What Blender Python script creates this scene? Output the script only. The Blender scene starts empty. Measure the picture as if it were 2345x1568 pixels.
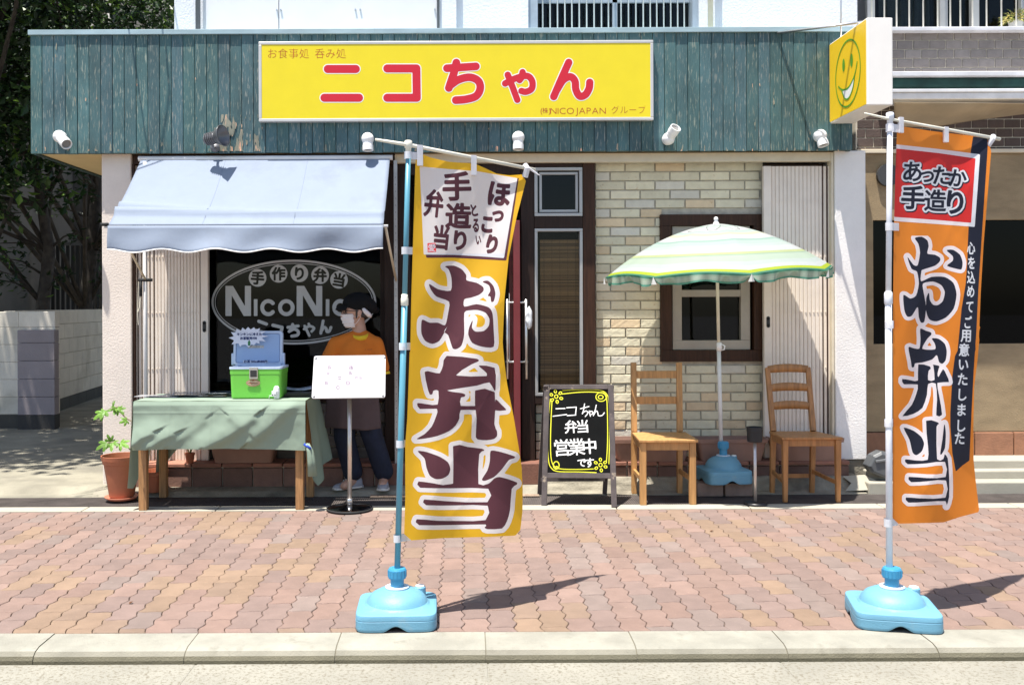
import bpy, bmesh, math, random
import numpy as np
from mathutils import Vector, Matrix
random.seed(7)
SC = bpy.context.scene
COL = SC.collection

# ---------------------------------------------------------------- camera, sky, sun, exposure
F, CX, CY, HCAM, ROLL = 2200.0, 1065.0, 697.0, 1.38, 0.0042
cam_d = bpy.data.cameras.new("camera")
cam = bpy.data.objects.new("camera", cam_d); COL.objects.link(cam)
cam_d.sensor_width = 36.0
cam_d.lens = 36.0 * F / 2345.0
cam_d.shift_x = (1172.5 - CX) / 2345.0
cam_d.shift_y = -(784.0 - CY) / 2345.0
cam_d.clip_start, cam_d.clip_end = 0.05, 800.0
cam.matrix_world = Matrix.Translation((0, 0, HCAM)) @ Matrix.Rotation(math.pi / 2, 4, 'X') @ Matrix.Rotation(-ROLL, 4, 'Z')
SC.camera = cam

SUN = Vector((0.185, 0.195, -1.0)).normalized()
w = bpy.data.worlds.new("World"); SC.world = w; w.use_nodes = True
nt = w.node_tree
bg = nt.nodes["Background"]
sky = nt.nodes.new("ShaderNodeTexSky"); sky.sky_type = 'NISHITA'; sky.sun_disc = False
sky.sun_elevation = math.asin(-SUN.z)
sky.sun_rotation = math.atan2(-SUN.x, -SUN.y)
sky.air_density, sky.dust_density = 1.0, 1.2
nt.links.new(sky.outputs[0], bg.inputs[0]); bg.inputs[1].default_value = 0.105
sun_d = bpy.data.lights.new("sun", 'SUN'); sun_d.energy = 5.0; sun_d.angle = math.radians(0.5); sun_d.color = (1.0, 0.955, 0.88)
sun = bpy.data.objects.new("sun", sun_d); COL.objects.link(sun)
sun.rotation_euler = SUN.to_track_quat('-Z', 'Y').to_euler()
SC.view_settings.view_transform = 'Standard'; SC.view_settings.look = 'None'
SC.view_settings.exposure = 0.95; SC.view_settings.gamma = 1.0
SC.view_settings.use_curve_mapping = False
SC.cycles.use_denoising = True
SC.cycles.max_bounces = 10; SC.cycles.diffuse_bounces = 5; SC.cycles.transparent_max_bounces = 12

# ---------------------------------------------------------------- picture measure -> world point
_c, _s = math.cos(ROLL), math.sin(ROLL)
def unroll(x, y):
    u, v = x - CX, CY - y
    return u * _c + v * _s, -u * _s + v * _c
def P(x, y, Y):
    u, v = unroll(x, y)
    return Vector((u * Y / F, Y, HCAM + v * Y / F))
def PX(x, Y, y=697): return P(x, y, Y).x
def PZ(y, Y, x=1065): return P(x, y, Y).z
def ray_plane(x, y, p0, n):
    u, v = unroll(x, y); d = Vector((u / F, 1.0, v / F)); o = Vector((0, 0, HCAM))
    return o + d * ((p0 - o).dot(n) / d.dot(n))
def ground(x, y, z=0.0): return ray_plane(x, y, Vector((0, 0, z)), Vector((0, 0, 1)))

YF, YP, YB = 7.10, 7.185, 7.33       # fascia front, pillar front, brick wall front

# ---------------------------------------------------------------- scene bookkeeping
W = {}
def tag(o, label=None, cat=None, group=None, kind=None):
    if label: o['label'] = label
    if cat: o['category'] = cat
    if group: o['group'] = group
    if kind: o['kind'] = kind
    return o
def thing(name, label, cat, loc, group=None):
    o = bpy.data.objects.new(name, None); COL.objects.link(o)
    o.empty_display_size = 0.1
    o.location = loc; W[o] = Vector(loc)
    return tag(o, label, cat, group)

class MB:
    def __init__(self): self.v, self.f, self.c = [], [], []
    def add(self, verts, faces, col=None):
        b = len(self.v)
        self.v += [Vector(p) for p in verts]
        self.f += [tuple(i + b for i in f) for f in faces]
        self.c += [col] * len(faces)
        return self
    def box(self, x0, x1, y0, y1, z0, z1, col=None):
        v = [(x, y, z) for z in (z0, z1) for y in (y0, y1) for x in (x0, x1)]
        return self.add(v, [(0, 2, 3, 1), (4, 5, 7, 6), (0, 1, 5, 4), (2, 6, 7, 3), (0, 4, 6, 2), (1, 3, 7, 5)], col)
    def obox(self, c, ax, ay, az, col=None):
        c, ax, ay, az = map(Vector, (c, ax, ay, az))
        v = [c + ax * i + ay * j + az * k for k in (-1, 1) for j in (-1, 1) for i in (-1, 1)]
        return self.add(v, [(0, 2, 3, 1), (4, 5, 7, 6), (0, 1, 5, 4), (2, 6, 7, 3), (0, 4, 6, 2), (1, 3, 7, 5)], col)
    def bar(self, a, b, w, h, side=(1, 0, 0), w1=None, h1=None, col=None):
        a, b = Vector(a), Vector(b); d = (b - a).normalized(); s = Vector(side); s = (s - d * s.dot(d)).normalized(); t = d.cross(s)
        w1 = w if w1 is None else w1; h1 = h if h1 is None else h1
        v = [a + s * i * w / 2 + t * j * h / 2 for j in (-1, 1) for i in (-1, 1)] + [b + s * i * w1 / 2 + t * j * h1 / 2 for j in (-1, 1) for i in (-1, 1)]
        return self.add(v, [(0, 2, 3, 1), (4, 5, 7, 6), (0, 1, 5, 4), (2, 6, 7, 3), (0, 4, 6, 2), (1, 3, 7, 5)], col)
    def loft(self, rings, cap=True, closed=True, col=None):
        n = len(rings[0]); v = [p for r in rings for p in r]; f = []
        for k in range(len(rings) - 1):
            for i in range(n if closed else n - 1):
                j = (i + 1) % n
                f.append((k * n + i, k * n + j, (k + 1) * n + j, (k + 1) * n + i))
        if cap and closed:
            f.append(tuple(reversed(range(n)))); f.append(tuple((len(rings) - 1) * n + i for i in range(n)))
        return self.add(v, f, col)
    def tube(self, pts, r, n=10, cap=True, col=None):
        pts = [Vector(p) for p in pts]; rs = r if isinstance(r, (list, tuple)) else [r] * len(pts); rings = []; s = None
        for k, p in enumerate(pts):
            d = (pts[min(k + 1, len(pts) - 1)] - pts[max(k - 1, 0)]).normalized()
            if s is None: s = d.orthogonal().normalized()
            s = (s - d * s.dot(d)).normalized(); t = d.cross(s)
            rings.append([p + (s * math.cos(a) + t * math.sin(a)) * rs[k] for a in [2 * math.pi * i / n for i in range(n)]])
        return self.loft(rings, cap, True, col)
    def lathe(self, prof, c=(0, 0, 0), n=24, axis=None, cap=True, col=None):
        c = Vector(c); q = Vector((0, 0, 1)).rotation_difference(Vector(axis).normalized()) if axis is not None else None; rings = []
        for r, z in prof:
            ring = []
            for i in range(n):
                a = 2 * math.pi * i / n; p = Vector((r * math.cos(a), r * math.sin(a), z))
                if q: p = q @ p
                ring.append(c + p)
            rings.append(ring)
        return self.loft(rings, cap, True, col)
    def ball(self, c, r, n=16, m=10, rot=None, col=None):
        r = Vector((r, r, r)) if not hasattr(r, '__len__') else Vector(r); c = Vector(c); rings = []
        for k in range(m + 1):
            a = math.pi * (0.02 + 0.96 * k / m) - math.pi / 2; ring = []
            for i in range(n):
                b = 2 * math.pi * i / n
                p = Vector((r.x * math.cos(a) * math.cos(b), r.y * math.cos(a) * math.sin(b), r.z * math.sin(a)))
                if rot: p = rot @ p
                ring.append(c + p)
            rings.append(ring)
        return self.loft(rings, True, True, col)
    def prism(self, poly, fn, t):
        """closed 2-D outline; fn(u, v) -> point; thickness vector t behind the front"""
        t = Vector(t); n = len(poly); a = [Vector(fn(*p)) for p in poly]
        f = [tuple(range(n)), tuple(reversed(range(n, 2 * n)))]
        f += [(i, n + i, n + (i + 1) % n, (i + 1) % n) for i in range(n)]
        return self.add(a + [p + t for p in a], f)
    def grid(self, fn, nu, nv, col=None):
        v = [fn(i / nu, j / nv) for j in range(nv + 1) for i in range(nu + 1)]
        return self.add(v, [(j * (nu + 1) + i, j * (nu + 1) + i + 1, (j + 1) * (nu + 1) + i + 1, (j + 1) * (nu + 1) + i) for j in range(nv) for i in range(nu)], col)
    def build(self, name, mat, parent=None, smooth=False, bevel=0, segs=2, solid=0, loc=None, remesh=0, subsurf=0, msmooth=0, fixn=True):
        off = W[parent] if parent is not None else Vector(loc or (0, 0, 0))
        me = bpy.data.meshes.new(name)
        me.from_pydata([p - off for p in self.v], [], self.f); me.validate()
        if fixn:
            bm = bmesh.new(); bm.from_mesh(me); bmesh.ops.recalc_face_normals(bm, faces=bm.faces); bm.to_mesh(me); bm.free()
        if any(c is not None for c in self.c) and len(me.polygons) == len(self.c):
            at = me.color_attributes.new("Col", 'FLOAT_COLOR', 'CORNER')
            arr = []
            for poly in me.polygons:
                c = self.c[poly.index] or (1, 1, 1)
                for _ in range(poly.loop_total): arr += [c[0], c[1], c[2], 1.0]
            at.data.foreach_set("color", arr)
        me.materials.append(mat)
        o = bpy.data.objects.new(name, me); COL.objects.link(o)
        if parent is not None: o.parent = parent; W[o] = W[parent]
        else: o.location = off; W[o] = off
        if smooth:
            me.polygons.foreach_set("use_smooth", [True] * len(me.polygons))
            if smooth == 'auto': me.set_sharp_from_angle(angle=math.radians(32))
        if remesh:
            m = o.modifiers.new("remesh", 'REMESH'); m.mode = 'VOXEL'; m.voxel_size = remesh; m.use_smooth_shade = True
        if msmooth:
            m = o.modifiers.new("smooth", 'SMOOTH'); m.iterations = msmooth; m.factor = 0.5
        if solid:
            m = o.modifiers.new("solidify", 'SOLIDIFY'); m.thickness = abs(solid); m.offset = -1 if solid > 0 else 1
        if subsurf:
            m = o.modifiers.new("subsurf", 'SUBSURF'); m.levels = subsurf; m.render_levels = subsurf
        if bevel:
            m = o.modifiers.new("bevel", 'BEVEL'); m.width = bevel; m.segments = segs; m.limit_method = 'ANGLE'; m.angle_limit = math.radians(40)
            m.harden_normals = False
        return o

# ---------------------------------------------------------------- materials
def mat(name, col, rough=0.6, metal=0.0, var=0.12, vs=6.0, stretch=(1, 1, 1), bump=0.0, bs=60.0, bstretch=None, spec=0.5,
        col2=None, lo=0.35, hi=0.65, stain=None, ss=1.5, slo=0.55, shi=0.7, attr=False, transl=0.0, coat=0.0, detail=6.0, bdist=0.01, translcol=None):
    m = bpy.data.materials.new(name); m.use_nodes = True
    n, l = m.node_tree.nodes, m.node_tree.links
    b = n["Principled BSDF"]
    b.inputs["Roughness"].default_value = rough; b.inputs["Metallic"].default_value = metal
    b.inputs["Specular IOR Level"].default_value = spec; b.inputs["Coat Weight"].default_value = coat
    tc = n.new("ShaderNodeTexCoord"); mp = n.new("ShaderNodeMapping"); mp.inputs["Scale"].default_value = stretch
    l.new(tc.outputs["Object"], mp.inputs["Vector"])
    def noise(scale, src=mp, det=detail):
        t = n.new("ShaderNodeTexNoise"); t.inputs["Scale"].default_value = scale; t.inputs["Detail"].default_value = det; t.inputs["Roughness"].default_value = 0.6
        l.new(src.outputs[0], t.inputs["Vector"]); return t
    def ramp(src, a, c):
        r = n.new("ShaderNodeMapRange"); r.inputs["From Min"].default_value = a; r.inputs["From Max"].default_value = c
        l.new(src.outputs[0], r.inputs["Value"]); return r
    def mix(fac, A, B, mode='MIX'):
        x = n.new("ShaderNodeMix"); x.data_type = 'RGBA'; x.blend_type = mode
        if hasattr(fac, 'outputs'): l.new(fac.outputs[0], x.inputs[0])
        else: x.inputs[0].default_value = fac
        for i, s in ((6, A), (7, B)):
            if isinstance(s, (tuple, list)): x.inputs[i].default_value = (s[0], s[1], s[2], 1)
            else: l.new(s, x.inputs[i])
        return x.outputs[2]
    c1 = tuple(max(0, k * (1 - var)) for k in col); c2 = col2 or tuple(min(1, k * (1 + var)) for k in col)
    out = mix(ramp(noise(vs), lo, hi), c1, c2)
    if stain:
        ns = noise(ss, tc if False else mp, 8.0)
        out = mix(ramp(ns, slo, shi), out, stain)
    if attr:
        a = n.new("ShaderNodeAttribute"); a.attribute_name = "Col"
        out = mix(1.0, a.outputs["Color"], out, 'MULTIPLY')
    l.new(out, b.inputs["Base Color"])
    if bump:
        mb = n.new("ShaderNodeMapping"); mb.inputs["Scale"].default_value = bstretch or stretch
        l.new(tc.outputs["Object"], mb.inputs["Vector"])
        nb = noise(bs, mb, 4.0)
        bp = n.new("ShaderNodeBump"); bp.inputs["Strength"].default_value = bump; bp.inputs["Distance"].default_value = bdist
        l.new(nb.outputs[0], bp.inputs["Height"]); l.new(bp.outputs[0], b.inputs["Normal"])
    if transl:
        tr = n.new("ShaderNodeBsdfTranslucent"); ms = n.new("ShaderNodeMixShader"); ms.inputs[0].default_value = transl
        if translcol: tr.inputs[0].default_value = (*translcol, 1)
        else: l.new(out, tr.inputs[0])
        l.new(b.outputs[0], ms.inputs[1]); l.new(tr.outputs[0], ms.inputs[2]); l.new(ms.outputs[0], n["Material Output"].inputs["Surface"])
    return m

def glass(name, tint=(0.5, 0.55, 0.55), refl=1.45, rough=0.02):
    """thin pane: fresnel mirror over a tinted clear film"""
    m = bpy.data.materials.new(name); m.use_nodes = True
    n, l = m.node_tree.nodes, m.node_tree.links; n.remove(n["Principled BSDF"])
    t = n.new("ShaderNodeBsdfTransparent"); t.inputs[0].default_value = (*tint, 1)
    g = n.new("ShaderNodeBsdfGlossy"); g.inputs["Roughness"].default_value = rough; g.inputs[0].default_value = (1, 1, 1, 1)
    fr = n.new("ShaderNodeFresnel"); fr.inputs[0].default_value = refl
    x = n.new("ShaderNodeMixShader"); l.new(fr.outputs[0], x.inputs[0]); l.new(t.outputs[0], x.inputs[1]); l.new(g.outputs[0], x.inputs[2])
    l.new(x.outputs[0], n["Material Output"].inputs["Surface"])
    return m

# ---------------------------------------------------------------- lettering: distance fields -> fitted sheets
_GL = {}
def glyph(ch):
    """outline segments and triangles of one character of the built-in font (em = 1, centred on the CJK body)"""
    if ch in _GL: return _GL[ch]
    c = bpy.data.curves.new("glyph", 'FONT'); c.body = ch; c.resolution_u = 4
    o = bpy.data.objects.new("glyph", c); COL.objects.link(o)
    me = o.evaluated_get(bpy.context.evaluated_depsgraph_get()).to_mesh()
    co = np.array([v.co[:2] for v in me.vertices], float).reshape(-1, 2)
    key = {}; idx = [key.setdefault((round(p[0], 5), round(p[1], 5)), len(key)) for p in co]
    pts = np.array(list(key.keys()), float).reshape(-1, 2)
    tris, cnt = [], {}
    for p in me.polygons:
        q = [idx[i] for i in p.vertices]
        for k in range(1, len(q) - 1): tris.append((q[0], q[k], q[k + 1]))
        for k in range(len(q)):
            e = tuple(sorted((q[k], q[(k + 1) % len(q)]))); cnt[e] = cnt.get(e, 0) + 1
    segs = [(pts[a], pts[b]) for (a, b), k in cnt.items() if k == 1]
    bpy.data.objects.remove(o); bpy.data.curves.remove(c)
    if ord(ch) < 0x250 and len(pts): off = np.array([(pts[:, 0].min() + pts[:, 0].max()) / 2, 0.36])
    else: off = np.array([0.5, 0.38])
    _GL[ch] = (np.array([[a - off, b - off] for a, b in segs]).reshape(-1, 2, 2), np.array([[pts[i] - off for i in t] for t in tris]).reshape(-1, 3, 2),
               (pts[:, 0].min(), pts[:, 0].max()) if len(pts) else (0, 0.3))
    return _GL[ch]
def seg_dist(p, a, b):
    d = b - a; t = np.clip(((p - a) @ d) / max(d @ d, 1e-12), 0, 1)
    return np.hypot(*(p - a - t[:, None] * d).T)
def phi_strokes(lines, r):
    """picture y runs down; lines are polylines"""
    def f(p):
        m = np.full(len(p), 1e9)
        for L in lines:
            L = np.array(L, float)
            if len(L) == 1: m = np.minimum(m, np.hypot(*(p - L[0]).T))
            for k in range(len(L) - 1): m = np.minimum(m, seg_dist(p, L[k], L[k + 1]))
        return m - r
    return f
def phi_poly(poly, rnd=0.0):
    Q = np.array(poly, float)
    def f(p):
        d = np.full(len(p), 1e9); inside = np.zeros(len(p), bool)
        for k in range(len(Q)):
            a, b = Q[k], Q[(k + 1) % len(Q)]
            d = np.minimum(d, seg_dist(p, a, b))
            c = (a[1] > p[:, 1]) != (b[1] > p[:, 1])
            if a[1] != b[1]: inside ^= c & (p[:, 0] < (b[0] - a[0]) * (p[:, 1] - a[1]) / (b[1] - a[1]) + a[0])
        return np.where(inside, -d, d) - rnd
    return f
def phi_char(ch, cx, cy, size, bold=0.0, rot=0.0, sx=1.0):
    """character centred at (cx, cy), y down, em = size, weight gain bold (same unit as size)"""
    S, T, _ = glyph(ch); ca, sa = math.cos(rot), math.sin(rot)
    def f(p):
        q = p - np.array([cx, cy]); q = np.stack([(q[:, 0] * ca + q[:, 1] * sa) / (size * sx), -(-q[:, 0] * sa + q[:, 1] * ca) / size], 1)
        near = (np.abs(q) < 0.75).all(1); out = np.full(len(p), 0.3); qq = q[near]
        d = np.full(len(qq), 1e9)
        for a, b in S: d = np.minimum(d, seg_dist(qq, a, b))
        ins = np.zeros(len(qq), bool)
        for a, b, c in T:
            s1 = (b[0] - a[0]) * (qq[:, 1] - a[1]) - (b[1] - a[1]) * (qq[:, 0] - a[0])
            s2 = (c[0] - b[0]) * (qq[:, 1] - b[1]) - (c[1] - b[1]) * (qq[:, 0] - b[0])
            s3 = (a[0] - c[0]) * (qq[:, 1] - c[1]) - (a[1] - c[1]) * (qq[:, 0] - c[0])
            ins |= ((s1 >= 0) & (s2 >= 0) & (s3 >= 0)) | ((s1 <= 0) & (s2 <= 0) & (s3 <= 0))
        out[near] = np.where(ins, -d, d)
        return out * size - bold
    return f
def phi_text(txt, x0, cy, size, bold=0.0, adv=1.0, sx=1.0, vertical=False, slope=0.0):
    fs = []; x = x0
    for ch in txt:
        if ch == ' ': x += size * 0.45 * adv; continue
        if vertical:
            fs.append(phi_char(ch, cy, x, size, bold, 0, sx)); x += size * adv
        elif ord(ch) < 0x250:
            a, b = glyph(ch)[2]; wdt = (b - a) * size * sx
            fs.append(phi_char(ch, x + wdt / 2, cy + (x - x0) * slope, size, bold, 0, sx)); x += wdt + size * 0.09 * adv
        else:
            fs.append(phi_char(ch, x + size * sx / 2, cy + (x - x0) * slope, size, bold, 0, sx)); x += size * sx * adv
    return phi_or(*fs)
def phi_or(*fs): return lambda p: np.minimum.reduce([f(p) for f in fs])
def phi_and(*fs): return lambda p: np.maximum.reduce([f(p) for f in fs])
def phi_not(f): return lambda p: -f(p)
def phi_grow(f, r): return lambda p: f(p) - r
def phi_ell(cx, cy, rx, ry):
    def f(p):
        k = np.hypot((p[:, 0] - cx) / rx, (p[:, 1] - cy) / ry); return (k - 1) * min(rx, ry)
    return f
def bez(pts, n=8):
    """smooth open curve through the points"""
    p = [np.array(q, float) for q in pts]; out = []
    for k in range(len(p) - 1):
        a, b, c, d = p[max(k - 1, 0)], p[k], p[k + 1], p[min(k + 2, len(p) - 1)]
        for i in range(n):
            t = i / n
            out.append(0.5 * ((2 * b) + (c - a) * t + (2 * a - 5 * b + 4 * c - d) * t * t + (3 * b - a - 3 * c + d) * t ** 3))
    out.append(p[-1]); return out
def smooth_poly(pts, n=4):
    p = [np.array(q, float) for q in pts]; N = len(p); out = []
    for k in range(N):
        a, b, c, d = p[k - 1], p[k], p[(k + 1) % N], p[(k + 2) % N]
        for i in range(n):
            t = i / n; t2 = t * t; t3 = t2 * t; s = 0.7
            m0, m1 = (c - a) * 0.5 * s, (d - b) * 0.5 * s
            out.append((2 * t3 - 3 * t2 + 1) * b + (t3 - 2 * t2 + t) * m0 + (-2 * t3 + 3 * t2) * c + (t3 - t2) * m1)
    return out
def sheet(phi, box, step, fn, mb=None):
    """fill phi<0 inside box=(x0,y0,x1,y1) with cells of the step, each point placed by fn(x, y)"""
    mb = mb or MB()
    x0, y0, x1, y1 = box; nx = max(1, int(math.ceil((x1 - x0) / step))); ny = max(1, int(math.ceil((y1 - y0) / step)))
    xs = np.linspace(x0, x1, nx + 1); ys = np.linspace(y0, y1, ny + 1)
    G = np.stack(np.meshgrid(xs, ys), -1).reshape(-1, 2)
    V = phi(G).reshape(ny + 1, nx + 1); V = np.where(np.abs(V) < 1e-6, 1e-6, V)
    neg = V < 0; anyc = neg[:-1, :-1] | neg[1:, :-1] | neg[:-1, 1:] | neg[1:, 1:]
    vid = {}; verts = []; faces = []
    def vert(k, x, y):
        if k not in vid: vid[k] = len(verts); verts.append(fn(x, y))
        return vid[k]
    for j, i in zip(*np.nonzero(anyc)):
        cs = [(i, j), (i + 1, j), (i + 1, j + 1), (i, j + 1)]; poly = []
        for k in range(4):
            a, b = cs[k], cs[(k + 1) % 4]; va, vb = V[a[1], a[0]], V[b[1], b[0]]
            if va < 0: poly.append(vert(a, xs[a[0]], ys[a[1]]))
            if (va < 0) != (vb < 0):
                e = (a, b) if a < b else (b, a); t = va / (va - vb)
                poly.append(vert(e, xs[a[0]] + (xs[b[0]] - xs[a[0]]) * t, ys[a[1]] + (ys[b[1]] - ys[a[1]]) * t))
        if len(poly) > 2: faces.append(tuple(poly))
    return mb.add(verts, faces)
def crop(x0, y0, s):
    """coordinates noted in an enlarged view of the photograph -> picture measure"""
    def g(*pts):
        o = [((x0 + p[0] * s) * 0.91602, (y0 + p[1] * s) * 0.91602) for p in pts]
        return o
    return g
# ================================================================ the ground
M = {}
M['asphalt'] = mat("asphalt", (0.16, 0.155, 0.15), 0.9, var=0.2, vs=40, bump=0.3, bs=200)
M['gutter'] = mat("washed concrete", (0.268, 0.255, 0.212), 0.9, var=0.10, vs=3, bump=0.5, bs=160, stain=(0.165, 0.145, 0.105), ss=70, slo=0.50, shi=0.66)
M['kerb'] = mat("kerb concrete", (0.300, 0.288, 0.240), 0.9, var=0.14, vs=5, bump=0.5, bs=140, stain=(0.22, 0.208, 0.168), ss=13, slo=0.58, shi=0.76, attr=True)
M['paver'] = mat("paver concrete", (1.0, 1.0, 1.0), 0.85, var=0.16, vs=9, bump=0.45, bs=170, attr=True, stain=(1.22, 1.22, 1.20), ss=38, slo=0.64, shi=0.70)
M['joint'] = mat("joint sand", (0.15, 0.10, 0.075), 0.95)
M['edging'] = mat("edging concrete", (0.36, 0.335, 0.27), 0.9, var=0.08, vs=4, bump=0.2, bs=120)
M['grating'] = mat("drain mat rubber", (0.080, 0.066, 0.060), 0.8, var=0.25, vs=8, bump=0.3, bs=90)
M['apron'] = mat("rough concrete", (0.27, 0.245, 0.19), 0.92, var=0.22, vs=5, bump=0.6, bs=60, stain=(0.11, 0.097, 0.075), ss=3, slo=0.5, shi=0.72)
M['alley'] = mat("alley concrete", (0.255, 0.235, 0.18), 0.92, var=0.2, vs=3, bump=0.5, bs=90, stain=(0.18, 0.165, 0.13), ss=2.2, slo=0.52, shi=0.7)

mb = MB(); mb.box(-90, 90, -90, 3.34, -0.16, -0.062)
tag(mb.build("road", M['asphalt']), kind='structure')
mb = MB(); mb.box(-90, 90, 3.0, 120, -0.5, -0.17)
tag(mb.build("ground", M['asphalt']), kind='structure')
# light gutter slabs with open joints
mb = MB(); xj = ground(1119, 1540, -0.057).x; e = 0.0025
for k in range(-8, 9):
    mb.box(xj + k * 1.17 + e, xj + (k + 1) * 1.17 - e, 3.30, 3.868, -0.16, -0.055)
mb.box(-9, 9, 3.302, 3.866, -.16, -.0575)
tag(mb.build("gutter", M['gutter'], bevel=0.004), kind='structure')
# kerb blocks, rounded nose
mb = MB(); xk = ground(1112, 1470).x; pit = 0.605
prof = [(4.055, -0.12), (4.055, 0.0), (3.905, -0.002), (3.872, -0.010), (3.853, -0.024), (3.846, -0.040), (3.846, -0.12)]
for k in range(-11, 12):
    g = 0.0018 + 0.001 * random.random(); dz = random.uniform(-.0015, .0015)
    rings = [[(x, y, z + (dz if z > -.1 else 0)) for y, z in prof] for x in (xk + k * pit + g, xk + (k + .5) * pit, xk + (k + 1) * pit - g)]
    kt = random.uniform(.88, 1.06)
    for q in range(len(prof) - 1):
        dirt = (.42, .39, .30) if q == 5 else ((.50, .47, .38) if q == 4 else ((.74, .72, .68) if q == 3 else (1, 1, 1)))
        for i in (0, 1):
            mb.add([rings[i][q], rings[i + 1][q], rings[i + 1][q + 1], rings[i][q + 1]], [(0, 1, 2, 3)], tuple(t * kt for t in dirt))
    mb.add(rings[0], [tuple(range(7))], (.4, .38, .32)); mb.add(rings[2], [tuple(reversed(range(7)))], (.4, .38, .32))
pf = [(4.05, -.12), (4.05, -.003), (3.907, -.005), (3.875, -.013), (3.857, -.026), (3.850, -.041), (3.850, -.12)]
mb.loft([[(x, y, z) for y, z in pf] for x in (-6.5, 7)], col=(.55, .52, .45))
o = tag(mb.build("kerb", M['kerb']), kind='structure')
# interlocking pavers
PW, PL, GAP = 0.1125, 0.225, 0.0016
def zz(y): t = (y / PW) % 1.0; return (abs(t - .5) * 4 - 1) * 0.0110
mb = MB(); rp = random.Random(3)
import mathutils.noise as mnoise
tones = [(.250, .170, .116), (.238, .164, .118), (.236, .156, .126), (.216, .152, .130), (.246, .166, .136), (.222, .168, .146)]
x0p = ground(1330, 1430).x
for c in range(-58, 62):
    xc = x0p + c * PW
    for r in range(-1, 13):
        ya = 4.06 + (r - (0.5 if c % 2 else 0.0)) * PL - .06; yb = ya + PL
        if yb < 4.075 or ya > 6.44: continue
        ca, cb = ya < 4.06, yb > 6.448
        ya2, yb2 = max(ya, 4.0585), min(yb, 6.448)
        wob = lambda x: 0.0045 * math.sin(2 * math.pi * (x - xc) / PW)
        out = []
        for i in range(6):
            x = xc - PW / 2 + PW * i / 5; out.append((x + zz(ya2) * (1), ya2 + (0 if ca else wob(x))))
        ks = [ya + PL * k / 8 for k in range(1, 8) if ya2 + .004 < ya + PL * k / 8 < yb2 - .004]
        right = [(xc + PW / 2 + zz(y), y) for y in ks]; left = [(xc - PW / 2 + zz(y), y) for y in reversed(ks)]
        top = []
        for i in range(5, -1, -1):
            x = xc - PW / 2 + PW * i / 5; top.append((x + zz(yb2), yb2 + (0 if cb else wob(x))))
        ol = out + right + top + left
        cx, cy = xc, (ya2 + yb2) / 2
        def inset(d):
            hx, hy = PW / 2, (yb2 - ya2) / 2
            return [(cx + (x - cx) * (1 - d / hx), cy + (y - cy) * (1 - d / hy)) for x, y in ol]
        dz = rp.uniform(-.0012, .0012)
        a, b = inset(GAP), inset(GAP + .0022)
        rings = [[(x, y, -.014) for x, y in a], [(x, y, -.003 + dz) for x, y in a], [(x, y, dz) for x, y in b]]
        q = mnoise.noise(Vector((xc * 2.6 + cy * 0.9, cy * 2.2, 3.7))) + rp.uniform(-.42, .42)
        t = tones[rp.choice((0, 0, 1))] if q > 0.31 else tones[rp.choice((2, 3, 4, 4, 5, 3))]
        k = rp.uniform(.90, 1.10)
        mb.loft(rings, cap=False, col=tuple(v * k for v in t)); mb.add(rings[-1], [tuple(range(len(ol)))], tuple(v * k for v in t))
tag(mb.build("pavement", M['paver'], fixn=False), kind='structure')
mb = MB(); mb.box(-7.6, 8, 4.056, 6.449, -.10, -.009)
tag(mb.build("pavement_bed", M['joint']), kind='structure')
# light edging slabs behind the pavers
mb = MB(); xe = ground(500, 1164).x
for k in range(-9, 10): mb.box(xe + k * .9 + .003, xe + (k + 1) * .9 - .003, 6.452, 6.592, -.10, .004)
tag(mb.build("edging_strip", M['edging'], bevel=0.004), kind='structure')
# ribbed drain mat
mb = MB()
mb.box(-7.6, 8, 6.596, 6.925, -.10, -.002)
x = -7.5
while x < 7.9:
    mb.box(x, x + .009, 6.60, 6.92, -.002, .002); x += .015
tag(mb.build("drain_mat", M['grating']), kind='structure')
# concrete apron in front of the shop
mb = MB(); xl, xs, xr = PX(302, YP), PX(1236, 7.05), PX(1962, 7.1)
def sweep(prof, x0, x1, n=24, rough=0.0, seed=1):
    rr = random.Random(seed)
    def fn(u, v):
        k = v * (len(prof) - 1); i = min(int(k), len(prof) - 2); t = k - i
        y = prof[i][0] * (1 - t) + prof[i + 1][0] * t; z = prof[i][1] * (1 - t) + prof[i + 1][1] * t
        xx = x0 + (x1 - x0) * u
        nn = mnoise.noise(Vector((xx * 9, y * 23, z * 23 + seed))) * rough
        return (xx, y - nn, z + nn * .6)
    return fn
mb.grid(sweep([(6.93, -.03), (6.93, .002), (6.985, .03), (7.06, .042), (7.5, .044)], xl - .21, xs + .012), 60, 16)
mb.grid(sweep([(6.93, -.03), (6.93, .004), (7.0, .02), (7.03, .06), (7.06, .105), (7.6, .112)], xs, xr, rough=.012, seed=4), 90, 20)
tag(mb.build("apron", M['apron'], smooth=False), kind='structure')
# alley on the left, ground beyond on the right
mb = MB()
def alley(u, v):
    x = -16 + (13.34) * u; y = 6.93 + 17 * v * v
    return (x, y, -.03 if v == 0 else .012 + .01 * mnoise.noise(Vector((x, y, 2))) + (.035 if y > 7.09 else 0))
mb.grid(alley, 40, 40)
tag(mb.build("alley", M['alley'], smooth=True), kind='structure')
mb = MB(); a = xr + .01
mb.box(a, 9, 6.93, 7.06, -.03, .085); mb.box(a + .05, 9, 7.06, 7.16, -.03, .145); mb.box(a + .12, 9, 7.16, 7.9, -.03, .205)
mb.add([(a - .16, 6.95, .02), (a + .03, 6.94, .03), (a + .08, 6.99, .09), (a + .02, 7.05, .12), (a - .14, 7.05, .11), (a - .1, 6.99, .07)], [(0, 1, 2, 3, 4, 5)])
tag(mb.build("doorstep_stones", M['edging'], bevel=.012, segs=3), kind='structure')

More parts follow.
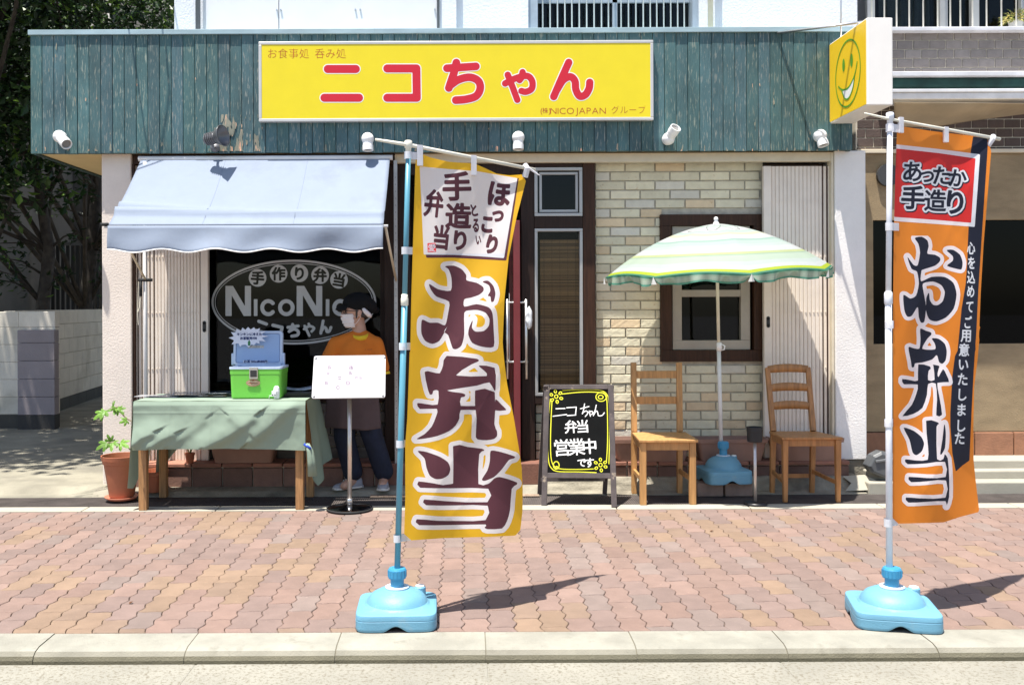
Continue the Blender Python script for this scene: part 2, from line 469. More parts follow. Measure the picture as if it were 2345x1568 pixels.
# ================================================================ the shop building
M['teal'] = mat("weathered teal paint", (0.053, 0.116, 0.122), 0.62, var=0.26, vs=5, stretch=(1, 1, .5), attr=True, bump=0.7, bs=26, bstretch=(3.2, 3, .30),
                stain=(0.22, 0.25, 0.215), ss=24, slo=0.555, shi=0.64, bdist=.006)
# the peeling is stretched along the grain
_n = M['teal'].node_tree.nodes
for t in [k for k in _n if k.type == 'TEX_NOISE' and abs(k.inputs['Scale'].default_value - 24) < .1]:
    m2 = _n.new("ShaderNodeMapping"); m2.inputs["Scale"].default_value = (4.6, 4.6, .50)
    tcn = [k for k in _n if k.type == 'TEX_COORD'][0]
    M['teal'].node_tree.links.new(tcn.outputs["Object"], m2.inputs[0]); M['teal'].node_tree.links.new(m2.outputs[0], t.inputs["Vector"])
M['coping'] = mat("painted sheet metal", (0.34, 0.46, 0.50), 0.45, var=0.12, vs=3, stretch=(1, 1, 4))
M['soffit'] = mat("cream soffit board", (0.62, 0.48, 0.24), 0.7, var=0.06)
M['plaster'] = mat("cream rough plaster", (0.76, 0.67, 0.59), 0.9, var=0.05, vs=3, bump=0.5, bs=70, bdist=.006)
M['plaster_white'] = mat("white rough plaster", (0.80, 0.77, 0.74), 0.9, var=0.05, vs=3, bump=0.5, bs=70, bdist=.006)
M['stucco'] = mat("white stucco", (0.72, 0.73, 0.76), 0.9, var=0.04, vs=3, bump=0.55, bs=60, bdist=.007)
M['panel'] = mat("white panel", (0.70, 0.70, 0.71), 0.6, var=0.02)
M['cream'] = mat("cream painted metal", (0.66, 0.58, 0.44), 0.5, var=0.06, vs=8)
M['darkwood'] = mat("dark brown stained wood", (0.026, 0.0135, 0.0095), 0.55, spec=.25, var=0.3, vs=5, stretch=(14, 14, 1), bump=.15, bs=20, bstretch=(8, 8, .6))
M['redwood'] = mat("red brown wood", (0.045, 0.0195, 0.0105), 0.55, spec=.25, var=0.3, vs=5, stretch=(14, 14, 1))
M['alu'] = mat("bronze aluminium", (0.36, 0.32, 0.27), 0.4, metal=0.35, var=0.06)
M['alu_grey'] = mat("grey aluminium", (0.42, 0.42, 0.41), 0.4, metal=0.4, var=0.06)
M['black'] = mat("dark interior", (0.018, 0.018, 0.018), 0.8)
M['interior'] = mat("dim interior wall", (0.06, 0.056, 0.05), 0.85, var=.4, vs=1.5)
M['glass'] = glass("window glass", (0.42, 0.46, 0.46), 1.28)
M['brick_cream'] = mat("cream split brick", (1, 1, 1), 0.92, var=0.13, vs=12, bump=0.4, bs=45, bdist=.006, attr=True, stain=(.70, .60, .52), ss=30, slo=.62, shi=.72)
M['mortar'] = mat("grey mortar", (0.50, 0.455, 0.36), 0.95, var=.15, vs=20)
M['tile_brown'] = mat("red brown step tile", (1, 1, 1), 0.7, var=.25, vs=9, attr=True, bump=.25, bs=60)
M['brick_dark'] = mat("grey brown brick", (1, 1, 1), 0.85, var=.18, vs=14, bump=.4, bs=60, attr=True)

SHOP = thing("shop_building", "shop front with weathered teal plank fascia and cream brick under a white upper storey", "shop building", (0, 7.2, 0))
zfb, zft = PZ(348, YF), PZ(76, YF)
xfl, xfr = PX(72, YF), PX(1957, YF)
# plank fascia: every plank a shade of its own
mb = MB(); rp = random.Random(11); pw = .0868; x = xfl; k = 0
while x < xfr - .01:
    b = min(x + pw, xfr) - .0028; dy = rp.uniform(-.0022, .0022); kk = rp.uniform(.84, 1.16); g = rp.uniform(.94, 1.06)
    mb.box(x, b, YF + dy, YF + .03, zfb + rp.uniform(-.003, .003), zft, (kk, kk * g, kk)); x += pw
def bare(p):
    out = np.zeros(len(p))
    for i, (x, y) in enumerate(p):
        n = mnoise.noise(Vector((x * .16, y * .028, 1.3))) + .45 * mnoise.noise(Vector((x * .5, y * .09, 7.1)))
        lx = max(0, 1 - abs(x - 540) / 95); t = .74
        if y > 262: t -= .60 * min(1, lx * 1.6) * (1 if int((x - xk_) / 26.75) % 3 else .55)
        if y > 322: t -= .30 * (y - 322) / 22
        out[i] = t - n
    return out
xk_ = 72
k0 = len(mb.f)
sheet(bare, (74, 90, 1954, 346), 2.2, lambda x, y: ray_plane(x, y, Vector((0, YF - .0042, 0)), Vector((0, 1, 0))), mb)
for i in range(k0, len(mb.f)): mb.c[i] = (4.3, 1.95, 1.40)
mb.build("plank_fascia", M['teal'], SHOP, bevel=.003, segs=1)
mb = MB(); mb.box(xfl + .01, xfr - .01, YF + .031, YF + .06, zfb + .004, zft - .004); mb.box(xfl, xfl + .03, YF + .062, 9.6, zfb, zft)
mb.box(xfr - .03, xfr, YF + .062, 7.42, zfb + .004, zft)
mb.build("fascia_board", mat("dark teal board", (.02, .05, .05), .7), SHOP)
mb = MB(); zc = PZ(66, YF); mb.box(xfl - .012, xfr + .006, YF - .016, 8.0, zft - .004, zc)
for px in (375, 860, 1330):
    mb.box(PX(px, YF) - .002, PX(px, YF) + .002, YF - .0175, YF + .3, zft - .004, zc + .0015)
mb.build("coping", M['coping'], SHOP, bevel=.004)
# soffit with the dark edge board
mb = MB(); mb.box(xfl + .033, -2.4, YF + .062, 9.6, zfb + .012, zfb + .04); mb.box(-2.4, xfr - .04, YF + .062, YB + .1, zfb + .012, zfb + .04)
mb.build("soffit", M['soffit'], SHOP)
# pillars
xpl0, xpl1 = PX(233.5, YP), PX(301, YP)
mb = MB(); mb.box(xpl0, xpl1, YP, 14, -.02, zfb + .011)
mb.build("pillar", M['plaster'], SHOP, bevel=.008)
xpr0, xpr1 = PX(1913, YP), PX(1984, YP)
mb = MB(); mb.box(xpr0, xpr1, YP, 7.9, PZ(1056, YP), zfb + .011)
mb.build("pillar", M['plaster_white'], SHOP, bevel=.008)
mb = MB(); mb.box(xpr0 + .01, xpr1 - .006, YP + .012, 7.9, .0, PZ(1056, YP) - .004)
mb.build("pillar_footing", M['apron'], SHOP, bevel=.01)
# header rail over the openings
mb = MB(); zh0 = PZ(373, YP + .03); mb.box(PX(905, YP), xpr0 - .002, YP + .02, YP + .09, zh0, zfb + .004)
mb.box(xpr0 - .022, xpr0 - .003, YP + .012, YP + .10, .2, zfb + .002)
mb.build("header_rail", M['cream'], SHOP, bevel=.004)
mb = MB(); mb.box(xpl1 + .002, PX(905, YP) - .002, YP + .03, YP + .09, zh0, zfb + .004)
mb.box(xpl1 + .002, xpl1 + .016, YP + .02, YP + .09, .2, zh0 - .002)
mb.build("header_rail", M['redwood'], SHOP)
# --- big shop window
YG = 7.36
xg0, xg1 = PX(470, YG), PX(872, YG); zg0, zg1 = PZ(900, YG), PZ(378, YG)
win = MB(); win.box(xg0, xg1, YG, YG + .006, zg0, zg1)
wo = win.build("shop_window", M['glass'], SHOP)
mb = MB()
for a, b, c, d in ((xg0 - .04, xg0, zg0 - .06, zg1), (xg1, xg1 + .05, zg0 - .06, zg1), (xg0, xg1, zg0 - .06, zg0)): mb.box(a, b, YG - .05, YG + .05, c, d)
mb.build("window_frame", M['darkwood'], wo, bevel=.004)
mb = MB(); m1 = PX(640, 7.5); mb.box(PX(800, YG + .05), PX(812, YG + .05), YG + .02, YG + .05, zg0, zg1)
mb.box(xg0, xg1, YG + .02, YG + .05, PZ(596, YG + .03), PZ(588, YG + .03))
mb.build("mullion", mat("dark inner frame", (.05, .05, .052), .5), wo)
# lettering on the pane (white film)
M['film'] = mat("white window film", (0.52, 0.52, 0.51), 0.7, var=.03)
C5 = crop(480, 560, .29332); pane_pt = lambda d: (lambda x, y: ray_plane(x, y, Vector((0, YG - d, 0)), Vector((0, 1, 0))))
k5 = .29332 * .91602
def c5(x, y): return C5((x, y))[0]
ecx, ecy = c5(868, 665)
ring = phi_or(phi_and(phi_ell(ecx, ecy, 702 * k5, 361 * k5), phi_not(phi_ell(ecx, ecy, 684 * k5, 343 * k5))),
              phi_and(phi_ell(ecx, ecy, 674 * k5, 332 * k5), phi_not(phi_ell(ecx, ecy, 668 * k5, 326 * k5))))
fs = [ring]
for ch, x, y, r in zip("手作り弁当", (559, 738, 915, 1092, 1253), (459, 424, 420, 436, 476), (.07, 0, 0, 0, .16)):
    a, b = c5(x, y); fs.append(phi_and(phi_ell(a, b, 75 * k5, 75 * k5), phi_not(phi_char(ch, a, b, 118 * k5, 1.35, r))))
def bigN(x):
    return [phi_poly(C5((x, 527), (x + 64, 527), (x + 166, 700), (x + 166, 527), (x + 218, 527), (x + 218, 783), (x + 156, 783), (x + 53, 606), (x + 53, 783), (x, 783)))]
def arc(cx, cy, rx, ry, a0, a1, n=24): return [(cx + rx * math.cos(math.radians(a0 + (a1 - a0) * i / n)), cy + ry * math.sin(math.radians(a0 + (a1 - a0) * i / n))) for i in range(n + 1)]
fs += bigN(285) + bigN(892)
for x in (527, 1140): fs.append(phi_poly(C5((x, 640), (x + 31, 640), (x + 31, 783), (x, 783))))
for x in (650, 1264): fs.append(phi_strokes([C5(*arc(x, 712, 52, 56, 42, 318))], 16.5 * k5))
for x in (804, 1424): fs.append(phi_strokes([C5(*arc(x, 712, 54, 56, 0, 360))], 16.5 * k5))
fs.append(phi_strokes([C5((570, 828), (634, 852)), C5((540, 905), (650, 935)), C5((690, 862), (768, 880), (752, 950), (680, 935))], 14 * k5))
fs.append(phi_strokes([C5((818, 880), (905, 868)), C5(*bez([(858, 855), (845, 895), (828, 915)])), C5(*bez([(828, 915), (870, 895), (905, 915), (898, 945), (850, 955)]))], 13 * k5))
fs.append(phi_strokes([C5(*bez([(955, 895), (1000, 870), (1040, 885), (1020, 915)])), C5((960, 868), (1000, 950)), C5((995, 850), (1002, 868))], 11 * k5))
fs.append(phi_strokes([C5((1118, 825), (1098, 930)), C5(*bez([(1100, 915), (1125, 880), (1143, 890), (1150, 915), (1170, 912), (1184, 880)]))], 12.5 * k5))
a, b = c5(868, 665)
sheet(phi_or(*fs), (c5(150, 0)[0], c5(0, 290)[1], c5(1590, 0)[0], c5(0, 1040)[1]), 1.0, pane_pt(.002)).build("window_lettering", M['film'], wo)
# low wall and brick ledge below the big window
mb = MB(); rp = random.Random(5); z = .21
while z < zg0 - .07:
    h = min(.09, zg0 - .065 - z); x = PX(478, 7.3) - .1 * rp.random()
    while x < xg1 + .05:
        b = min(x + .19, xg1 + .05); k = rp.uniform(.7, 1.2)
        mb.box(x + .004, b - .004, 7.315, 7.345, z + .004, z + h - .004, (.16 * k, .145 * k, .125 * k)); x += .19
    z += .09
mb.build("dark_brick_wall", M['brick_dark'], SHOP, bevel=.004, segs=1)
mb = MB(); mb.box(xpl1 + .004, xg1 + .05, 7.346, 7.42, .0, zg0 - .062); mb.build("backing_wall", M['mortar'], SHOP)
def ledge(x0, x1, seed):
    rp = random.Random(seed); mb = MB(); x = x0
    while x < x1 - .02:
        b = min(x + .225, x1); k = rp.uniform(.75, 1.25)
        mb.box(x + .004, b - .004, 7.085, 7.36, .185, .215, (.34 * k, .15 * k, .10 * k)); mb.box(x + .004, b - .004, 7.10, 7.36, .03, .178, (.22 * k, .12 * k, .09 * k)); x += .225
    mb.build("brick_ledge", M['tile_brown'], SHOP, bevel=.006)
    MB().box(x0, x1, 7.12, 7.34, .02, .205).build("ledge_mortar", M['mortar'], SHOP)
ledge(xpl1 + .02, PX(868, 7.1), 2); ledge(PX(1365, 7.1), PX(1944, 7.1), 3)
# entrance step
mb = MB(); rp = random.Random(8); x = PX(872, 7.12)
while x < PX(1362, 7.12):
    k = rp.uniform(.8, 1.2); mb.box(x + .003, x + .197, 7.13, 7.95, .04, .2, (.25 * k, .11 * k, .075 * k)); x += .2
mb.build("entrance_step", M['tile_brown'], SHOP, bevel=.006)
# --- dark timber around the entrance
YD = 7.255
def post(px0, px1, py0, py1, Y=YD, d=.10, m='darkwood', name="timber_post", par=SHOP):
    mb = MB(); mb.box(PX(px0, Y), PX(px1, Y), Y, Y + d, PZ(py1, Y), PZ(py0, Y)); return mb.build(name, M[m], par, bevel=.004)
post(880, 940, 374, 1062); post(1194, 1224, 374, 1058); post(1336, 1364, 374, 1000, m='redwood')
post(940.5, 1193.5, 374, 400, YD + .005); post(1224.5, 1335.5, 374, 383); post(1224.5, 1335.5, 497, 523); post(1224.5, 1335.5, 908, 926)
def frame(name, parent, px0, px1, py0, py1, t, Y, d, m, **kw):
    x0, x1, z0, z1 = PX(px0, Y), PX(px1, Y), PZ(py1, Y), PZ(py0, Y); mb = MB()
    mb.box(x0, x1, Y, Y + d, z1 - t, z1); mb.box(x0, x1, Y, Y + d, z0, z0 + t); mb.box(x0, x0 + t, Y, Y + d, z0 + t, z1 - t); mb.box(x1 - t, x1, Y, Y + d, z0 + t, z1 - t)
    return mb.build(name, M[m], parent, bevel=.003)
def pane(name, parent, px0, px1, py0, py1, Y, m='glass'):
    return MB().box(PX(px0, Y), PX(px1, Y), Y, Y + .005, PZ(py1, Y), PZ(py0, Y)).build(name, M[m], parent)
tw = pane("transom_window", SHOP, 1228, 1331, 386, 494, YD + .04); frame("window_frame", tw, 1225, 1335, 384, 496, .024, YD - .004, .08, 'alu_grey')
frame("sash", tw, 1236, 1325, 395, 487, .020, YD + .018, .03, 'alu_grey')
M['glass_clear'] = glass("clear glass", (.90, .90, .88), 1.20)
sw = pane("side_window", SHOP, 1228, 1331, 526, 905, YD + .04, 'glass_clear'); frame("window_frame", sw, 1225, 1335, 524, 907, .022, YD - .004, .08, 'alu_grey')
mb = MB(); rp = random.Random(4); zb0, zb1 = PZ(902, YD + .1), PZ(552, YD + .1); z = zb0
while z < zb1:
    k = rp.choice((.55, .8, 1, 1.2, 1.5)); mb.box(PX(1236, YD + .1), PX(1326, YD + .1), YD + .050 + rp.random() * .003, YD + .057, z, z + .0042, (.24 * k, .145 * k, .062 * k)); z += .0052
for q in range(5): mb.box(PX(1245 + 18 * q, YD + .1) - .0012, PX(1245 + 18 * q, YD + .1) + .0012, YD + .0485, YD + .0495, zb0, zb1, (.10, .06, .03))
M['bamboo'] = mat("bamboo slat", (1, 1, 1), .6, attr=True, var=.2, vs=4, stretch=(1, 1, 20))
mb.build("bamboo_blind", M['bamboo'], sw)
mb = MB(); rp = random.Random(6); z = .2
while z < PZ(926, YD) - .01:
    mb.box(PX(1226, YD + .04), PX(1334, YD + .04), YD + .04, YD + .08, z + .004, min(z + .066, PZ(926, YD)), (.36 * rp.uniform(.8, 1.1), .32, .25)); z += .07
mb.build("brick_infill", M['brick_cream'], SHOP, bevel=.004)
# entrance door standing open, edge towards the street
DX = PX(1176, 7.17); zd0, zd1 = PZ(1056, 7.17), PZ(505, 7.17)
M['red_door'] = mat("dark red door paint", (0.16, 0.018, 0.022), 0.35, var=.1, coat=.3)
mb = MB(); mb.box(DX, DX + .05, 7.17, 7.23, zd0, zd1); mb.box(DX, DX + .05, 7.88, 7.96, zd0, zd1); mb.box(DX, DX + .05, 7.23, 7.88, zd1 - .08, zd1); mb.box(DX, DX + .05, 7.23, 7.88, zd0, zd0 + .12)
door = mb.build("entrance_door", M['red_door'], SHOP, bevel=.004)
MB().box(DX + .02, DX + .03, 7.23, 7.88, zd0 + .12, zd1 - .08).build("door_glass", M['glass'], door)
mb = MB()
M['steel'] = mat("brushed steel", (0.62, 0.61, 0.59), 0.3, metal=0.9)
for sx in (-.045, .095):
    mb.tube([(DX + sx, 7.20, PZ(868, 7.2)), (DX + sx, 7.20, PZ(686, 7.2))], .011, 12)
for yy in (693, 829): mb.tube([(DX - .058, 7.20, PZ(yy, 7.2)), (DX + .108, 7.20, PZ(yy, 7.2))], .008, 10)
mb.build("door_handle", M['steel'], door, smooth=True)
MB().box(DX - .03, DX - .028, 7.205, 7.225 + .02, PZ(832, 7.2), PZ(672, 7.2)).build("door_notice", mat("white paper", (.8, .8, .8), .8), door)
hb = P(1212, 727, 7.19); hg = MB(); hg.ball(hb, (.026, .03, .085), 18, 14)
for v in hg.v: v += Vector((1, 1, .6)) * (.010 * mnoise.noise(v * 30))
tag(hg.build("hanging_bag", mat("white plastic film", (.55, .57, .58), .35, var=.6, vs=16, stretch=(1, 1, .3)), None, smooth=True, loc=hb), "small crumpled white bag hanging from the red door's handle", "bag")
# dark rooms behind the glass
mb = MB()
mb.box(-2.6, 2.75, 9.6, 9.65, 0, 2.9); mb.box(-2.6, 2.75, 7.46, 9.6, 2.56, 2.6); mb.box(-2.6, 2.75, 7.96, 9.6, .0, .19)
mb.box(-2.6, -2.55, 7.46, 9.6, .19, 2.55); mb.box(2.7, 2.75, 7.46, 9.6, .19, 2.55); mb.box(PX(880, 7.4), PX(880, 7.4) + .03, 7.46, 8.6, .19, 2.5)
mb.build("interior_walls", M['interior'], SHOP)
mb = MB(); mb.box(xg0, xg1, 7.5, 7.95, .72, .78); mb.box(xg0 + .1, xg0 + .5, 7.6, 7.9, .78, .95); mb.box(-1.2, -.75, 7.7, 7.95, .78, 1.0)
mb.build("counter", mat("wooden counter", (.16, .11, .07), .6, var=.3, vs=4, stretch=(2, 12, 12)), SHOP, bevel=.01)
# --- cream brick wall to the right of the door
mb = MB(); rp = random.Random(21); xb0, xb1 = PX(1364, YB), PX(1748, YB); zb = PZ(374, YB); bh, bw = .0702, .2285; row = 0; z = zb
wx0, wx1, wz0, wz1 = PX(1516, YB), PX(1752, YB), PZ(829, YB), PZ(495, YB)
def bricks(x0, x1, z0, z1):
    if x1 - x0 < .02: return
    r = rp.random(); k = rp.uniform(.88, 1.08)
    c = (.78 * k, .71 * k, .52 * k) if r < .80 else ((.74 * k, .58 * k, .38 * k) if r < .91 else (.70 * k, .65 * k, .54 * k))
    dy = rp.uniform(-.003, .003); nx, nz = 10, 5
    def rm(t, n, L):
        i = round(t * n); e = .0025 / L
        return 0 if i == 0 else (1 if i == n else e + (1 - 2 * e) * (i - 1) / (n - 2))
    def fn(u, v):
        u, v = rm(u, nx, x1 - x0), rm(v, nz, z1 - z0); e = min(u, 1 - u) * (x1 - x0); f = min(v, 1 - v) * (z1 - z0); q = 0.004 if min(e, f) < .001 else 0
        p = Vector((x0 + (x1 - x0) * u, YB + dy + q, z0 + (z1 - z0) * v))
        p.y -= .0018 * mnoise.noise(Vector((p.x * 34, p.z * 50, row * 3.1))) if not q else 0
        return p
    mb.grid(fn, nx, nz, c)
    mb.add([(x0, YB + .006, z0), (x1, YB + .006, z0), (x1, YB + .02, z0), (x0, YB + .02, z0)], [(0, 1, 2, 3)], c)
    mb.add([(x0, YB + .006, z1), (x1, YB + .006, z1), (x1, YB + .02, z1), (x0, YB + .02, z1)], [(0, 1, 2, 3)], c)
while z - bh > .15:
    x = xb0 - (bw / 2 if row % 2 else 0)
    while x < xb1:
        a, b, c, d = max(x + .0045, xb0 + .002), min(x + bw - .0045, xb1), z - bh + .0045, z - .0045
        if b > a:
            if d > wz0 and c < wz1:      # beside the window
                if a < wx0: bricks(a, min(b, wx0), c, d)
            else: bricks(a, b, c, d)
        x += bw
    z -= bh; row += 1
mb.build("brick_wall", M['brick_cream'], SHOP, fixn=False)
mb = MB()
mb.box(xb0, wx0, YB + .012, YB + .12, .0, zb + .02); mb.box(wx0, xb1, YB + .012, YB + .12, .0, wz0); mb.box(wx0, xb1, YB + .012, YB + .12, wz1, zb + .02)
mb.build("brick_mortar", M['mortar'], SHOP)
# wall window in a heavy brown frame
YW = YB - .035
M['glass_dark'] = glass("dark window glass", (.22, .25, .24), 1.33)
ww = pane("wall_window", SHOP, 1563, 1706, 540, 798, YB + .04, 'glass_dark')
frame("outer_frame", ww, 1513, 1753, 493, 830, .086, YW, .10, 'redwood')
frame("window_frame", ww, 1540, 1718, 520, 803, .072, YW + .03, .05, 'alu')
Yr = YB
for a, b in ((666, 682), (796, 804)): MB().box(PX(1560, Yr), PX(1708, Yr), Yr, Yr + .03, PZ(b, Yr), PZ(a, Yr)).build("sash_rail", M['alu'], ww, bevel=.003)
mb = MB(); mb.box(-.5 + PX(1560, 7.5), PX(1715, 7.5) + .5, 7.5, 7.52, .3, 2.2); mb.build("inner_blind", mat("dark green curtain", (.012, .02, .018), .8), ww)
# wall stretch behind the right gate
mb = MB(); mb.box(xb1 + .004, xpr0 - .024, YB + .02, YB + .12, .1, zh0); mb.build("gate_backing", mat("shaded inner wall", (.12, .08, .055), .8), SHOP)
# --- white upper storey
YU = 7.42
xu0, xu1 = PX(402, YU), PX(1998, YU)
def ub(px0, px1, y0, y1, z0=3.3, z1=6.6): return (PX(px0, YU), PX(px1, YU), y0, y1, z0, z1)
mb = MB(); mb.box(*ub(402, 1232, YU, 12)); mb.box(*ub(1592, 1966, YU, 12)); mb.box(PX(1232, YU), PX(1592, YU), YU, 12, 4.55, 6.6); mb.box(*ub(1232.2, 1591.8, 8.2, 12, 3.3, 4.549))
mb.box(*ub(1010, 1048, YU - .054, YU - .002)); mb.box(*ub(1195, 1212, YU - .03, YU - .002))
mb.build("upper_wall", M['stucco'], SHOP)
mb = MB(); mb.box(PX(470, YU), PX(642, YU), YU - .03, YU - .002, 3.3, 6.4); mb.box(PX(644, YU), PX(1003, YU), YU - .03, YU - .002, 3.3, 6.4)
wp = mb.build("wall_panel", M['panel'], SHOP)
zz0 = PZ(25, YU)
for px in (639, 648, 818, 829, 999): MB().lathe([(.007, 0), (.007, .012)], (PX(px, YU), YU - .03, zz0), 10, (0, -1, 0)).build("panel_bolt", M['steel'], wp)
M['pipe'] = mat("dark grey pipe", (.10, .10, .11), .5)
MB().tube([(PX(461, YU), YU - .06, 3.3), (PX(461, YU), YU - .06, 6.5)], .019, 12).build("drain_pipe", M['pipe'], SHOP, smooth=True)
MB().tube([(PX(1007, YU), YU - .07, 3.3), (PX(1007, YU), YU - .07, 6.5)], .009, 10).build("drain_pipe", M['pipe'], SHOP, smooth=True)
mb = MB(); mb.tube([(PX(1623, YU), YU - .09, 3.3), (PX(1623, YU), YU - .09, 6.5)], .021, 12)
mb.build("drain_pipe", M['cream'], SHOP, smooth=True)
uw = MB().box(PX(1236, YU + .12), PX(1590, YU + .12), YU + .12, YU + .126, 3.36, 4.5).build("upper_window", M['glass'], SHOP)
MB().box(PX(1236, YU + .3), PX(1595, YU + .3), YU + .3, YU + .31, 3.36, 4.5).build("curtain", mat("blue grey curtain", (.05, .075, .10), .8, var=.5, vs=3, stretch=(9, 1, .2)), uw)
mb = MB(); mb.box(PX(1212, YU), PX(1234, YU), YU - .01, YU + .14, 3.35, 4.6); mb.box(PX(1588, YU), PX(1600, YU), YU - .01, YU + .14, 3.35, 4.6)
mb.box(PX(1405, YU + .1), PX(1416, YU + .1), YU + .09, YU + .118, 3.36, 4.5); mb.box(PX(1234, YU + .1), PX(1588, YU + .1), YU + .09, YU + .115, PZ(9, YU + .1), PZ(1, YU + .1))
mb.build("window_frame", mat("blue grey aluminium", (.36, .42, .48), .4, metal=.2), uw)
mb = MB(); k = 0
for px in (1246, 1263, 1280, 1297, 1313, 1330, 1347, 1364, 1381, 1397, 1426, 1443, 1460, 1477, 1493, 1508, 1524, 1540, 1556, 1571):
    mb.tube([(PX(px, YU), YU + .02, 3.34), (PX(px, YU), YU + .02, 4.55)], .0055, 8)
mb.box(PX(1240, YU), PX(1586, YU), YU + .012, YU + .03, 3.40, 3.415)
mb.build("window_grille", mat("white painted bar", (.75, .75, .72), .5), uw, smooth=True)
# little perforated channel at the right of the awning
mb = MB(); mb.box(PX(903, 7.17), PX(911, 7.17), 7.16, 7.185, .05, PZ(367, 7.17))
for k in range(40): mb.lathe([(.0028, 0), (.0028, .001)], (PX(907, 7.17), 7.1600, .3 + k * .052), 8, (0, -1, 0), col=(.05, .05, .05))
mb.build("slotted_channel", mat("grey slotted steel", (.42, .42, .41), .4, metal=.3, attr=True), SHOP)
# ================================================================ folding gates
M['gate'] = mat("beige enamelled steel", (0.78, 0.69, 0.60), 0.45, var=.05, vs=6)
M['gate_dark'] = mat("dark gap steel", (0.10, 0.055, 0.045), 0.6)
def gate(label, slats, lead, zlo, zhi, lock_y, Y=YP + .06, seed=1):
    x0 = min([s[0] for s in slats] + [lead[0]]); t = thing("folding_gate", label, "folding gate", (PX((slats[0][0] + slats[-1][1]) / 2, Y), Y, zlo), "folding steel gates")
    for a, b, dy in slats:
        mb = MB(); xa, xb = PX(a, Y), PX(b, Y); m = (xb - xa) * .12
        mb.loft([[(xa, Y + .004 + dy, z), (xa + m, Y + dy, z), (xb - m, Y + dy, z), (xb, Y + .004 + dy, z), (xb, Y + .016 + dy, z), (xa, Y + .016 + dy, z)] for z in (zlo, zhi)])
        mb.build("slat", M['gate'], t)
    mb = MB(); mb.box(PX(lead[0], Y), PX(lead[1], Y), Y - .02, Y + .03, zlo, zhi); ld = mb.build("lock_stile", M['gate'], t, bevel=.004)
    lx = PX((lead[0] + lead[1]) / 2, Y); lz = PZ(lock_y, Y)
    mb = MB(); mb.lathe([(.0, .0), (.013, .0), (.013, .003), (0, .003)], (lx, Y - .021, lz + .03), 14, (0, -1, 0)); mb.box(lx - .013, lx + .013, Y - .024, Y - .021, lz - .03, lz + .03); mb.lathe([(.0, .0), (.013, .0), (.013, .003), (0, .003)], (lx, Y - .021, lz - .03), 14, (0, -1, 0))
    mb.build("gate_handle", mat("black handle cup", (.02, .02, .02), .4), ld)
    mb = MB()
    for q in range(5):
        z = zlo + (zhi - zlo) * (.12 + .19 * q)
        for a, b, dy in slats: mb.lathe([(.0045, 0), (.0045, .006)], (PX((a + b) / 2, Y), Y + dy, z), 8, (0, -1, 0))
    mb.build("rivets", M['gate'], t)
    mb = MB(); mb.box(PX(x0, Y), PX(max(slats[-1][1], lead[1]), Y), Y + .022, Y + .03, zlo, zhi); mb.build("shadow_gap", M['gate_dark'], t)
    return t
L = []
x = 307.0
while x < 346: L.append((x, x + 6.3, .004 * (len(L) % 2))); x += 9.5
while x < 457: L.append((x, x + 6.8, .001 * (len(L) % 2))); x += 7.4
gate("beige folding steel gate left of the shop window behind the awning pole", L, (461, 478), .216, PZ(376, YP + .06), 745)
L = []; x = 1768.0
while x < 1870: L.append((x, x + 8.4, .001 * (len(L) % 2))); x += 9.1
while x < 1899: L.append((x, x + 6.2, .005 * (len(L) % 2))); x += 10.5
gate("beige folding steel gate at the right end behind the low slatted chair", L, (1748, 1766), .216, PZ(384, YP + .06), 740)

# ================================================================ sign boards and lamps on the fascia
M['sign_yellow'] = mat("yellow sign film", (0.80, 0.64, 0.010), 0.35, var=.02)
M['sign_white'] = mat("white sign film", (0.86, 0.84, 0.80), 0.4, var=.02)
M['sign_red'] = mat("red sign film", (0.60, 0.010, 0.028), 0.4, var=.02)
M['sign_orange'] = mat("thin orange print", (0.50, 0.12, 0.008), 0.4)
M['frame_alu'] = mat("pale aluminium frame", (0.60, 0.58, 0.55), 0.35, metal=.3, var=.05)
YS = YF - .055
def signpt(d): return lambda x, y: ray_plane(x, y, Vector((0, YS - d, 0)), Vector((0, 1, 0)))
sx0, sx1, sz0, sz1 = PX(594, YS), PX(1499, YS), PZ(277, YS, 1046), PZ(93.5, YS, 1046)
sgn = thing("shop_sign", "long yellow signboard with big red lettering in a silver frame on the teal fascia", "sign", ((sx0 + sx1) / 2, YS, sz0))
MB().box(sx0 + .012, sx1 - .012, YS + .006, YF - .004, sz0 + .012, sz1 - .012).build("panel", M['sign_yellow'], sgn)
mb = MB(); ft = .023
mb.box(sx0, sx1, YS + .003, YF - .002, sz1 - ft, sz1); mb.box(sx0, sx1, YS + .003, YF - .002, sz0, sz0 + ft); mb.box(sx0, sx0 + ft, YS + .003, YF - .002, sz0 + ft, sz1 - ft); mb.box(sx1 - ft, sx1, YS + .003, YF - .002, sz0 + ft, sz1 - ft)
mb.build("frame", M['frame_alu'], sgn, bevel=.004)
C2 = crop(600, 60, .46908); k2 = .46908 * .91602
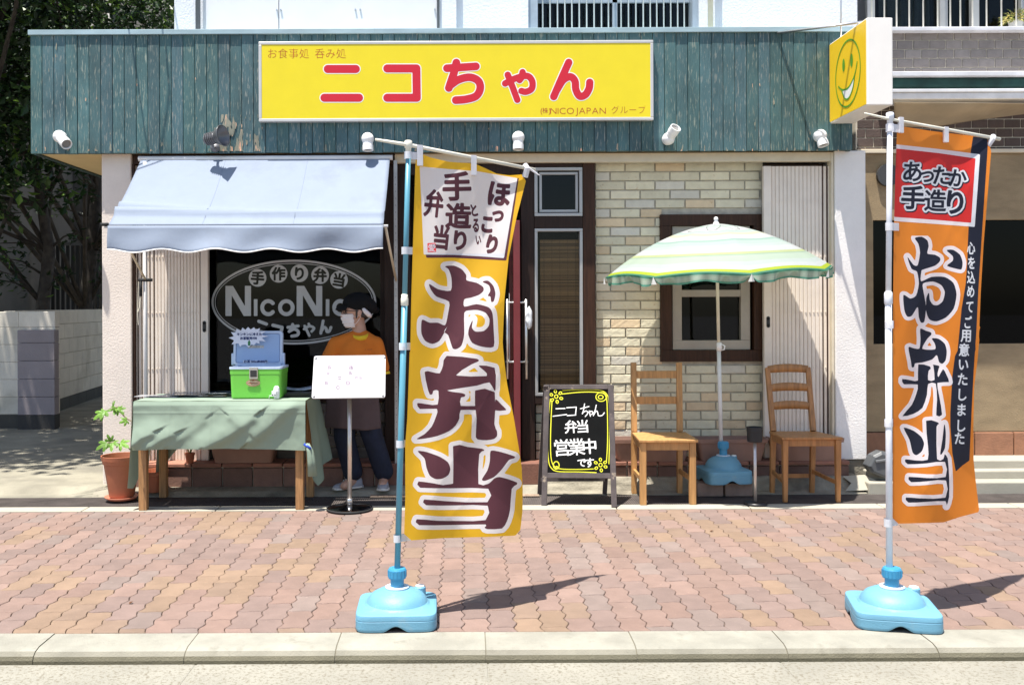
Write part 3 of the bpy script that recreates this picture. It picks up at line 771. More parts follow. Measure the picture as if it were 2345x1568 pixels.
big = [(phi_strokes([C2((468, 241), (617, 241)), C2((450, 394), (634, 394))], 21.5 * k2)),
       (phi_strokes([C2((785, 238), (940, 238), (942, 394), (785, 394))], 21.5 * k2)),
       (phi_strokes([C2((1103, 237), (1257, 227)), C2(*bez([(1153, 207), (1142, 255), (1125, 305), (1113, 342)])), C2(*bez([(1118, 330), (1165, 298), (1225, 285), (1270, 305), (1280, 345), (1258, 385), (1205, 402), (1150, 407)]))], 20.5 * k2)),
       (phi_strokes([C2(*bez([(1413, 318), (1470, 290), (1530, 278), (1557, 305), (1555, 345), (1525, 362), (1500, 358)])), C2(*bez([(1427, 272), (1450, 330), (1478, 405)])), C2(*bez([(1506, 258), (1500, 285), (1490, 300)]))], 17 * k2)),
       (phi_strokes([C2(*bez([(1752, 206), (1712, 295), (1672, 388)])), C2(*bez([(1690, 350), (1722, 300), (1760, 282), (1785, 305), (1790, 350), (1810, 385), (1840, 378), (1860, 345), (1864, 312)]))], 19.5 * k2))]
big = phi_or(*big); bx = (*C2((415, 170))[0], *C2((1905, 440))[0])
sheet(phi_grow(big, 5.2 * k2), bx, 1.6, signpt(-.0054)).build("lettering_outline", M['sign_white'], sgn)
sheet(big, bx, 1.3, signpt(-.0048)).build("lettering", M['sign_red'], sgn)
a = C2((143, 158))[0]; t1 = phi_text("お食事処 呑み処", a[0], a[1], 57 * k2, -.25)
a2 = C2((1602, 462))[0]; t2 = phi_or(phi_text("(", a2[0], a2[1], 40 * k2, .1), phi_text("株", a2[0] + 3.5, a2[1], 33 * k2, .05), phi_text(")", a2[0] + 18.5, a2[1], 40 * k2, .1), phi_text("NICO", a2[0] + 22, a2[1] + .5, 48 * k2, -.15, 1.2, 1.12))
t3 = phi_text("JAPAN", C2((1788, 460))[0][0], a2[1] + .2, 48 * k2, -.15, 1.2, 1.12); t4 = phi_text("グループ", C2((1976, 458))[0][0], C2((0, 458))[0][1], 47 * k2, -.2)
sheet(t1, (a[0] - 3, a[1] - 16, a[0] + 200, a[1] + 16), .9, signpt(-.0054)).build("small_lettering", M['sign_orange'], sgn)
for t_ in (t2, t3, t4): sheet(t_, (a2[0] - 4, a2[1] - 14, a2[0] + 260, a2[1] + 14), .9, signpt(-.0054)).build("small_lettering", M['sign_orange'], sgn)

# projecting sign box, face turned to the left
YN, YFAR = 6.43, YF - .012
px0, px1 = 2.693, 2.693 + 61 * YN / F; pz0, pz1 = 2.70, 3.287
psg = thing("projecting_sign", "white box sign sticking out from the fascia with a yellow smiley side", "sign", (px0 + .09, YF, pz0))
MB().box(px0 + .004, px1, YN, YFAR, pz0, pz1).build("box", mat("cream acrylic box", (.84, .80, .74), .35, var=.02), psg, bevel=.008)
MB().box(px0, px0 + .003, YN + .012, YFAR - .01, pz0 + .01, pz1 - .01).build("face_panel", mat("amber sign film", (.90, .58, .008), .35, var=.02), psg)
def fp(d): return lambda s, v: Vector((px0 - d, YFAR - s, pz0 + v))
s0, v0 = .345, .288
sm = phi_or(phi_and(phi_ell(s0, v0, .222, .236), phi_not(phi_ell(s0, v0, .210, .224))), phi_ell(s0 - .07, v0 + .075, .022, .046), phi_ell(s0 + .07, v0 + .075, .022, .046))
smile = bez([(s0 - .165, v0 - .055), (s0 - .09, v0 - .095), (s0 + .02, v0 - .10), (s0 + .12, v0 - .04), (s0 + .165, v0 + .04)])
low = bez([(s0 - .11, v0 - .09), (s0 - .05, v0 - .165), (s0 + .02, v0 - .175), (s0 + .09, v0 - .12), (s0 + .125, v0 - .03)])
teeth = phi_poly([tuple(p) for p in bez([(s0 - .11, v0 - .09), (s0 + .02, v0 - .10), (s0 + .125, v0 - .03)])] + [tuple(p) for p in reversed(low)])
M['sign_green'] = mat("green sign film", (0.10, 0.34, 0.02), .4)
sheet(phi_or(sm, phi_strokes([smile, low], .006)), (.05, .02, .64, .56), .006, fp(.002)).build("smiley", M['sign_green'], psg)
sheet(teeth, (.05, .02, .64, .56), .006, fp(.001)).build("smiley_teeth", M['sign_white'], psg)
MB().tube([P(1781, 76, YF - .012), (px0 + .03, 6.56, pz1 + .008)], .009, 10).build("stay_rod", M['steel'], psg, smooth=True)
MB().tube([(px0 + .05, YFAR - .1, pz1), (px0 + .05, YFAR - .1, pz1 + .5)], .006, 8).build("stay_rod", M['steel'], psg, smooth=True)

M['lamp_white'] = mat("white plastic lamp", (0.83, 0.82, 0.80), .4, var=.03, bump=.05, bs=80)
M['lens'] = mat("grey lamp lens", (.22, .21, .20), .3)
def lamp(x, y, x2, y2, out, label):
    """white ball base on the planks, short barrel towards (x2, y2), standing out from the wall"""
    Y = YF - .045; c = P(x, y, Y); e = P(x2, y2, Y - out); d = (e - c).normalized()
    t = thing("wall_lamp", label, "wall lamp", (c.x, YF, c.z), "white spot lamps along the fascia")
    MB().lathe([(.030, 0), (.042, .004), (.044, .02), (.036, .034)], (c.x, YF - .001, c.z), 20, (0, -1, 0)).build("base", M['lamp_white'], t, smooth=True)
    mb = MB(); mb.ball(c, .046, 18, 12); mb.build("knuckle", M['lamp_white'], t, smooth=True)
    mb = MB(); L = (e - c).length; mb.lathe([(.030, .0), (.037, .01), (.037, L * .55), (.040, L * .56), (.040, L), (.034, L), (.032, L - .02), (0, L - .02)], c, 22, d, cap=False); mb.build("barrel", M['lamp_white'], t, bevel=.003)
    MB().lathe([(0, 0), (.031, 0)], c + d * (L - .012), 18, d, cap=False).build("lens", M['lens'], t)
lamp(136, 313, 153, 331, .085, "white spot lamp at the left end of the fascia aimed down to the right")
lamp(842, 318, 843, 345, .01, "white spot lamp aimed straight down beside the yellow banner's cross arm")
lamp(1187, 315, 1187, 343, .01, "white spot lamp aimed straight down under the middle of the yellow sign")
lamp(1531, 318, 1548, 292, .075, "white spot lamp turned upward at the right end of the yellow sign")
lamp(1879, 311, 1886, 334, .02, "white spot lamp aimed down below the smiley box sign")
c = P(498, 322, YF - .02); t = thing("floodlight", "grey floodlight with a wide open reflector on peeled planks left of the yellow sign", "floodlight", (c.x, YF, c.z))
M['flood'] = mat("dark grey cast metal", (.16, .16, .17), .45, metal=.3); c = c + Vector((0, -.11, 0)); ax = Vector((.85, -.35, .12)).normalized()
mb = MB(); mb.lathe([(.02, -.08), (.034, -.07), (.036, .0), (.040, .02)], c, 18, ax); mb.build("body", M['flood'], t, smooth=True)
mb = MB()
for k in range(5): mb.lathe([(.030, 0), (.046, 0), (.046, .006), (.030, .006)], c + ax * (-.055 + .016 * k), 18, ax)
mb.build("cooling_fins", M['flood'], t)
mb = MB(); mb.lathe([(.036, .02), (.055, .035), (.072, .075), (.080, .085), (.078, .088), (.070, .078), (.050, .035), (0, .028)], c, 24, ax, cap=False); mb.build("reflector", mat("dull grey reflector", (.14, .14, .145), .35, metal=.4), t, smooth=True)
mb = MB(); mb.tube([(c.x - .02, YF - .005, c.z - .05), (c.x - .02, YF - .06, c.z - .06), c + ax * -.03], .010, 10); mb.lathe([(.035, 0), (.035, .015)], (c.x - .02, YF - .001, c.z - .05), 16, (0, -1, 0)); mb.build("bracket", M['flood'], t, smooth=True)

# overhead wires that end on the roof and throw thin shadows over the planks
M['wire'] = mat("black cable", (.02, .02, .022), .6)
for i, (a, b) in enumerate((((300, 85), (338, 345)), ((378, 85), (388, 215)))):
    S1, S2 = P(*a, YF), P(*b, YF); d = SUN / abs(SUN.z); A, B = S1 - d * .30, S2 - d * 1.25
    o = MB().tube([Vector((A.x - .1, YU - .003, A.z + .75)), A, B, B + (B - A) * 2 + Vector((-1.2, -.6, .4))], .007, 6).build("overhead_cable", M['wire'], None, loc=A)
    tag(o, ["black overhead cable coming down to the teal coping near the trees", "black overhead cable coming down to the coping near the dark downpipe"][i], "cable", "overhead cables")

# ================================================================ awning over the counter
M['awning'] = mat("pale blue awning canvas", (0.315, 0.37, 0.465), 0.8, var=.05, vs=2, bump=.12, bs=30, transl=.30, stain=(.265, .305, .38), ss=2.2, slo=.52, shi=.72)
awn = thing("awning", "pale blue canvas awning with scalloped valance over the takeaway table", "awning", (PX(590, 7.15), 7.15, PZ(362, 7.15)))
YA, YB2 = YF + .03, 6.49
A0, A1 = P(324, 364, YA), P(893, 361, YA); B0, B1 = P(248, 516, YB2), P(878, 514, YB2)
def canopy(u, v):
    p = (A0 * (1 - u) + A1 * u) * (1 - v) + (B0 * (1 - u) + B1 * u) * v
    sag = -.035 * math.sin(math.pi * v) * (.5 + .5 * math.sin(math.pi * u))
    r = .024 * math.exp(-((v - .80 - .05 * u) / .030) ** 2) * (1 - .3 * u) + .014 * math.exp(-((v - .69 - .16 * u) / .035) ** 2) * max(0, 1 - u * 1.2)
    return p + Vector((0, -.4 * r, sag + r * 1.6))
MB().grid(canopy, 60, 40).build("canopy", M['awning'], awn, smooth=True, solid=.002)
for u in (.34, .67): MB().tube([Vector(canopy(u, k / 20)) + Vector((0, -.001, .001)) for k in range(21)], .0028, 5).build("canopy_seam", M['awning'], awn)
def val(u, v):
    p = B0 * (1 - u) + B1 * u; h = .172 + .012 * math.cos(2 * math.pi * (u * 5.05 - .52)) * 1.0
    w = -.034 * v + .016 * math.sin(u * 9 + .8) * v + .012 * math.sin(u * 23 + v * 2) * v + .012 * math.sin(u * 5 - v * 3) * v
    return p + Vector((0, -.012 + w, -.004 - h * v))
vv = MB().grid(val, 120, 8).build("valance", M['awning'], awn, smooth=True, solid=.0015)
MB().tube([val(i / 120, 1) for i in range(121)], .0045, 6).build("piping", mat("white piping", (.85, .85, .84), .7), vv, smooth=True)
M['awning_metal'] = mat("white coated steel", (.72, .71, .70), .4, var=.04)
MB().tube([B0 + Vector((-.03, .012, -.010)), B1 + Vector((.03, .012, -.010))], .010, 12).build("front_bar", M['awning_metal'], awn, smooth=True)
MB().tube([A0 + Vector((-.02, 0, .0)), A1 + Vector((.02, 0, .0))], .02, 12).build("roller", M['awning_metal'], awn, smooth=True)
xl_, xr_ = PX(333, 7.10), PX(907, 7.14)
for nm, px, ez in (("l", 333, 640), ("r", 907, 642)):
    Yp = 7.09 if nm == "l" else 7.14
    if nm == "l": MB().tube([(PX(px, Yp), Yp, .03), (PX(px, Yp), Yp, PZ(368, Yp))], .0155, 12).build("pole", M['awning_metal'], awn, smooth=True)
    e0 = B0 + Vector((.06, .01, -.01)) if nm == "l" else B1 + Vector((.012, .01, -.01))
    MB().tube([e0, P(px, ez, Yp - .02)], .009, 8).build("support_arm", M['cream'], awn, smooth=True)
mb = MB(); q = P(333, 641, 7.07); mb.tube([q - Vector((.05, 0, 0)), q + Vector((.05, 0, 0))], .012, 8); mb.tube([q + Vector((-.035, 0, -.0)), q + Vector((-.035, 0, -.12))], .011, 8)
mb.tube([P(248, 514, YB2) + Vector((-.05, 0, 0)), P(248, 514, YB2)], .012, 8); mb.build("clamp", M['black'], awn, smooth=True)
mb = MB(); mb.tube([q + Vector((-.035, 0, -.1)), q + Vector((-.04, -.01, -.2)), q + Vector((-.055, -.01, -.24))], .004, 6); mb.tube([q + Vector((-.05, 0, -.0)), q + Vector((-.055, -.01, -.25)), q + Vector((-.05, -.01, -.33))], .003, 6); mb.build("pull_cord", mat("cream cord", (.7, .65, .52), .8), awn)

# ================================================================ neighbour building on the right
NB = thing("neighbour_building", "brown brick neighbour shop with dark window behind the orange banner", "building", (4.2, 7.4, 0))
YQ = 7.40; nx0, nx1 = xpr1 + .012, 7.6
mb = MB(); rp = random.Random(31)
def nbricks(x0, x1, z0, z1, Y, tone):
    z = z1; r = 0
    while z > z0 + .01:
        x = x0 - (.063 if r % 2 else 0)
        while x < x1:
            k = rp.uniform(.85, 1.12); mb.box(max(x + .0035, x0), min(x + .1225, x1), Y + rp.uniform(-.001, .001), Y + .02, max(z - .0705 + .0035, z0), z - .0035, tuple(t * k for t in tone)); x += .126
        z -= .0705; r += 1
zq = lambda y: PZ(y, YQ)
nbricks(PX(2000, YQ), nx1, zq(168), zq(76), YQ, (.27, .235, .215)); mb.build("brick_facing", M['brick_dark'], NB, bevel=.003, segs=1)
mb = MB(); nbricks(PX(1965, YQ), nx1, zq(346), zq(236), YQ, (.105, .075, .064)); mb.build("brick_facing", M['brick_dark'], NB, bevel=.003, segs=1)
MB().box(PX(1962, YQ), nx1, YQ + .008, YQ + .2, zq(350), zq(72)).build("brick_mortar", mat("pale mortar", (.62, .56, .45), .95), NB)
M['nb_white'] = mat("white painted ledge", (.66, .66, .68), .5)
mb = MB(); mb.box(PX(1998, 7.3), nx1, 7.33, 7.62, PZ(75, 7.33), PZ(66, 7.33)); mb.build("window_sill", M['nb_white'], NB, bevel=.004)
mb = MB(); mb.box(PX(2040, 7.2), nx1, 7.18, 7.41, PZ(179, 7.18), PZ(168, 7.18)); mb.box(PX(2040, 7.15), nx1, 7.14, 7.20, PZ(216, 7.14), PZ(208, 7.14)); mb.box(PX(2040, 7.15), nx1, 7.15, 7.40, PZ(232, 7.15), PZ(217, 7.15)); mb.build("awning_cassette", M['nb_white'], NB, bevel=.005)
MB().box(PX(2040, 7.22), nx1, 7.22, 7.40, PZ(207, 7.22), PZ(180, 7.22)).build("rolled_canvas", mat("dark green canvas", (.012, .05, .042), .8, var=.3), NB, bevel=.03, segs=4)
M['beige_canvas'] = mat("weathered beige canvas", (.48, .40, .28), .85, var=.12, vs=4, transl=.2)
def flap(u, v):
    p = P(2048 + 330 * u, 234 + 3 * u, 7.02); q = P(2062 + 310 * u, [290, 292, 278, 268, 258][min(4, int(u * 4))] * (1 - (u * 4) % 1) + [290, 292, 278, 268, 258][min(4, int(u * 4) + 1)] * ((u * 4) % 1), 7.30)
    r = p * (1 - v) + q * v; r.y += .05 * math.sin(math.pi * v) * math.sin(u * 8 + 1); return r
MB().grid(flap, 48, 14).build("torn_flap", M['beige_canvas'], NB, smooth=True, solid=.002)
mb = MB(); mb.box(nx0, nx1, YQ - .03, YQ + .2, zq(356), zq(347)); mb.build("lintel", M['cream'], NB, bevel=.004)
M['khaki'] = mat("khaki textured wall", (.30, .222, .128), .9, var=.18, vs=3, stretch=(1, 1, 3), bump=.4, bs=70)
wy0, wy1 = PZ(792, YQ), PZ(508, YQ); wxx = PX(2000, YQ)
mb = MB(); mb.box(nx0, nx1, YQ, YQ + .2, wy1, zq(357)); mb.box(nx0, wxx, YQ, YQ + .2, wy0, wy1); mb.box(nx0, nx1, YQ, YQ + .2, zq(992), wy0); mb.build("wall", M['khaki'], NB)
nw = MB().box(wxx, nx1, YQ + .05, YQ + .06, wy0, wy1).build("dark_window", glass("smoked glass", (.1, .1, .1), 1.22), NB)
MB().box(wxx, nx1, YQ + .12, YQ + .14, wy0, wy1).build("window_backing", M['black'], nw)
mb = MB(); rp = random.Random(3); x = nx0
while x < nx1: k = rp.uniform(.85, 1.15); mb.box(x + .004, x + .296, YQ - .02, YQ + .1, .2, zq(994), (.33 * k, .155 * k, .085 * k)); x += .3
mb.build("tile_plinth", M['tile_brown'], NB, bevel=.005)
vc = P(2031, 402, YQ - .005); mb = MB(); mb.lathe([(.07, 0), (.085, 0), (.085, .03), (.07, .03)], vc, 24, (0, -1, 0)); mb.build("round_vent", mat("dark vent metal", (.05, .05, .05), .5), NB); MB().lathe([(0, 0), (.07, 0)], vc + Vector((0, -.004, 0)), 24, (0, -1, 0), cap=False).build("vent_opening", M['black'], NB)
# upper window band
mb = MB(); mb.box(PX(1998, 7.6), nx1, 8.2, 9.5, 3.2, 6.6); mb.box(PX(1998, 7.5), nx1, 7.45, 9.5, 4.6, 6.6); mb.build("upper_wall", M['stucco'], NB)
uw2 = MB().box(PX(1998, 7.62), nx1, 7.62, 7.626, 3.36, 4.55).build("upper_window", M['glass'], NB)
mb = MB()
def cur(u, v): x = PX(2015, 7.8) + .42 * u; return (x, 7.8 + .02 * math.sin(u * 40), 3.4 + 1.1 * v)
mb.grid(cur, 60, 2); mb.build("curtain", mat("grey green curtain", (.42, .46, .46), .8), uw2, smooth=True)
MB().box(PX(1998, 8.0), nx1, 8.0, 8.02, 3.4, 4.5).build("dark_room", M['black'], uw2)
mb = MB()
for px in (1994, 2160, 2232, 2345): mb.box(PX(px, 7.6) - .03, PX(px, 7.6) + .03, 7.57, 7.61, 3.38, 4.6)
mb.build("window_frame", M['alu_grey'], uw2)
mb = MB()
for px in (1999, 2028, 2056, 2085, 2117, 2150, 2179, 2202, 2230, 2262, 2296, 2330): mb.tube([(PX(px, 7.42), 7.42, 3.38), (PX(px, 7.42), 7.42, 4.6)], .006, 8)
mb.build("window_grille", mat("cream bar", (.72, .70, .62), .5), uw2, smooth=True)
hp = P(2326, 38, 7.5); t = thing("potted_plant", "dry yellow green plant on the upper window sill of the brick building", "plant", (hp.x, 7.5, hp.z - .12))
mb = MB(); rp = random.Random(9)
for k in range(260):
    a, b = rp.uniform(0, 6.28), rp.uniform(-.3, 1.3); r = rp.uniform(.03, .09); d = Vector((math.cos(a) * math.cos(b), math.sin(a) * math.cos(b), math.sin(b)))
    c = hp + d * r * 1.1 + Vector((0, 0, -.03)); s = d.orthogonal().normalized() * .008; e = d * .035 + Vector((0, 0, -.015)); kk = rp.uniform(.7, 1.3)
    mb.add([c - s, c + s, c + e], [(0, 1, 2)], (.42 * kk, .36 * kk, .10 * kk) if rp.random() < .6 else (.20 * kk, .26 * kk, .06 * kk))
M['leafattr'] = mat("leaf", (1, 1, 1), .55, attr=True, var=.15, vs=20, transl=.3)
mb.build("foliage", M['leafattr'], t); MB().lathe([(.04, -.12), (.055, -.04), (.05, -.04), (.04, -.06)], hp, 14).build("pot", mat("white pot", (.6, .6, .58), .6), t)
# ================================================================ alley on the left
M['block_joint'] = mat("block joint", (.36, .32, .26), .95)
M['block'] = mat("cream painted block", (1, 1, 1), .9, attr=True, var=.10, vs=5, bump=.3, bs=60, stain=(.62, .60, .54), ss=1.6, slo=.55, shi=.8)
def block_course(mb, A, B, z0, z1, bh, bw, tone, foot_shade=None, th=.12, off=0):
    d = (B - A); Lh = d.length; d.normalize(); n = Vector((-d.y, d.x, 0)); z = z0; r = 0
    while z < z1 - .01:
        h = min(bh, z1 - z); x = -(bw / 2 if (r + off) % 2 else 0)
        while x < Lh:
            a, b = max(x + .001, 0), min(x + bw - .001, Lh)
            if b > a:
                c = A + d * (a + b) / 2 + Vector((0, 0, z + h / 2)) + n * th / 2; k = rp.uniform(.94, 1.05)
                tt = foot_shade if (foot_shade and r == 0) else tone  # lowest course coloured dark to paint in the shade near the ground
                mb.obox(c, d * (b - a) / 2, n * th / 2, Vector((0, 0, h / 2 - .0018)), tuple(t * k for t in tt))
            x += bw
        z += bh; r += 1
rp = random.Random(77)
ZW = PZ(709, 10.5)
bwl = thing("block_wall", "low cream painted concrete block wall facing the street with a mauve pier at its end", "wall", (-7, 10.5, 0))
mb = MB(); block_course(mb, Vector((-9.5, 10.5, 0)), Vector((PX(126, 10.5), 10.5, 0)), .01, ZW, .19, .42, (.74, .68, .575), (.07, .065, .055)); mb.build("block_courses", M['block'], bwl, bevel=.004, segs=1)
MB().box(-9.5, PX(126, 10.5) - .002, 10.505, 10.615, .0, ZW - .003).build("joint_mortar", M['block_joint'], bwl)
M['mauve'] = mat("mauve grey block", (1, 1, 1), .9, attr=True, var=.08, vs=6, bump=.25, bs=60)
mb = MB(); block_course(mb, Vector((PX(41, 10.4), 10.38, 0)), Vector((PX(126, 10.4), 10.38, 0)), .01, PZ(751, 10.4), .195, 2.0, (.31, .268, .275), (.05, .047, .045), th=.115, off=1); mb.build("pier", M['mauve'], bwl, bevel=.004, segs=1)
bw2 = thing("block_wall", "cream block wall running back along the alley with shade painted at its foot", "wall", (-5.2, 12.5, 0))
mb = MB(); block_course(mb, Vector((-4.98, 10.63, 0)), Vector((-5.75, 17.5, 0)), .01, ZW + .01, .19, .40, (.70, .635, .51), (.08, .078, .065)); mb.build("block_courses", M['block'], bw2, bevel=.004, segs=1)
# building behind the wall
bb = thing("back_building", "plain shaded grey building behind the alley wall and trees", "building", (-8, 17, 0))
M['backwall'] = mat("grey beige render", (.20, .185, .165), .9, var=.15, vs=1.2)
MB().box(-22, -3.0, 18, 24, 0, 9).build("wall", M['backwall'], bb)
MB().box(-22, -7.3, 14.6, 17.9, 0, 8).build("wing_wall", M['backwall'], bb)
mb = MB()
for x in (-6.95, -6.62): mb.tube([(x, 17.9, 0), (x, 17.9, 8)], .05, 8)
for x in (-7.9, -8.2, -7.45): mb.tube([(x, 14.52, 0), (x, 14.52, 8)], .04, 8)
mb.build("drain_pipe", mat("dull pipe", (.26, .25, .23), .6), bb, smooth=True)
fx = bb
wnd = MB().box(-6.4, -5.9, 17.94, 17.99, 2.35, 2.95).build("window", mat("pale window", (.34, .33, .26), .4), bb)
MB().box(-9.6, -8.6, 14.55, 14.59, 1.6, 3.0).build("window", M['black'], bb)
fn_ = thing("slat_fence", "black vertical slat fence behind the trees in the alley", "fence", (-6.2, 16.2, 0))
mb = MB(); x = -7.15
while x < -5.2: mb.box(x, x + .05, 16.2, 16.23, .2, 2.42); x += .085
mb.build("slats", mat("black fence metal", (.012, .012, .013), .5), fn_)
mb = MB(); mb.box(-7.2, -5.2, 16.18, 16.2, 2.40, 2.46); mb.box(-7.2, -5.2, 16.235, 16.25, .6, .66); mb.build("rail", mat("grey fence rail", (.12, .12, .12), .5), fn_)
# trees: trunk, limbs, many small leaves
M['bark'] = mat("dark bark", (.055, .045, .036), .9, var=.4, vs=10, bump=.8, bs=30, bstretch=(3, 3, .6))
M['leaf'] = mat("tree leaf", (1, 1, 1), .45, attr=True, var=.15, vs=9, transl=.30)
def tree(label, base, pts, r0, crown, nleaf, seed, low=(), big_=1.15):
    rp = random.Random(seed); t = thing("alley_tree", label, "tree", base, "trees in the alley"); B = Vector(base)
    P3 = [B + Vector(p) for p in pts]; mb = MB(); mb.tube(P3, [r0 * (1 - .55 * i / (len(P3) - 1)) for i in range(len(P3))], 10)
    tips = []
    for k in range(22):
        i = rp.randrange(1, len(P3)); s = P3[i]; c = crown[rp.randrange(len(crown))]
        e = B + Vector(c[:3]) + Vector([rp.uniform(-.7, .7) * c[3] for _ in range(3)]); m = (s + e) / 2 + Vector((rp.uniform(-.2, .2), rp.uniform(-.2, .2), rp.uniform(.0, .25)))
        mb.tube([s, m, e], [r0 * .30, r0 * .2, r0 * .07], 6); tips.append(e)
    for q in low:
        s, e = B + Vector(q[0]), B + Vector(q[1]); mb.tube([s, (s + e) / 2 + Vector((0, 0, .06)), e], [.018, .012, .005], 6)
    mb.build("trunk", M['bark'], t, smooth=True)
    lf = MB()
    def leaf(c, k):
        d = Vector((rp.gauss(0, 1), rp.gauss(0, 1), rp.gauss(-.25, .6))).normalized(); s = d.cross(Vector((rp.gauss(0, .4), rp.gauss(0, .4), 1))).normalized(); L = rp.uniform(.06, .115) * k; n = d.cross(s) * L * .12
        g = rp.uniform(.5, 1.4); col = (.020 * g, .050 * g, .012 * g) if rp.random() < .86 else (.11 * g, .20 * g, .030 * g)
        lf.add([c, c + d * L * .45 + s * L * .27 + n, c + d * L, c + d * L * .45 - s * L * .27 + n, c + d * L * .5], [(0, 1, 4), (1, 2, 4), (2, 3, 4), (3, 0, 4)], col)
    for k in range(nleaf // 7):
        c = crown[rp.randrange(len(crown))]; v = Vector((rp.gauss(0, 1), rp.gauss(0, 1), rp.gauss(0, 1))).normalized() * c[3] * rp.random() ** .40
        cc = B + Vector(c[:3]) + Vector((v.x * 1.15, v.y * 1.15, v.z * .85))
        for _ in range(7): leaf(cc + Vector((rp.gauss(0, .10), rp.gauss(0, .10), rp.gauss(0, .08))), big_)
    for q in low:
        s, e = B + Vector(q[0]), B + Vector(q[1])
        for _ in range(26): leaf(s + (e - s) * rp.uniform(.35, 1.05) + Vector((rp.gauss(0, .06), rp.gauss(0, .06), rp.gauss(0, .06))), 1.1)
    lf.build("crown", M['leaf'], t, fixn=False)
tb = P(93, 705, 12.6); bx = tb.x
tree("slim dark tree left of the alley fence with a bent trunk", (bx, 12.6, 0), [(0, 0, 0), (.03, 0, 1.4), (.12, 0, 2.1), (0.02, 0, 2.7), (-.08, 0, 3.4), (-.1, .1, 4.3)], .10,
     [(-.6, -.2, 4.2, 1.1), (-1.9, -.6, 3.6, 1.1), (.6, .3, 4.9, 1.2), (-1.0, .6, 5.4, 1.2), (-2.6, 0, 5.0, 1.3), (-1.5, -.8, 2.75, .6)], 9000, 5,
     [((.1, 0, 2.1), (.55, -.1, 2.35)), ((.1, 0, 2.1), (-.5, -.1, 2.2)), ((0, 0, 2.7), (-.7, -.2, 2.75)), ((0, 0, 2.6), (.5, -.2, 2.9)), ((.03, 0, 1.5), (-.6, -.2, 1.75)), ((.03, 0, 1.5), (.45, -.2, 1.85)), ((0, 0, 2.9), (-.5, -.4, 3.2)), ((.02, 0, 1.8), (-.35, -.3, 2.0))])
tb = P(192, 705, 14.9)
tree("dark tree in front of the black fence close to the shop corner", (tb.x, 14.9, 0), [(0, 0, 0), (.02, 0, 1.3), (.12, 0, 2.2), (.2, 0, 3.2), (.25, 0, 4.6)], .13,
     [(.3, -.3, 5.0, 1.4), (1.5, -.6, 5.6, 1.5), (2.9, -.8, 5.4, 1.5), (-.9, -.2, 4.6, 1.3), (.6, .4, 6.4, 1.5), (2.2, .3, 6.8, 1.5), (4.2, -.2, 5.9, 1.4), (3.4, .4, 7.2, 1.4), (.2, -3.6, 5.9, 1.4), (1.5, -4.4, 5.6, 1.1), (-1.4, -3.9, 5.8, 1.4), (-.4, -5.0, 5.3, 1.0), (-2.6, -4.6, 5.5, 1.2), (2.2, -3.4, 6.2, 1.3)], 21000, 8,
     [((.12, 0, 2.2), (.6, -.3, 2.4)), ((.12, 0, 2.3), (.7, -.1, 1.9)), ((.15, 0, 2.7), (-.5, -.2, 2.9)), ((.1, 0, 2.0), (.5, -.2, 1.55)), ((.15, 0, 2.6), (.65, -.2, 2.85))])
tb = P(-60, 705, 11.8)
tree("dense leafy tree at the left edge of the picture beyond the block wall", (tb.x, 11.8, 0), [(0, 0, 0), (.02, 0, 1.5), (-.1, 0, 2.6), (0, 0, 4.2)], .12,
     [(0, -.2, 3.9, 1.3), (.5, -.3, 4.9, 1.3), (-.9, 0, 4.4, 1.3), (.4, -.2, 3.2, .9), (-.5, .1, 5.6, 1.4), (1.2, .1, 5.7, 1.3), (1.5, -2.5, 5.6, 1.3), (0, -2.8, 5.6, 1.3), (2.6, -2.6, 6.0, 1.2), (-1.5, -2.6, 5.6, 1.3), (2.0, -3.2, 6.2, 1.0), (.6, -3.4, 5.9, 1.0), (-.8, -3.4, 5.9, 1.0), (1.0, -4.2, 6.3, 1.0), (-.6, -4.2, 6.3, 1.0), (2.3, -4.0, 6.7, .9), (-2.2, -4.0, 6.3, 1.1)], 26000, 13,
     [((0, 0, 2.4), (.7, -.3, 2.5)), ((0, 0, 2.2), (.6, -.2, 1.9)), ((0, 0, 1.8), (.55, -.1, 1.75))], big_=1.5)

# ================================================================ takeaway table
M['pine'] = mat("honey pine", (0.47, 0.248, 0.088), 0.5, var=.22, vs=3, stretch=(14, 14, 1.2), bump=.08, bs=12, bstretch=(10, 10, 1))
M['oldwood'] = mat("worn brown wood", (0.36, 0.19, 0.075), 0.65, var=.35, vs=4, stretch=(16, 16, 1.1), bump=.2, bs=14, bstretch=(10, 10, 1), stain=(.20, .11, .05), ss=9, slo=.6, shi=.75)
TX0, TX1, TY0, TY1, TZ = PX(306, 6.44), PX(699, 6.44), 6.445, 6.96, .742
tbl = thing("counter_table", "wooden table with square worn legs under the pale green cloth", "table", ((TX0 + TX1) / 2, 6.7, 0))
MB().box(TX0 + .01, TX1 - .01, TY0 + .01, TY1, TZ - .03, TZ - .004).build("tabletop", M['oldwood'], tbl)
for a, b in ((TX0 + .02, TY0 + .015), (TX1 - .075, TY0 + .015), (TX0 + .02, TY1 - .07), (TX1 - .075, TY1 - .07)):
    MB().box(a, a + .053, b, b + .053, .004, TZ - .031).build("leg", M['oldwood'], tbl, bevel=.004)
M['cloth'] = mat("pale green cotton", (0.272, 0.352, 0.272), .9, var=.05, vs=3, bump=.12, bs=300, transl=.12)
CREASE = []
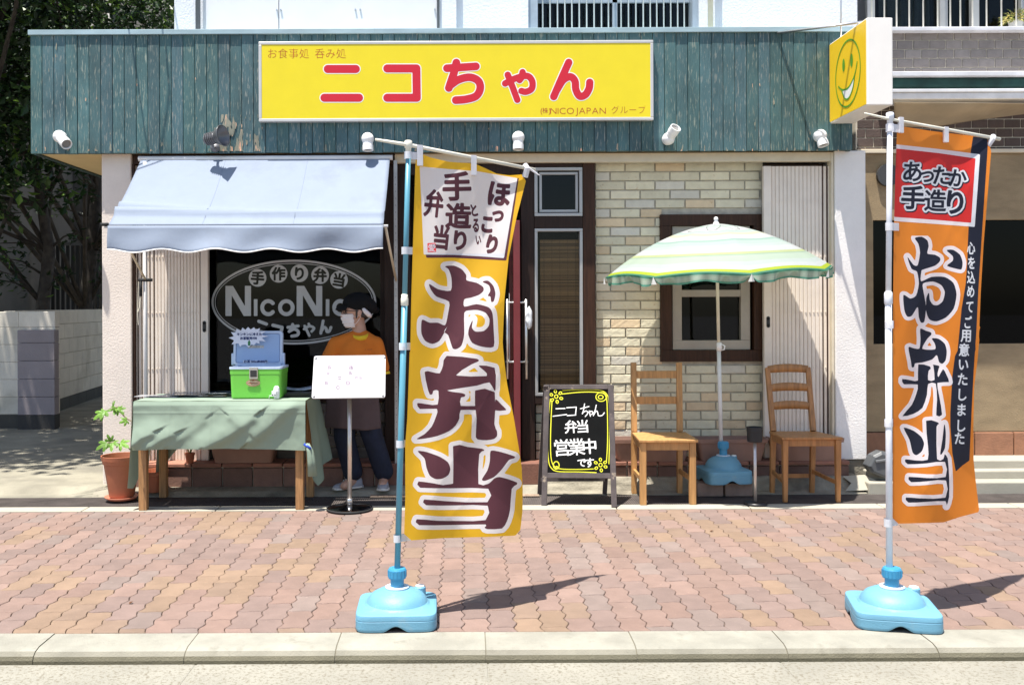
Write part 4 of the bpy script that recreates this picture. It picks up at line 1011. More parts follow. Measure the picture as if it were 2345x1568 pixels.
for amp, w0, pts in ((.024, .05, ((372, 478), (430, 425), (505, 390))), (.020, .05, ((505, 486), (580, 430), (650, 400))), (.030, .07, ((880, 486), (1040, 405), (1130, 340), (1205, 285))), (.026, .07, ((1195, 445), (1310, 350), (1390, 270), (1470, 195))),
                     (.010, .06, ((640, 470), (760, 390), (860, 310))), (.008, .05, ((1060, 280), (1130, 330), (1180, 380)))):
    CREASE.append((amp, w0, [P((200 + q[0] * .35821) * .91602, (940 + q[1] * .35821) * .91602, TY0 - .02) for q in pts]))
def fold(x, z):
    t = max(0.0, min(1.0, (TZ - z) / .05)); d = 0.0
    for amp, w0, L in CREASE:
        best = None; Lt = 0; tot = sum((L[i + 1] - L[i]).length for i in range(len(L) - 1))
        for i in range(len(L) - 1):
            ax_, az_, bx_, bz_ = L[i].x, L[i].z, L[i + 1].x, L[i + 1].z; ex, ez = bx_ - ax_, bz_ - az_; l2 = ex * ex + ez * ez
            k = ((x - ax_) * ex + (z - az_) * ez) / l2; kc = max(0, min(1, k)); dx, dz = x - ax_ - kc * ex, z - az_ - kc * ez; q = math.hypot(dx, dz); sg = ex * dz - ez * dx
            if best is None or q < best[0]: best = (q, sg, (Lt + kc * math.sqrt(l2)) / tot)
            Lt += math.sqrt(l2)
        q, sg, k = best; w_ = w0 * (1.5 if sg > 0 else .62); d += 1.6 * amp * math.exp(-(q / w_) ** 2) * (1 - .35 * k)
    for xv in (630, 918, 1350): X0 = P((200 + xv * .35821) * .91602, 900, TY0).x; d += .0022 * math.exp(-((x - X0) / .006) ** 2)
    d += .0018 * math.exp(-((z - .665) / .006) ** 2)
    return d * t + .004 * mnoise.noise(Vector((x * 6, z * 7, 3))) + .0016 * mnoise.noise(Vector((x * 21, z * 21, 3))) * t
mb = MB()
NX, NZ = 150, 50
mb.grid(lambda u, v: (TX0 + (TX1 - TX0) * u, TY0 - .006 + (TY1 - TY0 + .01) * v, TZ + .0025 * mnoise.noise(Vector((u * 9, v * 6, 0)))), 60, 24)
def front(u, v):
    x = TX0 + (TX1 - TX0) * u; zb = .418 + .012 * math.sin(u * 3.1) - .008 * u; z = TZ - (TZ - zb) * v
    return (x, TY0 - .008 - .012 * min(1, v * 12) - fold(x, z) - .002, z - .002)
mb.grid(front, NX, NZ)
def side(sgn, Ls):
    def fn(u, v):
        y = TY0 - .012 + (TY1 - TY0 + .02) * u; k = u * (len(Ls) - 1); i = min(int(k), len(Ls) - 2); L = Ls[i] * (1 - k + i) + Ls[i + 1] * (k - i)
        x0 = TX1 if sgn > 0 else TX0
        return (x0 + sgn * (.006 + .055 * v * (.4 + u) + .022 * math.sin(u * 13 + 1) * v), y + .02 * math.sin(v * 3) * v, TZ - .002 - L * v)
    return fn
mb.grid(side(1, [.32, .50, .61, .56, .50, .47]), 50, 30); mb.grid(side(-1, [.58, .60, .50, .54, .60, .58, .55]), 50, 30)
mb.grid(lambda u, v: (TX0 - .03 * v + .16 * u, TY1 + .012 + .03 * math.sin(u * 6) * v, TZ - .002 - (.6 - .2 * u) * v), 20, 20)
# bunched tail tied at the right front corner
q = P(703, 1022, 6.41); tail = [q + Vector((0, 0, .02)), q + Vector((.02, -.005, -.03)), q + Vector((.03, 0, -.1)), q + Vector((.035, .005, -.195))]
for ph in range(3): mb.tube([p + Vector((.008 * math.cos(ph * 2.1), .01 * math.sin(ph * 2.1), 0)) for p in tail], [.008, .016, .022, .026], 9)
cl = tag(mb.build("tablecloth", M['cloth'], None, smooth=True, loc=((TX0 + TX1) / 2, 6.7, TZ)), "pale sage green cloth hanging in folds over the takeaway table", "tablecloth")
cp = tag(MB().tube([q + Vector((-.018, -.012, .018)), q + Vector((.028, -.02, -.012))], .009, 8).build("cloth_clip", mat("blue plastic", (.02, .06, .42), .4), None, smooth=True, loc=q), "small blue clip gathering the corner of the green cloth", "clip")

# cool box
bx0, bx1, by0, by1, bz0, bz1 = PX(525, 6.55), PX(644, 6.55), 6.55, 6.80, TZ + .006, PZ(840, 6.55)
M['lime'] = mat("lime green plastic", (0.16, 0.54, 0.065), .4, var=.03, bump=.04, bs=120)
M['lid'] = mat("light blue plastic", (.30, .43, .66), .4, var=.03)
M['lid_pale'] = mat("pale blue plastic", (.52, .62, .78), .4)
cool = thing("cool_box", "lime green cool box with its blue lid standing open on the table", "cool box", ((bx0 + bx1) / 2, 6.66, TZ))
mb = MB()
def rr(cx, cy, hx, hy, r, z, n=6): return [(cx + sx * (hx - r) + r * math.cos(a), cy + sy * (hy - r) + r * math.sin(a), z) for sx, sy, a0 in ((1, 1, 0), (-1, 1, 90), (-1, -1, 180), (1, -1, 270)) for a in [math.radians(a0 + 90 * i / n) for i in range(n + 1)]]
cx_, cy_, hx_, hy_ = (bx0 + bx1) / 2, (by0 + by1) / 2, (bx1 - bx0) / 2, (by1 - by0) / 2
mb.loft([rr(cx_, cy_, hx_ * .95, hy_ * .95, .02, bz0), rr(cx_, cy_, hx_ * .96, hy_ * .96, .022, bz0 + .012), rr(cx_, cy_, hx_ * .99, hy_ * .99, .022, bz1 - .045), rr(cx_, cy_, hx_ * 1.005, hy_ * 1.005, .022, bz1 - .043), rr(cx_, cy_, hx_ * 1.01, hy_ * 1.01, .022, bz1 - .01)], cap=True)
mb.build("body", M['lime'], cool)
MB().loft([rr(cx_, cy_, hx_ * 1.03, hy_ * 1.03, .024, bz1 - .009), rr(cx_, cy_, hx_ * 1.03, hy_ * 1.03, .024, bz1 + .006), rr(cx_, cy_, hx_ * .86, hy_ * .84, .02, bz1 + .006), rr(cx_, cy_, hx_ * .84, hy_ * .82, .02, bz1 - .006)]).build("rim", M['lid_pale'], cool)
# lid stands up from the back edge
lz0, lz1 = PZ(834, 6.8), PZ(756, 6.8); lx0, lx1 = PX(534, 6.8), PX(646, 6.8)
def lidring(e, y, r=.025):
    cx, cz, hx, hz = (lx0 + lx1) / 2, (lz0 + lz1) / 2, (lx1 - lx0) / 2 - e, (lz1 - lz0) / 2 - e
    return [(p[0], y + (p[1] - cz) * .10, p[1]) for p in [(q[0], q[1]) for q in rr(cx, cz, hx, hz, max(r - e * .5, .006), 0)]]
lid = MB().loft([lidring(0, 6.84), lidring(0, 6.805), lidring(.016, 6.80), lidring(.020, 6.815)]).build("lid", M['lid_pale'], cool)
MB().loft([lidring(.019, 6.812), lidring(.021, 6.806)]).build("lid_lining", M['lid'], lid)
for x in (lx0 - .006, lx1 + .006): MB().box(x - .01, x + .01, 6.80, 6.83, lz0, lz0 + .085).build("lid_handle", M['lid_pale'], lid, bevel=.006)
MB().box(PX(566, 6.79), PX(603, 6.79), 6.806, 6.811, PZ(806, 6.79), PZ(789, 6.79)).build("lid_sticker", mat("worn silver sticker", (.42, .42, .40), .6, var=.35, vs=60), lid)
MB().box(PX(556, 6.79), PX(612, 6.79), 6.793, 6.797, PZ(832, 6.79), PZ(823, 6.79)).build("price_strip", mat("white strip", (.66, .70, .78), .7), lid)
prY = lambda d: (lambda x, y: ray_plane(x, y, Vector((0, 6.793 - d, 0)), Vector((0, 1, 0))))
M['navy'] = mat("navy print", (.02, .04, .14), .6)
sheet(phi_or(phi_text("お茶", 558, 827.5, 7.5, .3), phi_text("500ml", 575, 827.5, 6.5, .3), phi_text("税込", 590, 827.5, 5, .3), phi_text("100円", 597.5, 827.5, 6.5, .4)), (555, 822, 614, 833), .5, prY(.001)).build("price_lettering", M['navy'], lid)
mb = MB(); lx = PX(580, 6.54); mb.box(lx - .030, lx + .030, 6.538, 6.548, PZ(866, 6.54), PZ(839, 6.54)); la = mb.build("latch", mat("chrome latch", (.62, .60, .55), .25, metal=.8), cool, bevel=.004)
MB().box(lx - .022, lx + .022, 6.533, 6.539, PZ(861, 6.54), PZ(845, 6.54)).build("latch_plate", mat("black rubber plate", (.03, .03, .03), .5), la, bevel=.003)
ob = P(579.5, 876.5, 6.547); prO = lambda d: (lambda x, y: ray_plane(x, y, Vector((0, 6.546 - d, 0)), Vector((0, 1, 0))))
ov = sheet(phi_ell(579.5, 876.5, 16, 8.2), (560, 866, 600, 888), 1, prO(0)).build("maker_badge", mat("tan badge", (.55, .42, .26), .5), cool)
sheet(phi_or(phi_and(phi_ell(579.5, 876.5, 15, 7.4), phi_not(phi_ell(579.5, 876.5, 14, 6.5))), phi_strokes([[(569, 877.5), (573, 876.5), (576, 878), (580, 876.8), (584, 878), (590, 877)], [(578, 871.5), (581, 871)]], .8)), (560, 866, 600, 888), .5, prO(.002)).build("badge_print", mat("dark red print", (.25, .05, .03), .5), ov)
# starburst card stuck on the lid
cY = 6.775; prC = lambda d: (lambda x, y: ray_plane(x, y, Vector((0, cY - d, 0)), Vector((0, 1, 0))))
C4 = crop(560, 800, .18763)
star = C4((62, 235), (130, 215), (92, 160), (160, 165), (165, 115), (225, 145), (245, 100), (285, 130), (320, 92), (355, 125), (400, 95), (420, 130), (480, 105), (465, 155), (560, 145), (495, 195), (590, 215), (505, 235), (555, 285), (470, 275), (475, 315), (430, 300), (395, 335), (370, 320), (330, 362), (290, 325), (235, 330), (215, 355), (190, 305), (100, 325), (135, 270))
cc = P(575, 772, cY)
card = thing("price_card", "white star burst card stuck to the open blue lid", "card", cc)
MB().prism(star, prC(0), (0, .003, 0)).build("card", mat("white card", (.66, .70, .80), .8), card)
mb = MB(); a = C4((170, 188))[0]; b = C4((212, 242))[0]
sheet(phi_or(phi_text("キンキンに冷えた", a[0], a[1], 7.2, .35), phi_text("お茶販売中!!", b[0], b[1], 7.2, .35)), (a[0] - 2, a[1] - 6, a[0] + 62, b[1] + 7), .5, prC(.001), mb); mb.build("card_lettering", M['navy'], card)
bt = C4((318, 340), (318, 290), (328, 278), (328, 268), (342, 268), (342, 278), (352, 290), (350, 340)); sheet(phi_poly(bt), (610 - 60, 770, 640, 800), .5, prC(.001)).build("bottle_print", mat("green print", (.02, .16, .06), .5), card)
# little white plug adapter with two dark holes
ap = P(632, 893, 6.50); ad = thing("adapter", "small white plug adapter with two dark holes and a cable beside the cool box", "adapter", (ap.x, ap.y, TZ))
az = TZ + .004
mb = MB(); mb.loft([[(ap.x + .020 * math.cos(a) * k, ap.y + .02 + .018 * math.sin(a) * k, az + z) for a in [2 * math.pi * i / 16 for i in range(16)]] for z, k in ((0, .8), (.012, 1), (.05, 1.1), (.075, .95), (.088, .5))])
mb.box(ap.x - .028, ap.x + .006, ap.y - .015, ap.y + .02, az + .018, az + .056); mb.build("body", mat("glossy white plastic", (.82, .82, .82), .3), ad, smooth=False, bevel=.006, segs=3)
mb = MB()
for dx in (-.02, -.004): mb.lathe([(0, 0), (.0042, 0), (.0042, .0015), (0, .0015)], (ap.x + dx, ap.y - .0155, az + .030), 10, (0, -1, 0))
mb.build("socket_holes", M['black'], ad)
MB().tube([(ap.x - .02, ap.y, az + .02), (ap.x - .045, ap.y + .01, az + .022), (ap.x - .058, ap.y + .05, az + .002), (ap.x - .03, ap.y + .3, az + .003)], .0028, 6).build("cable", mat("white cable", (.75, .75, .75), .5), ad)
# papers and menus lying on the cloth
def flat(name, label, cat, px, py, w, d, rot, m, z, group=None, bend=.0, hgt=.0):
    c = ground(px, py, z); R = Matrix.Rotation(rot, 3, 'Z'); mb = MB()
    mb.grid(lambda u, v: c + R @ Vector(((u - .5) * w, (v - .5) * d, bend * (2 * u - 1) ** 2 + .002 * math.sin(u * 5 + v * 3))), 14, 8)
    return tag(mb.build(name, m, None, loc=c, solid=.002 + hgt, smooth=True), label, cat, group)
M['lam'] = mat("dark blue laminated sheet", (.05, .065, .10), .12, var=.4, vs=20, spec=.7)
M['menu'] = mat("printed food menu", (.55, .30, .14), .25, var=.5, vs=38, col2=(.75, .70, .62), lo=.45, hi=.55)
M['menu2'] = mat("printed white menu", (.62, .63, .66), .2, var=.3, vs=30, col2=(.30, .26, .24), lo=.5, hi=.6)
flat("laminated_menu", "dark blue laminated sheet at the back left of the table", "menu", 468, 897.5, .40, .16, .08, M['lam'], TZ + .028, "menus on the table")
flat("laminated_menu", "white printed menu sheet at the table's left front corner", "menu", 365, 905.5, .30, .16, -.06, M['menu2'], TZ + .008, "menus on the table")
flat("laminated_menu", "blue grey laminated sheet in front of the dark one", "menu", 432, 903, .26, .14, .03, M['lam'], TZ + .013, "menus on the table")
flat("laminated_menu", "orange brown food menu left of the cool box", "menu", 490, 904, .19, .14, .05, M['menu'], TZ + .011, "menus on the table")
flat("paper_bags", "crumpled bluish plastic bags beside the menu board", "bags", 682, 893, .20, .13, .1, mat("thin bluish plastic", (.42, .50, .62), .3, var=.3, vs=24, bump=.6, bs=30), TZ + .032, bend=.014, hgt=.01)
mb = MB(); c = ground(680, 904, TZ + .012)
for k in range(4): mb.obox(c + Vector((.006 * k, .004 * k, .005 * k)), Vector((.085, .006 * (k % 2), 0)), Vector((0, .05, 0)), (0, 0, .0018))
tag(mb.build("tray_stack", mat("black plastic tray", (.015, .015, .017), .3), None, loc=c), "little stack of black trays beside the menu board", "trays")
# ================================================================ the person behind the table
def cap(mb, a, b, ra, rb, n=14, ey=1.0):
    """tapered limb piece with round ends"""
    a, b = Vector(a), Vector(b); d = (b - a); L = d.length; d.normalize(); ks = []
    for t in (-1, -.85, -.6, -.3, 0): ks.append((a + d * ra * t, ra * math.sqrt(max(0.0004, 1 - t * t))))
    for t in (0, .3, .6, .85, 1): ks.append((b + d * rb * t, rb * math.sqrt(max(0.0004, 1 - t * t))))
    s = d.orthogonal().normalized()
    if abs(d.z) > .5: s = (Vector((1, 0, 0)) - d * d.x).normalized()
    t_ = d.cross(s)
    mb.loft([[p + (s * math.cos(q) + t_ * math.sin(q) * ey) * r for q in [2 * math.pi * i / n for i in range(n)]] for p, r in ks])
PY = 7.03
M['skin'] = mat("skin", (.50, .285, .20), .5, var=.06, vs=12)
M['tee'] = mat("orange cotton", (0.64, 0.165, 0.010), .85, var=.08, vs=5, bump=.35, bs=9, bstretch=(1.6, 1.6, .8), bdist=.03)
M['yellow'] = mat("yellow cotton", (.75, .52, .02), .85)
M['denim'] = mat("dark denim", (.010, .015, .034), .9, var=.25, vs=14, bump=.3, bs=12, bdist=.02)
M['apron_cloth'] = mat("mauve brown apron cloth", (.085, .058, .060), .9, var=.12, vs=5, bump=.25, bs=8, bdist=.02)
M['hat'] = mat("black knit cap", (.008, .008, .009), .9, spec=.2, bump=.2, bs=90)
hc = P(812, 716, PY)                       # head centre
GZ = .044
per = thing("person", "person in orange T-shirt, black cap, glasses and white mask standing behind the table looking left", "person", (PX(820, PY), PY, GZ))
fw = Vector((-.86, -.50, -.06)).normalized(); rt = fw.cross(Vector((0, 0, 1))).normalized(); up = rt.cross(fw).normalized()
def H(a, b, c): return hc + rt * a + fw * b + up * c       # head space: right, forward, up
rotH = Matrix((rt, fw, up)).transposed()
pl, sh = P(812, 930, PY), PZ(783, PY)      # pelvis / shoulder height
sxL, sxR = PX(768, PY), PX(861, PY); neck = P(825, 760, PY)
mb = MB()
mb.ball(hc + up * .02, (.071, .088, .098), 24, 16, rotH); mb.ball(H(0, .025, -.045), (.058, .062, .062), 20, 12, rotH); mb.ball(H(0, .045, -.075), (.034, .034, .028), 16, 10, rotH)
cap(mb, H(0, .083, .022), H(0, .098, -.018), .009, .015); mb.ball(H(0, .088, -.055), (.022, .012, .009), 12, 8, rotH)
for s in (-1, 1):
    mb.ball(H(.072 * s, -.008, -.004), (.010, .020, .032), 12, 8, rotH)
    mb.ball(H(.030 * s, .074, .012), (.016, .012, .010), 12, 8, rotH)
cap(mb, neck + Vector((.0, .01, -.04)), hc + Vector((.02, .015, -.05)), .052, .050)
cx = (sxL + sxR) / 2
cap(mb, (cx, PY, sh - .06), (cx, PY, PZ(905, PY)), .115, .12, 20, .75)
cap(mb, (sxL + .03, PY, sh - .02), (sxR - .03, PY, sh - .02), .05, .05)
cap(mb, (PX(790, PY), PY, pl.z), (PX(832, PY), PY, pl.z), .09, .09)
footL, footR = Vector((PX(806, PY), PY + .0, GZ)), Vector((PX(876, PY), PY + .02, GZ))
kL, kR = Vector((PX(788, PY), PY - .02, .42)), Vector((PX(852, PY), PY - .02, .42))
for hip, kn, ft in ((Vector((PX(790, PY), PY, pl.z)), kL, footL), (Vector((PX(834, PY), PY, pl.z)), kR, footR)):
    cap(mb, hip, kn, .082, .056); cap(mb, kn, ft + Vector((0, 0, .07)), .055, .036)
    cap(mb, ft + Vector((0, 0, .05)), ft + Vector((-.05 if ft is footL else 0, -.09, .03)), .036, .03)
elL, elR = Vector((PX(748, PY), PY - .03, PZ(835, PY))), Vector((PX(872, PY), PY - .01, PZ(838, PY)))
wrL, wrR = elL + Vector((.03, -.175, -.055)), elR + Vector((-.09, -.155, -.06))
cap(mb, (sxL, PY, sh), elL, .046, .036); cap(mb, (sxR, PY, sh), elR, .046, .036)
cap(mb, elL, wrL, .036, .024); cap(mb, elR, wrR, .036, .024)
for wr, sd in ((wrL, 1), (wrR, -1)):
    f = Vector((.10 * sd, -.9, -.35)).normalized(); s = Vector((sd, .1, 0)).normalized(); dn = s.cross(f) * (1 if s.cross(f).z < 0 else -1)
    palm = wr + f * .045
    for q in (-.026, -.009, .009, .026): cap(mb, wr + s * q * .6, palm + f * .022 + s * q, .013, .0105)
    for q, L in ((-.028, .058), (-.0095, .072), (.0095, .067), (.028, .054)):
        b0 = palm + f * .026 + s * q; b1 = b0 + f * L * .5 + dn * .006; b2 = b1 + f * L * .28 + dn * .014; b3 = b2 + f * L * .12 + dn * .018
        cap(mb, b0, b1, .0088, .0082, 8); cap(mb, b1, b2, .0082, .0075, 8); cap(mb, b2, b3, .0075, .0066, 8)
    t0 = wr + f * .02 + s * .022 * sd; t1 = t0 + f * .028 + s * .024 * sd; t2 = t1 + f * .03 + s * .006 * sd + dn * .01
    cap(mb, t0, t1, .011, .0095, 8); cap(mb, t1, t2, .0095, .0078, 8)
mb.build("body", M['skin'], per, smooth=True, remesh=.0062, msmooth=2)
# T-shirt
mb = MB(); cap(mb, (cx, PY, sh - .075), (cx, PY - .005, PZ(893, PY)), .138, .148, 24, .72)
cap(mb, (sxL + .035, PY, sh - .030), (cx - .03, PY, PZ(773, PY) - .03), .058, .055); cap(mb, (sxR - .035, PY, sh - .03), (cx + .05, PY, PZ(773, PY) - .03), .058, .055)
cap(mb, (neck.x - .01, PY + .01, PZ(771, PY)), (sxL + .02, PY, sh - .005), .062, .054); cap(mb, (neck.x + .01, PY + .01, PZ(771, PY)), (sxR - .02, PY, sh - .005), .062, .054)
for s, e in (((sxL + .005, PY, sh - .012), elL), ((sxR - .005, PY, sh - .012), elR)):
    e2 = Vector(s) + (Vector(e) - Vector(s)) * 1.04; cap(mb, s, e2, .060, .062, 16)
mb.build("t_shirt", M['tee'], per, smooth=True, remesh=.010, msmooth=3)
mb = MB(); mb.lathe([(.062, -.02), (.064, .0), (.058, .014), (.054, .014), (.054, -.02)], neck + Vector((.004, -.014, -.022)), 24, (-.05, -.35, 1)); mb.build("undershirt_collar", M['yellow'], per, smooth=True)
mb = MB(); d = (elR - Vector((sxR, PY, sh))).normalized(); mb.lathe([(.055, 0), (.057, .018), (.05, .018)], elR + d * .045, 20, d); mb.build("undershirt_cuff", M['yellow'], per, smooth=True)
prT = lambda x, y: ray_plane(x, y, Vector((0, PY - .118, 0)), Vector((0, 1, 0)))
sheet(phi_strokes([[(836, 800.5), (838, 800)], [(841.5, 800.2), (852, 799.8)]], .55), (833, 797, 856, 804), .4, prT).build("chest_print", mat("brown print", (.25, .06, .01), .6), per)
# apron and trousers
ax0, ax1, az0, az1 = PX(748, PY), PX(870, PY), PZ(976, PY), PZ(880, PY)
def apr(u, v):
    x = ax0 + (ax1 - ax0) * u; q = (u - .5) * 2
    return (x + .02 * (v - .5) * q, PY - .150 + .085 * q * q + .010 * math.sin(u * 15) * v, az1 + (az0 - az1) * v + .008 * math.sin(u * 6))
MB().grid(apr, 40, 20).build("apron", M['apron_cloth'], per, smooth=True, solid=.003)
mb = MB()
cap(mb, (PX(790, PY), PY, pl.z), (PX(832, PY), PY, pl.z), .108, .108, 18, .9)
for hip, kn, ft, w_ in ((Vector((PX(791, PY), PY, pl.z)), kL, footL, 0), (Vector((PX(834, PY), PY, pl.z)), kR, footR, 0)):
    cap(mb, hip, kn, .098, .078, 18); cap(mb, kn, ft + Vector((0, .01, .115)), .078, .073, 18)
mb.build("jeans", M['denim'], per, smooth=True, remesh=.011, msmooth=2)
M['shoe'] = mat("grey canvas shoe", (.32, .32, .35), .85, var=.1, vs=20); M['sole'] = mat("white rubber sole", (.62, .60, .56), .6)
def shoe(ft, d):
    d = Vector(d).normalized(); s = Vector((-d.y, d.x, 0)); prof = [(-.075, .028, .07), (-.05, .034, .085), (0, .037, .075), (.06, .043, .052), (.105, .044, .042), (.14, .034, .036), (.157, .012, .026)]
    def ring(t, w_, z0, z1): return [ft + d * t + s * w_ * math.cos(a) + Vector((0, 0, z0 + (z1 - z0) * max(0, math.sin(a)) ** .7)) for a in [2 * math.pi * i / 14 for i in range(14)]]
    so = MB().loft([ring(t, w_ + .004, .0, .018) for t, w_, z in prof]); u_ = MB().loft([ring(t, w_, .012, z) for t, w_, z in prof])
    sh_ = u_.build("shoe", M['shoe'], per, smooth=True, subsurf=1); so.build("sole", M['sole'], sh_, smooth=True)
    mb = MB()
    for k in range(4):
        t = .01 + .018 * k; zt = .078 - .007 * k; mb.tube([ft + d * t + s * .02 + Vector((0, 0, zt - .006)), ft + d * (t + .01) + Vector((0, 0, zt + .004)), ft + d * (t + .004) - s * .02 + Vector((0, 0, zt - .006))], .0028, 6)
    mb.build("laces", mat("white lace", (.7, .7, .7), .8), sh_)
shoe(footL, (-.85, -.52, 0)); shoe(footR, (.05, -1, 0))
# cap, hair, mask, glasses
mb = MB(); mb.ball(H(0, -.030, .066), (.096, .116, .084), 28, 18, rotH); mb.ball(H(.0, -.105, .040), (.078, .070, .064), 20, 12, rotH); mb.ball(H(.012, -.170, .008), (.034, .036, .026), 14, 10, rotH)
mb.build("cap", M['hat'], per, smooth=True, remesh=.007, msmooth=3)
mb = MB(); mb.grid(lambda u, v: H(.078 * math.sin((u - .5) * 2.2), .040 + .082 * math.cos((u - .5) * 2.2) * (1) + .022 * v, .058 - .030 * v + .006 * math.cos((u - .5) * 5)), 20, 6); mb.build("cap_brim", M['hat'], per, smooth=True, solid=.004)
mb = MB(); mb.ball(H(-.072, -.045, -.018), (.014, .036, .022), 14, 10, rotH); mb.ball(H(.072, -.045, -.018), (.014, .036, .022), 14, 10, rotH); mb.ball(H(0, -.085, -.03), (.05, .02, .025), 14, 10, rotH)
for s in (-1, 1): cap(mb, H(.070 * s, .012, .02), H(.069 * s, .018, -.035), .009, .005)
mb.build("hair", mat("dark hair", (.03, .022, .018), .6), per, smooth=True)
M['white_cloth'] = mat("white cloth", (.74, .68, .66), .85, var=.05, vs=10, bump=.2, bs=14)
mb = MB()
def mk(u, v):
    a = (u - .5) * 2.5; rx, ry = .066 + .004 * math.sin(v * 3), .092 - .012 * v * v + .012 * math.exp(-((a) / .3) ** 2) * (1 - v)
    z = -.012 - .088 * v - .012 * math.cos(a) * (v - .5) - .010 * abs(a) * (1 - 2 * v) * -.4
    return H(rx * math.sin(a) * (1 - .22 * v), ry * math.cos(a) + .012 - .012 * v, z + .006 * math.sin(v * 9)) + fw * (.0035 * math.sin(v * 24))
mb.grid(mk, 26, 14); mb.build("face_mask", M['white_cloth'], per, smooth=True, solid=.003)
mb = MB()
for s in (-1, 1):
    for q in (-.018, -.085): mb.tube([H(.062 * s, .038, q - .006), H(.072 * s, .01, (q - .018) / 2 - .01), H(.078 * s, -.012, .02 if q > -.05 else -.03)], .0018, 6)
mb.build("mask_loops", M['white_cloth'], per)
mb = MB(); mb.tube([H(.074, -.03, .035), H(.08, -.05, .005), H(.078, -.075, -.02), H(.07, -.09, -.032)], [.012, .016, .016, .010], 10); mb.tube([H(-.074, -.03, .035), H(-.082, -.05, .005), H(-.082, -.075, -.02), H(-.074, -.095, -.034)], [.012, .017, .018, .010], 10)
mb.build("headband", M['white_cloth'], per, smooth=True)
mb = MB()
for s in (-1, 1):
    mb.tube([H(.032 * s + .021 * math.cos(a), .096 - .012 * abs(s * .032 + .021 * math.cos(a)) / .05, .014 + .015 * math.sin(a)) for a in [2 * math.pi * i / 18 for i in range(19)]], .0022, 6)
    mb.tube([H(.053 * s, .086, .018), H(.074 * s, .03, .016), H(.077 * s, -.01, .012)], .002, 6)
mb.tube([H(-.011, .097, .016), H(.011, .097, .016)], .002, 6)
gl = mb.build("glasses", mat("black plastic frame", (.015, .012, .012), .3), per)
mb = MB()
for s in (-1, 1): mb.ball(H(.030 * s, .084, .013), .0075, 10, 8)
mb.build("eyes", mat("dark eye", (.02, .015, .012), .2), per, smooth=True)

# ================================================================ menu board on its stand
st = ground(801, 1165, .006); ms = thing("menu_stand", "white menu board tilted on a single steel post in front of the table", "menu stand", (st.x, st.y, 0))
sy = st.y
mb = MB(); mb.lathe([(.150, 0), (.152, .006), (.146, .012), (.12, .017), (.05, .026), (.022, .034), (.0, .034)], (st.x, sy, .006), 40); mb.build("base", mat("chrome base", (.25, .25, .26), .12, metal=1.0), ms, smooth=True)
MB().lathe([(.153, -.001), (.158, .002), (.156, .010), (.151, .012)], (st.x, sy, .006), 40, cap=False).build("base_ring", M['black'], ms, smooth=True)
MB().tube([(st.x, sy, .035), (st.x, sy + .01, PZ(903, sy))], .0155, 14).build("post", mat("steel post", (.66, .58, .50), .3, metal=.7), ms, smooth=True)
MB().lathe([(.02, .03), (.02, .07), (.0165, .072)], (st.x, sy, .006), 16).build("post_collar", M['steel'], ms, smooth=True)
b0, b1, b3 = P(713.5, 911.5, sy - .10), P(882, 909.5, sy - .10), P(719.5, 815, sy + .09)
b2 = b1 + (b3 - b0) * 1.0
nn = (b1 - b0).cross(b3 - b0).normalized()
if nn.y > 0: nn = -nn
pm = lambda d: (lambda x, y: ray_plane(x, y, b0 + nn * d, nn))
mb = MB(); out = []
for k, (p, q, r) in enumerate(((b3, b0, b1), (b0, b1, b2), (b1, b2, b3), (b2, b3, b0))):
    e1, e2 = (p - q).normalized() * .012, (r - q).normalized() * .012; out += [q + e1, q + e1 * .3 + e2 * .3, q + e2]
mb.add(out + [p - nn * .012 for p in out], [tuple(range(12)), tuple(range(23, 11, -1))] + [(i, 12 + i, 12 + (i + 1) % 12, (i + 1) % 12) for i in range(12)])
bo = mb.build("board", mat("white laminated board", (.385, .385, .405), .25, var=.01), ms)
mb = MB()
for x, y in ((723.5, 820), (881, 817.5), (719, 907), (877, 905.5)): mb.lathe([(0, .0), (.008, 0), (.007, .006), (0, .007)], pm(0)(x, y), 12, nn)
mb.build("corner_screws", M['steel'], bo, smooth=True)
fs = []
for cx4, cy4, s in (("豚", 1410, 1), ("鶏", 1695, 1), ("魚", 1390, 2), ("肉", 1690, 2), ("丼", 1545, 3), ("弁当", 1815, 3)):
    pass
C4b = lambda x, y: C4((x, y))[0]
for tx, x, y, sz in (("豚", 1405, 632, 11), ("鶏", 1690, 632, 11), ("丼", 1390, 715, 9), ("魚", 1685, 708, 11), ("菜", 1540, 770, 10), ("弁当", 1790, 765, 9), ("飯", 1370, 838, 10), ("◎", 1655, 835, 12), ("◎", 1520, 895, 11)):
    a, b = C4b(x, y); fs.append(phi_text(tx, a - sz * len(tx) / 2, b, sz, .12))
for x, y in ((1330, 632), (1632, 632), (1630, 708), (1485, 770), (1310, 838)):
    a, b = C4b(x, y); fs.append(phi_strokes([[(a + 1.5, b - 4.5), (a, b - 4.5), (a, b + 4.5), (a + 1.5, b + 4.5)]], .4))
m = mat("pale mauve print", (.17, .12, .18), .6)
for f in fs: sheet(f, (738, 830, 850, 895), .5, pm(.0008)).build("menu_print", m, bo)
# dark base plate edge of the entrance mat
mb = MB(); q0, q1 = ground(905, 1131, .012), ground(1232, 1131, .012); mb.box(PX(848, 6.93), PX(1232, 6.93), 6.86, 6.925, .004, .014)
tag(mb.build("door_mat", mat("tan coir mat", (.30, .22, .16), .95, var=.3, vs=60, bump=.6, bs=200), None, bevel=.003, loc=(-.2, 6.9, .004)), "narrow tan mat lying before the entrance behind the yellow banner", "mat")
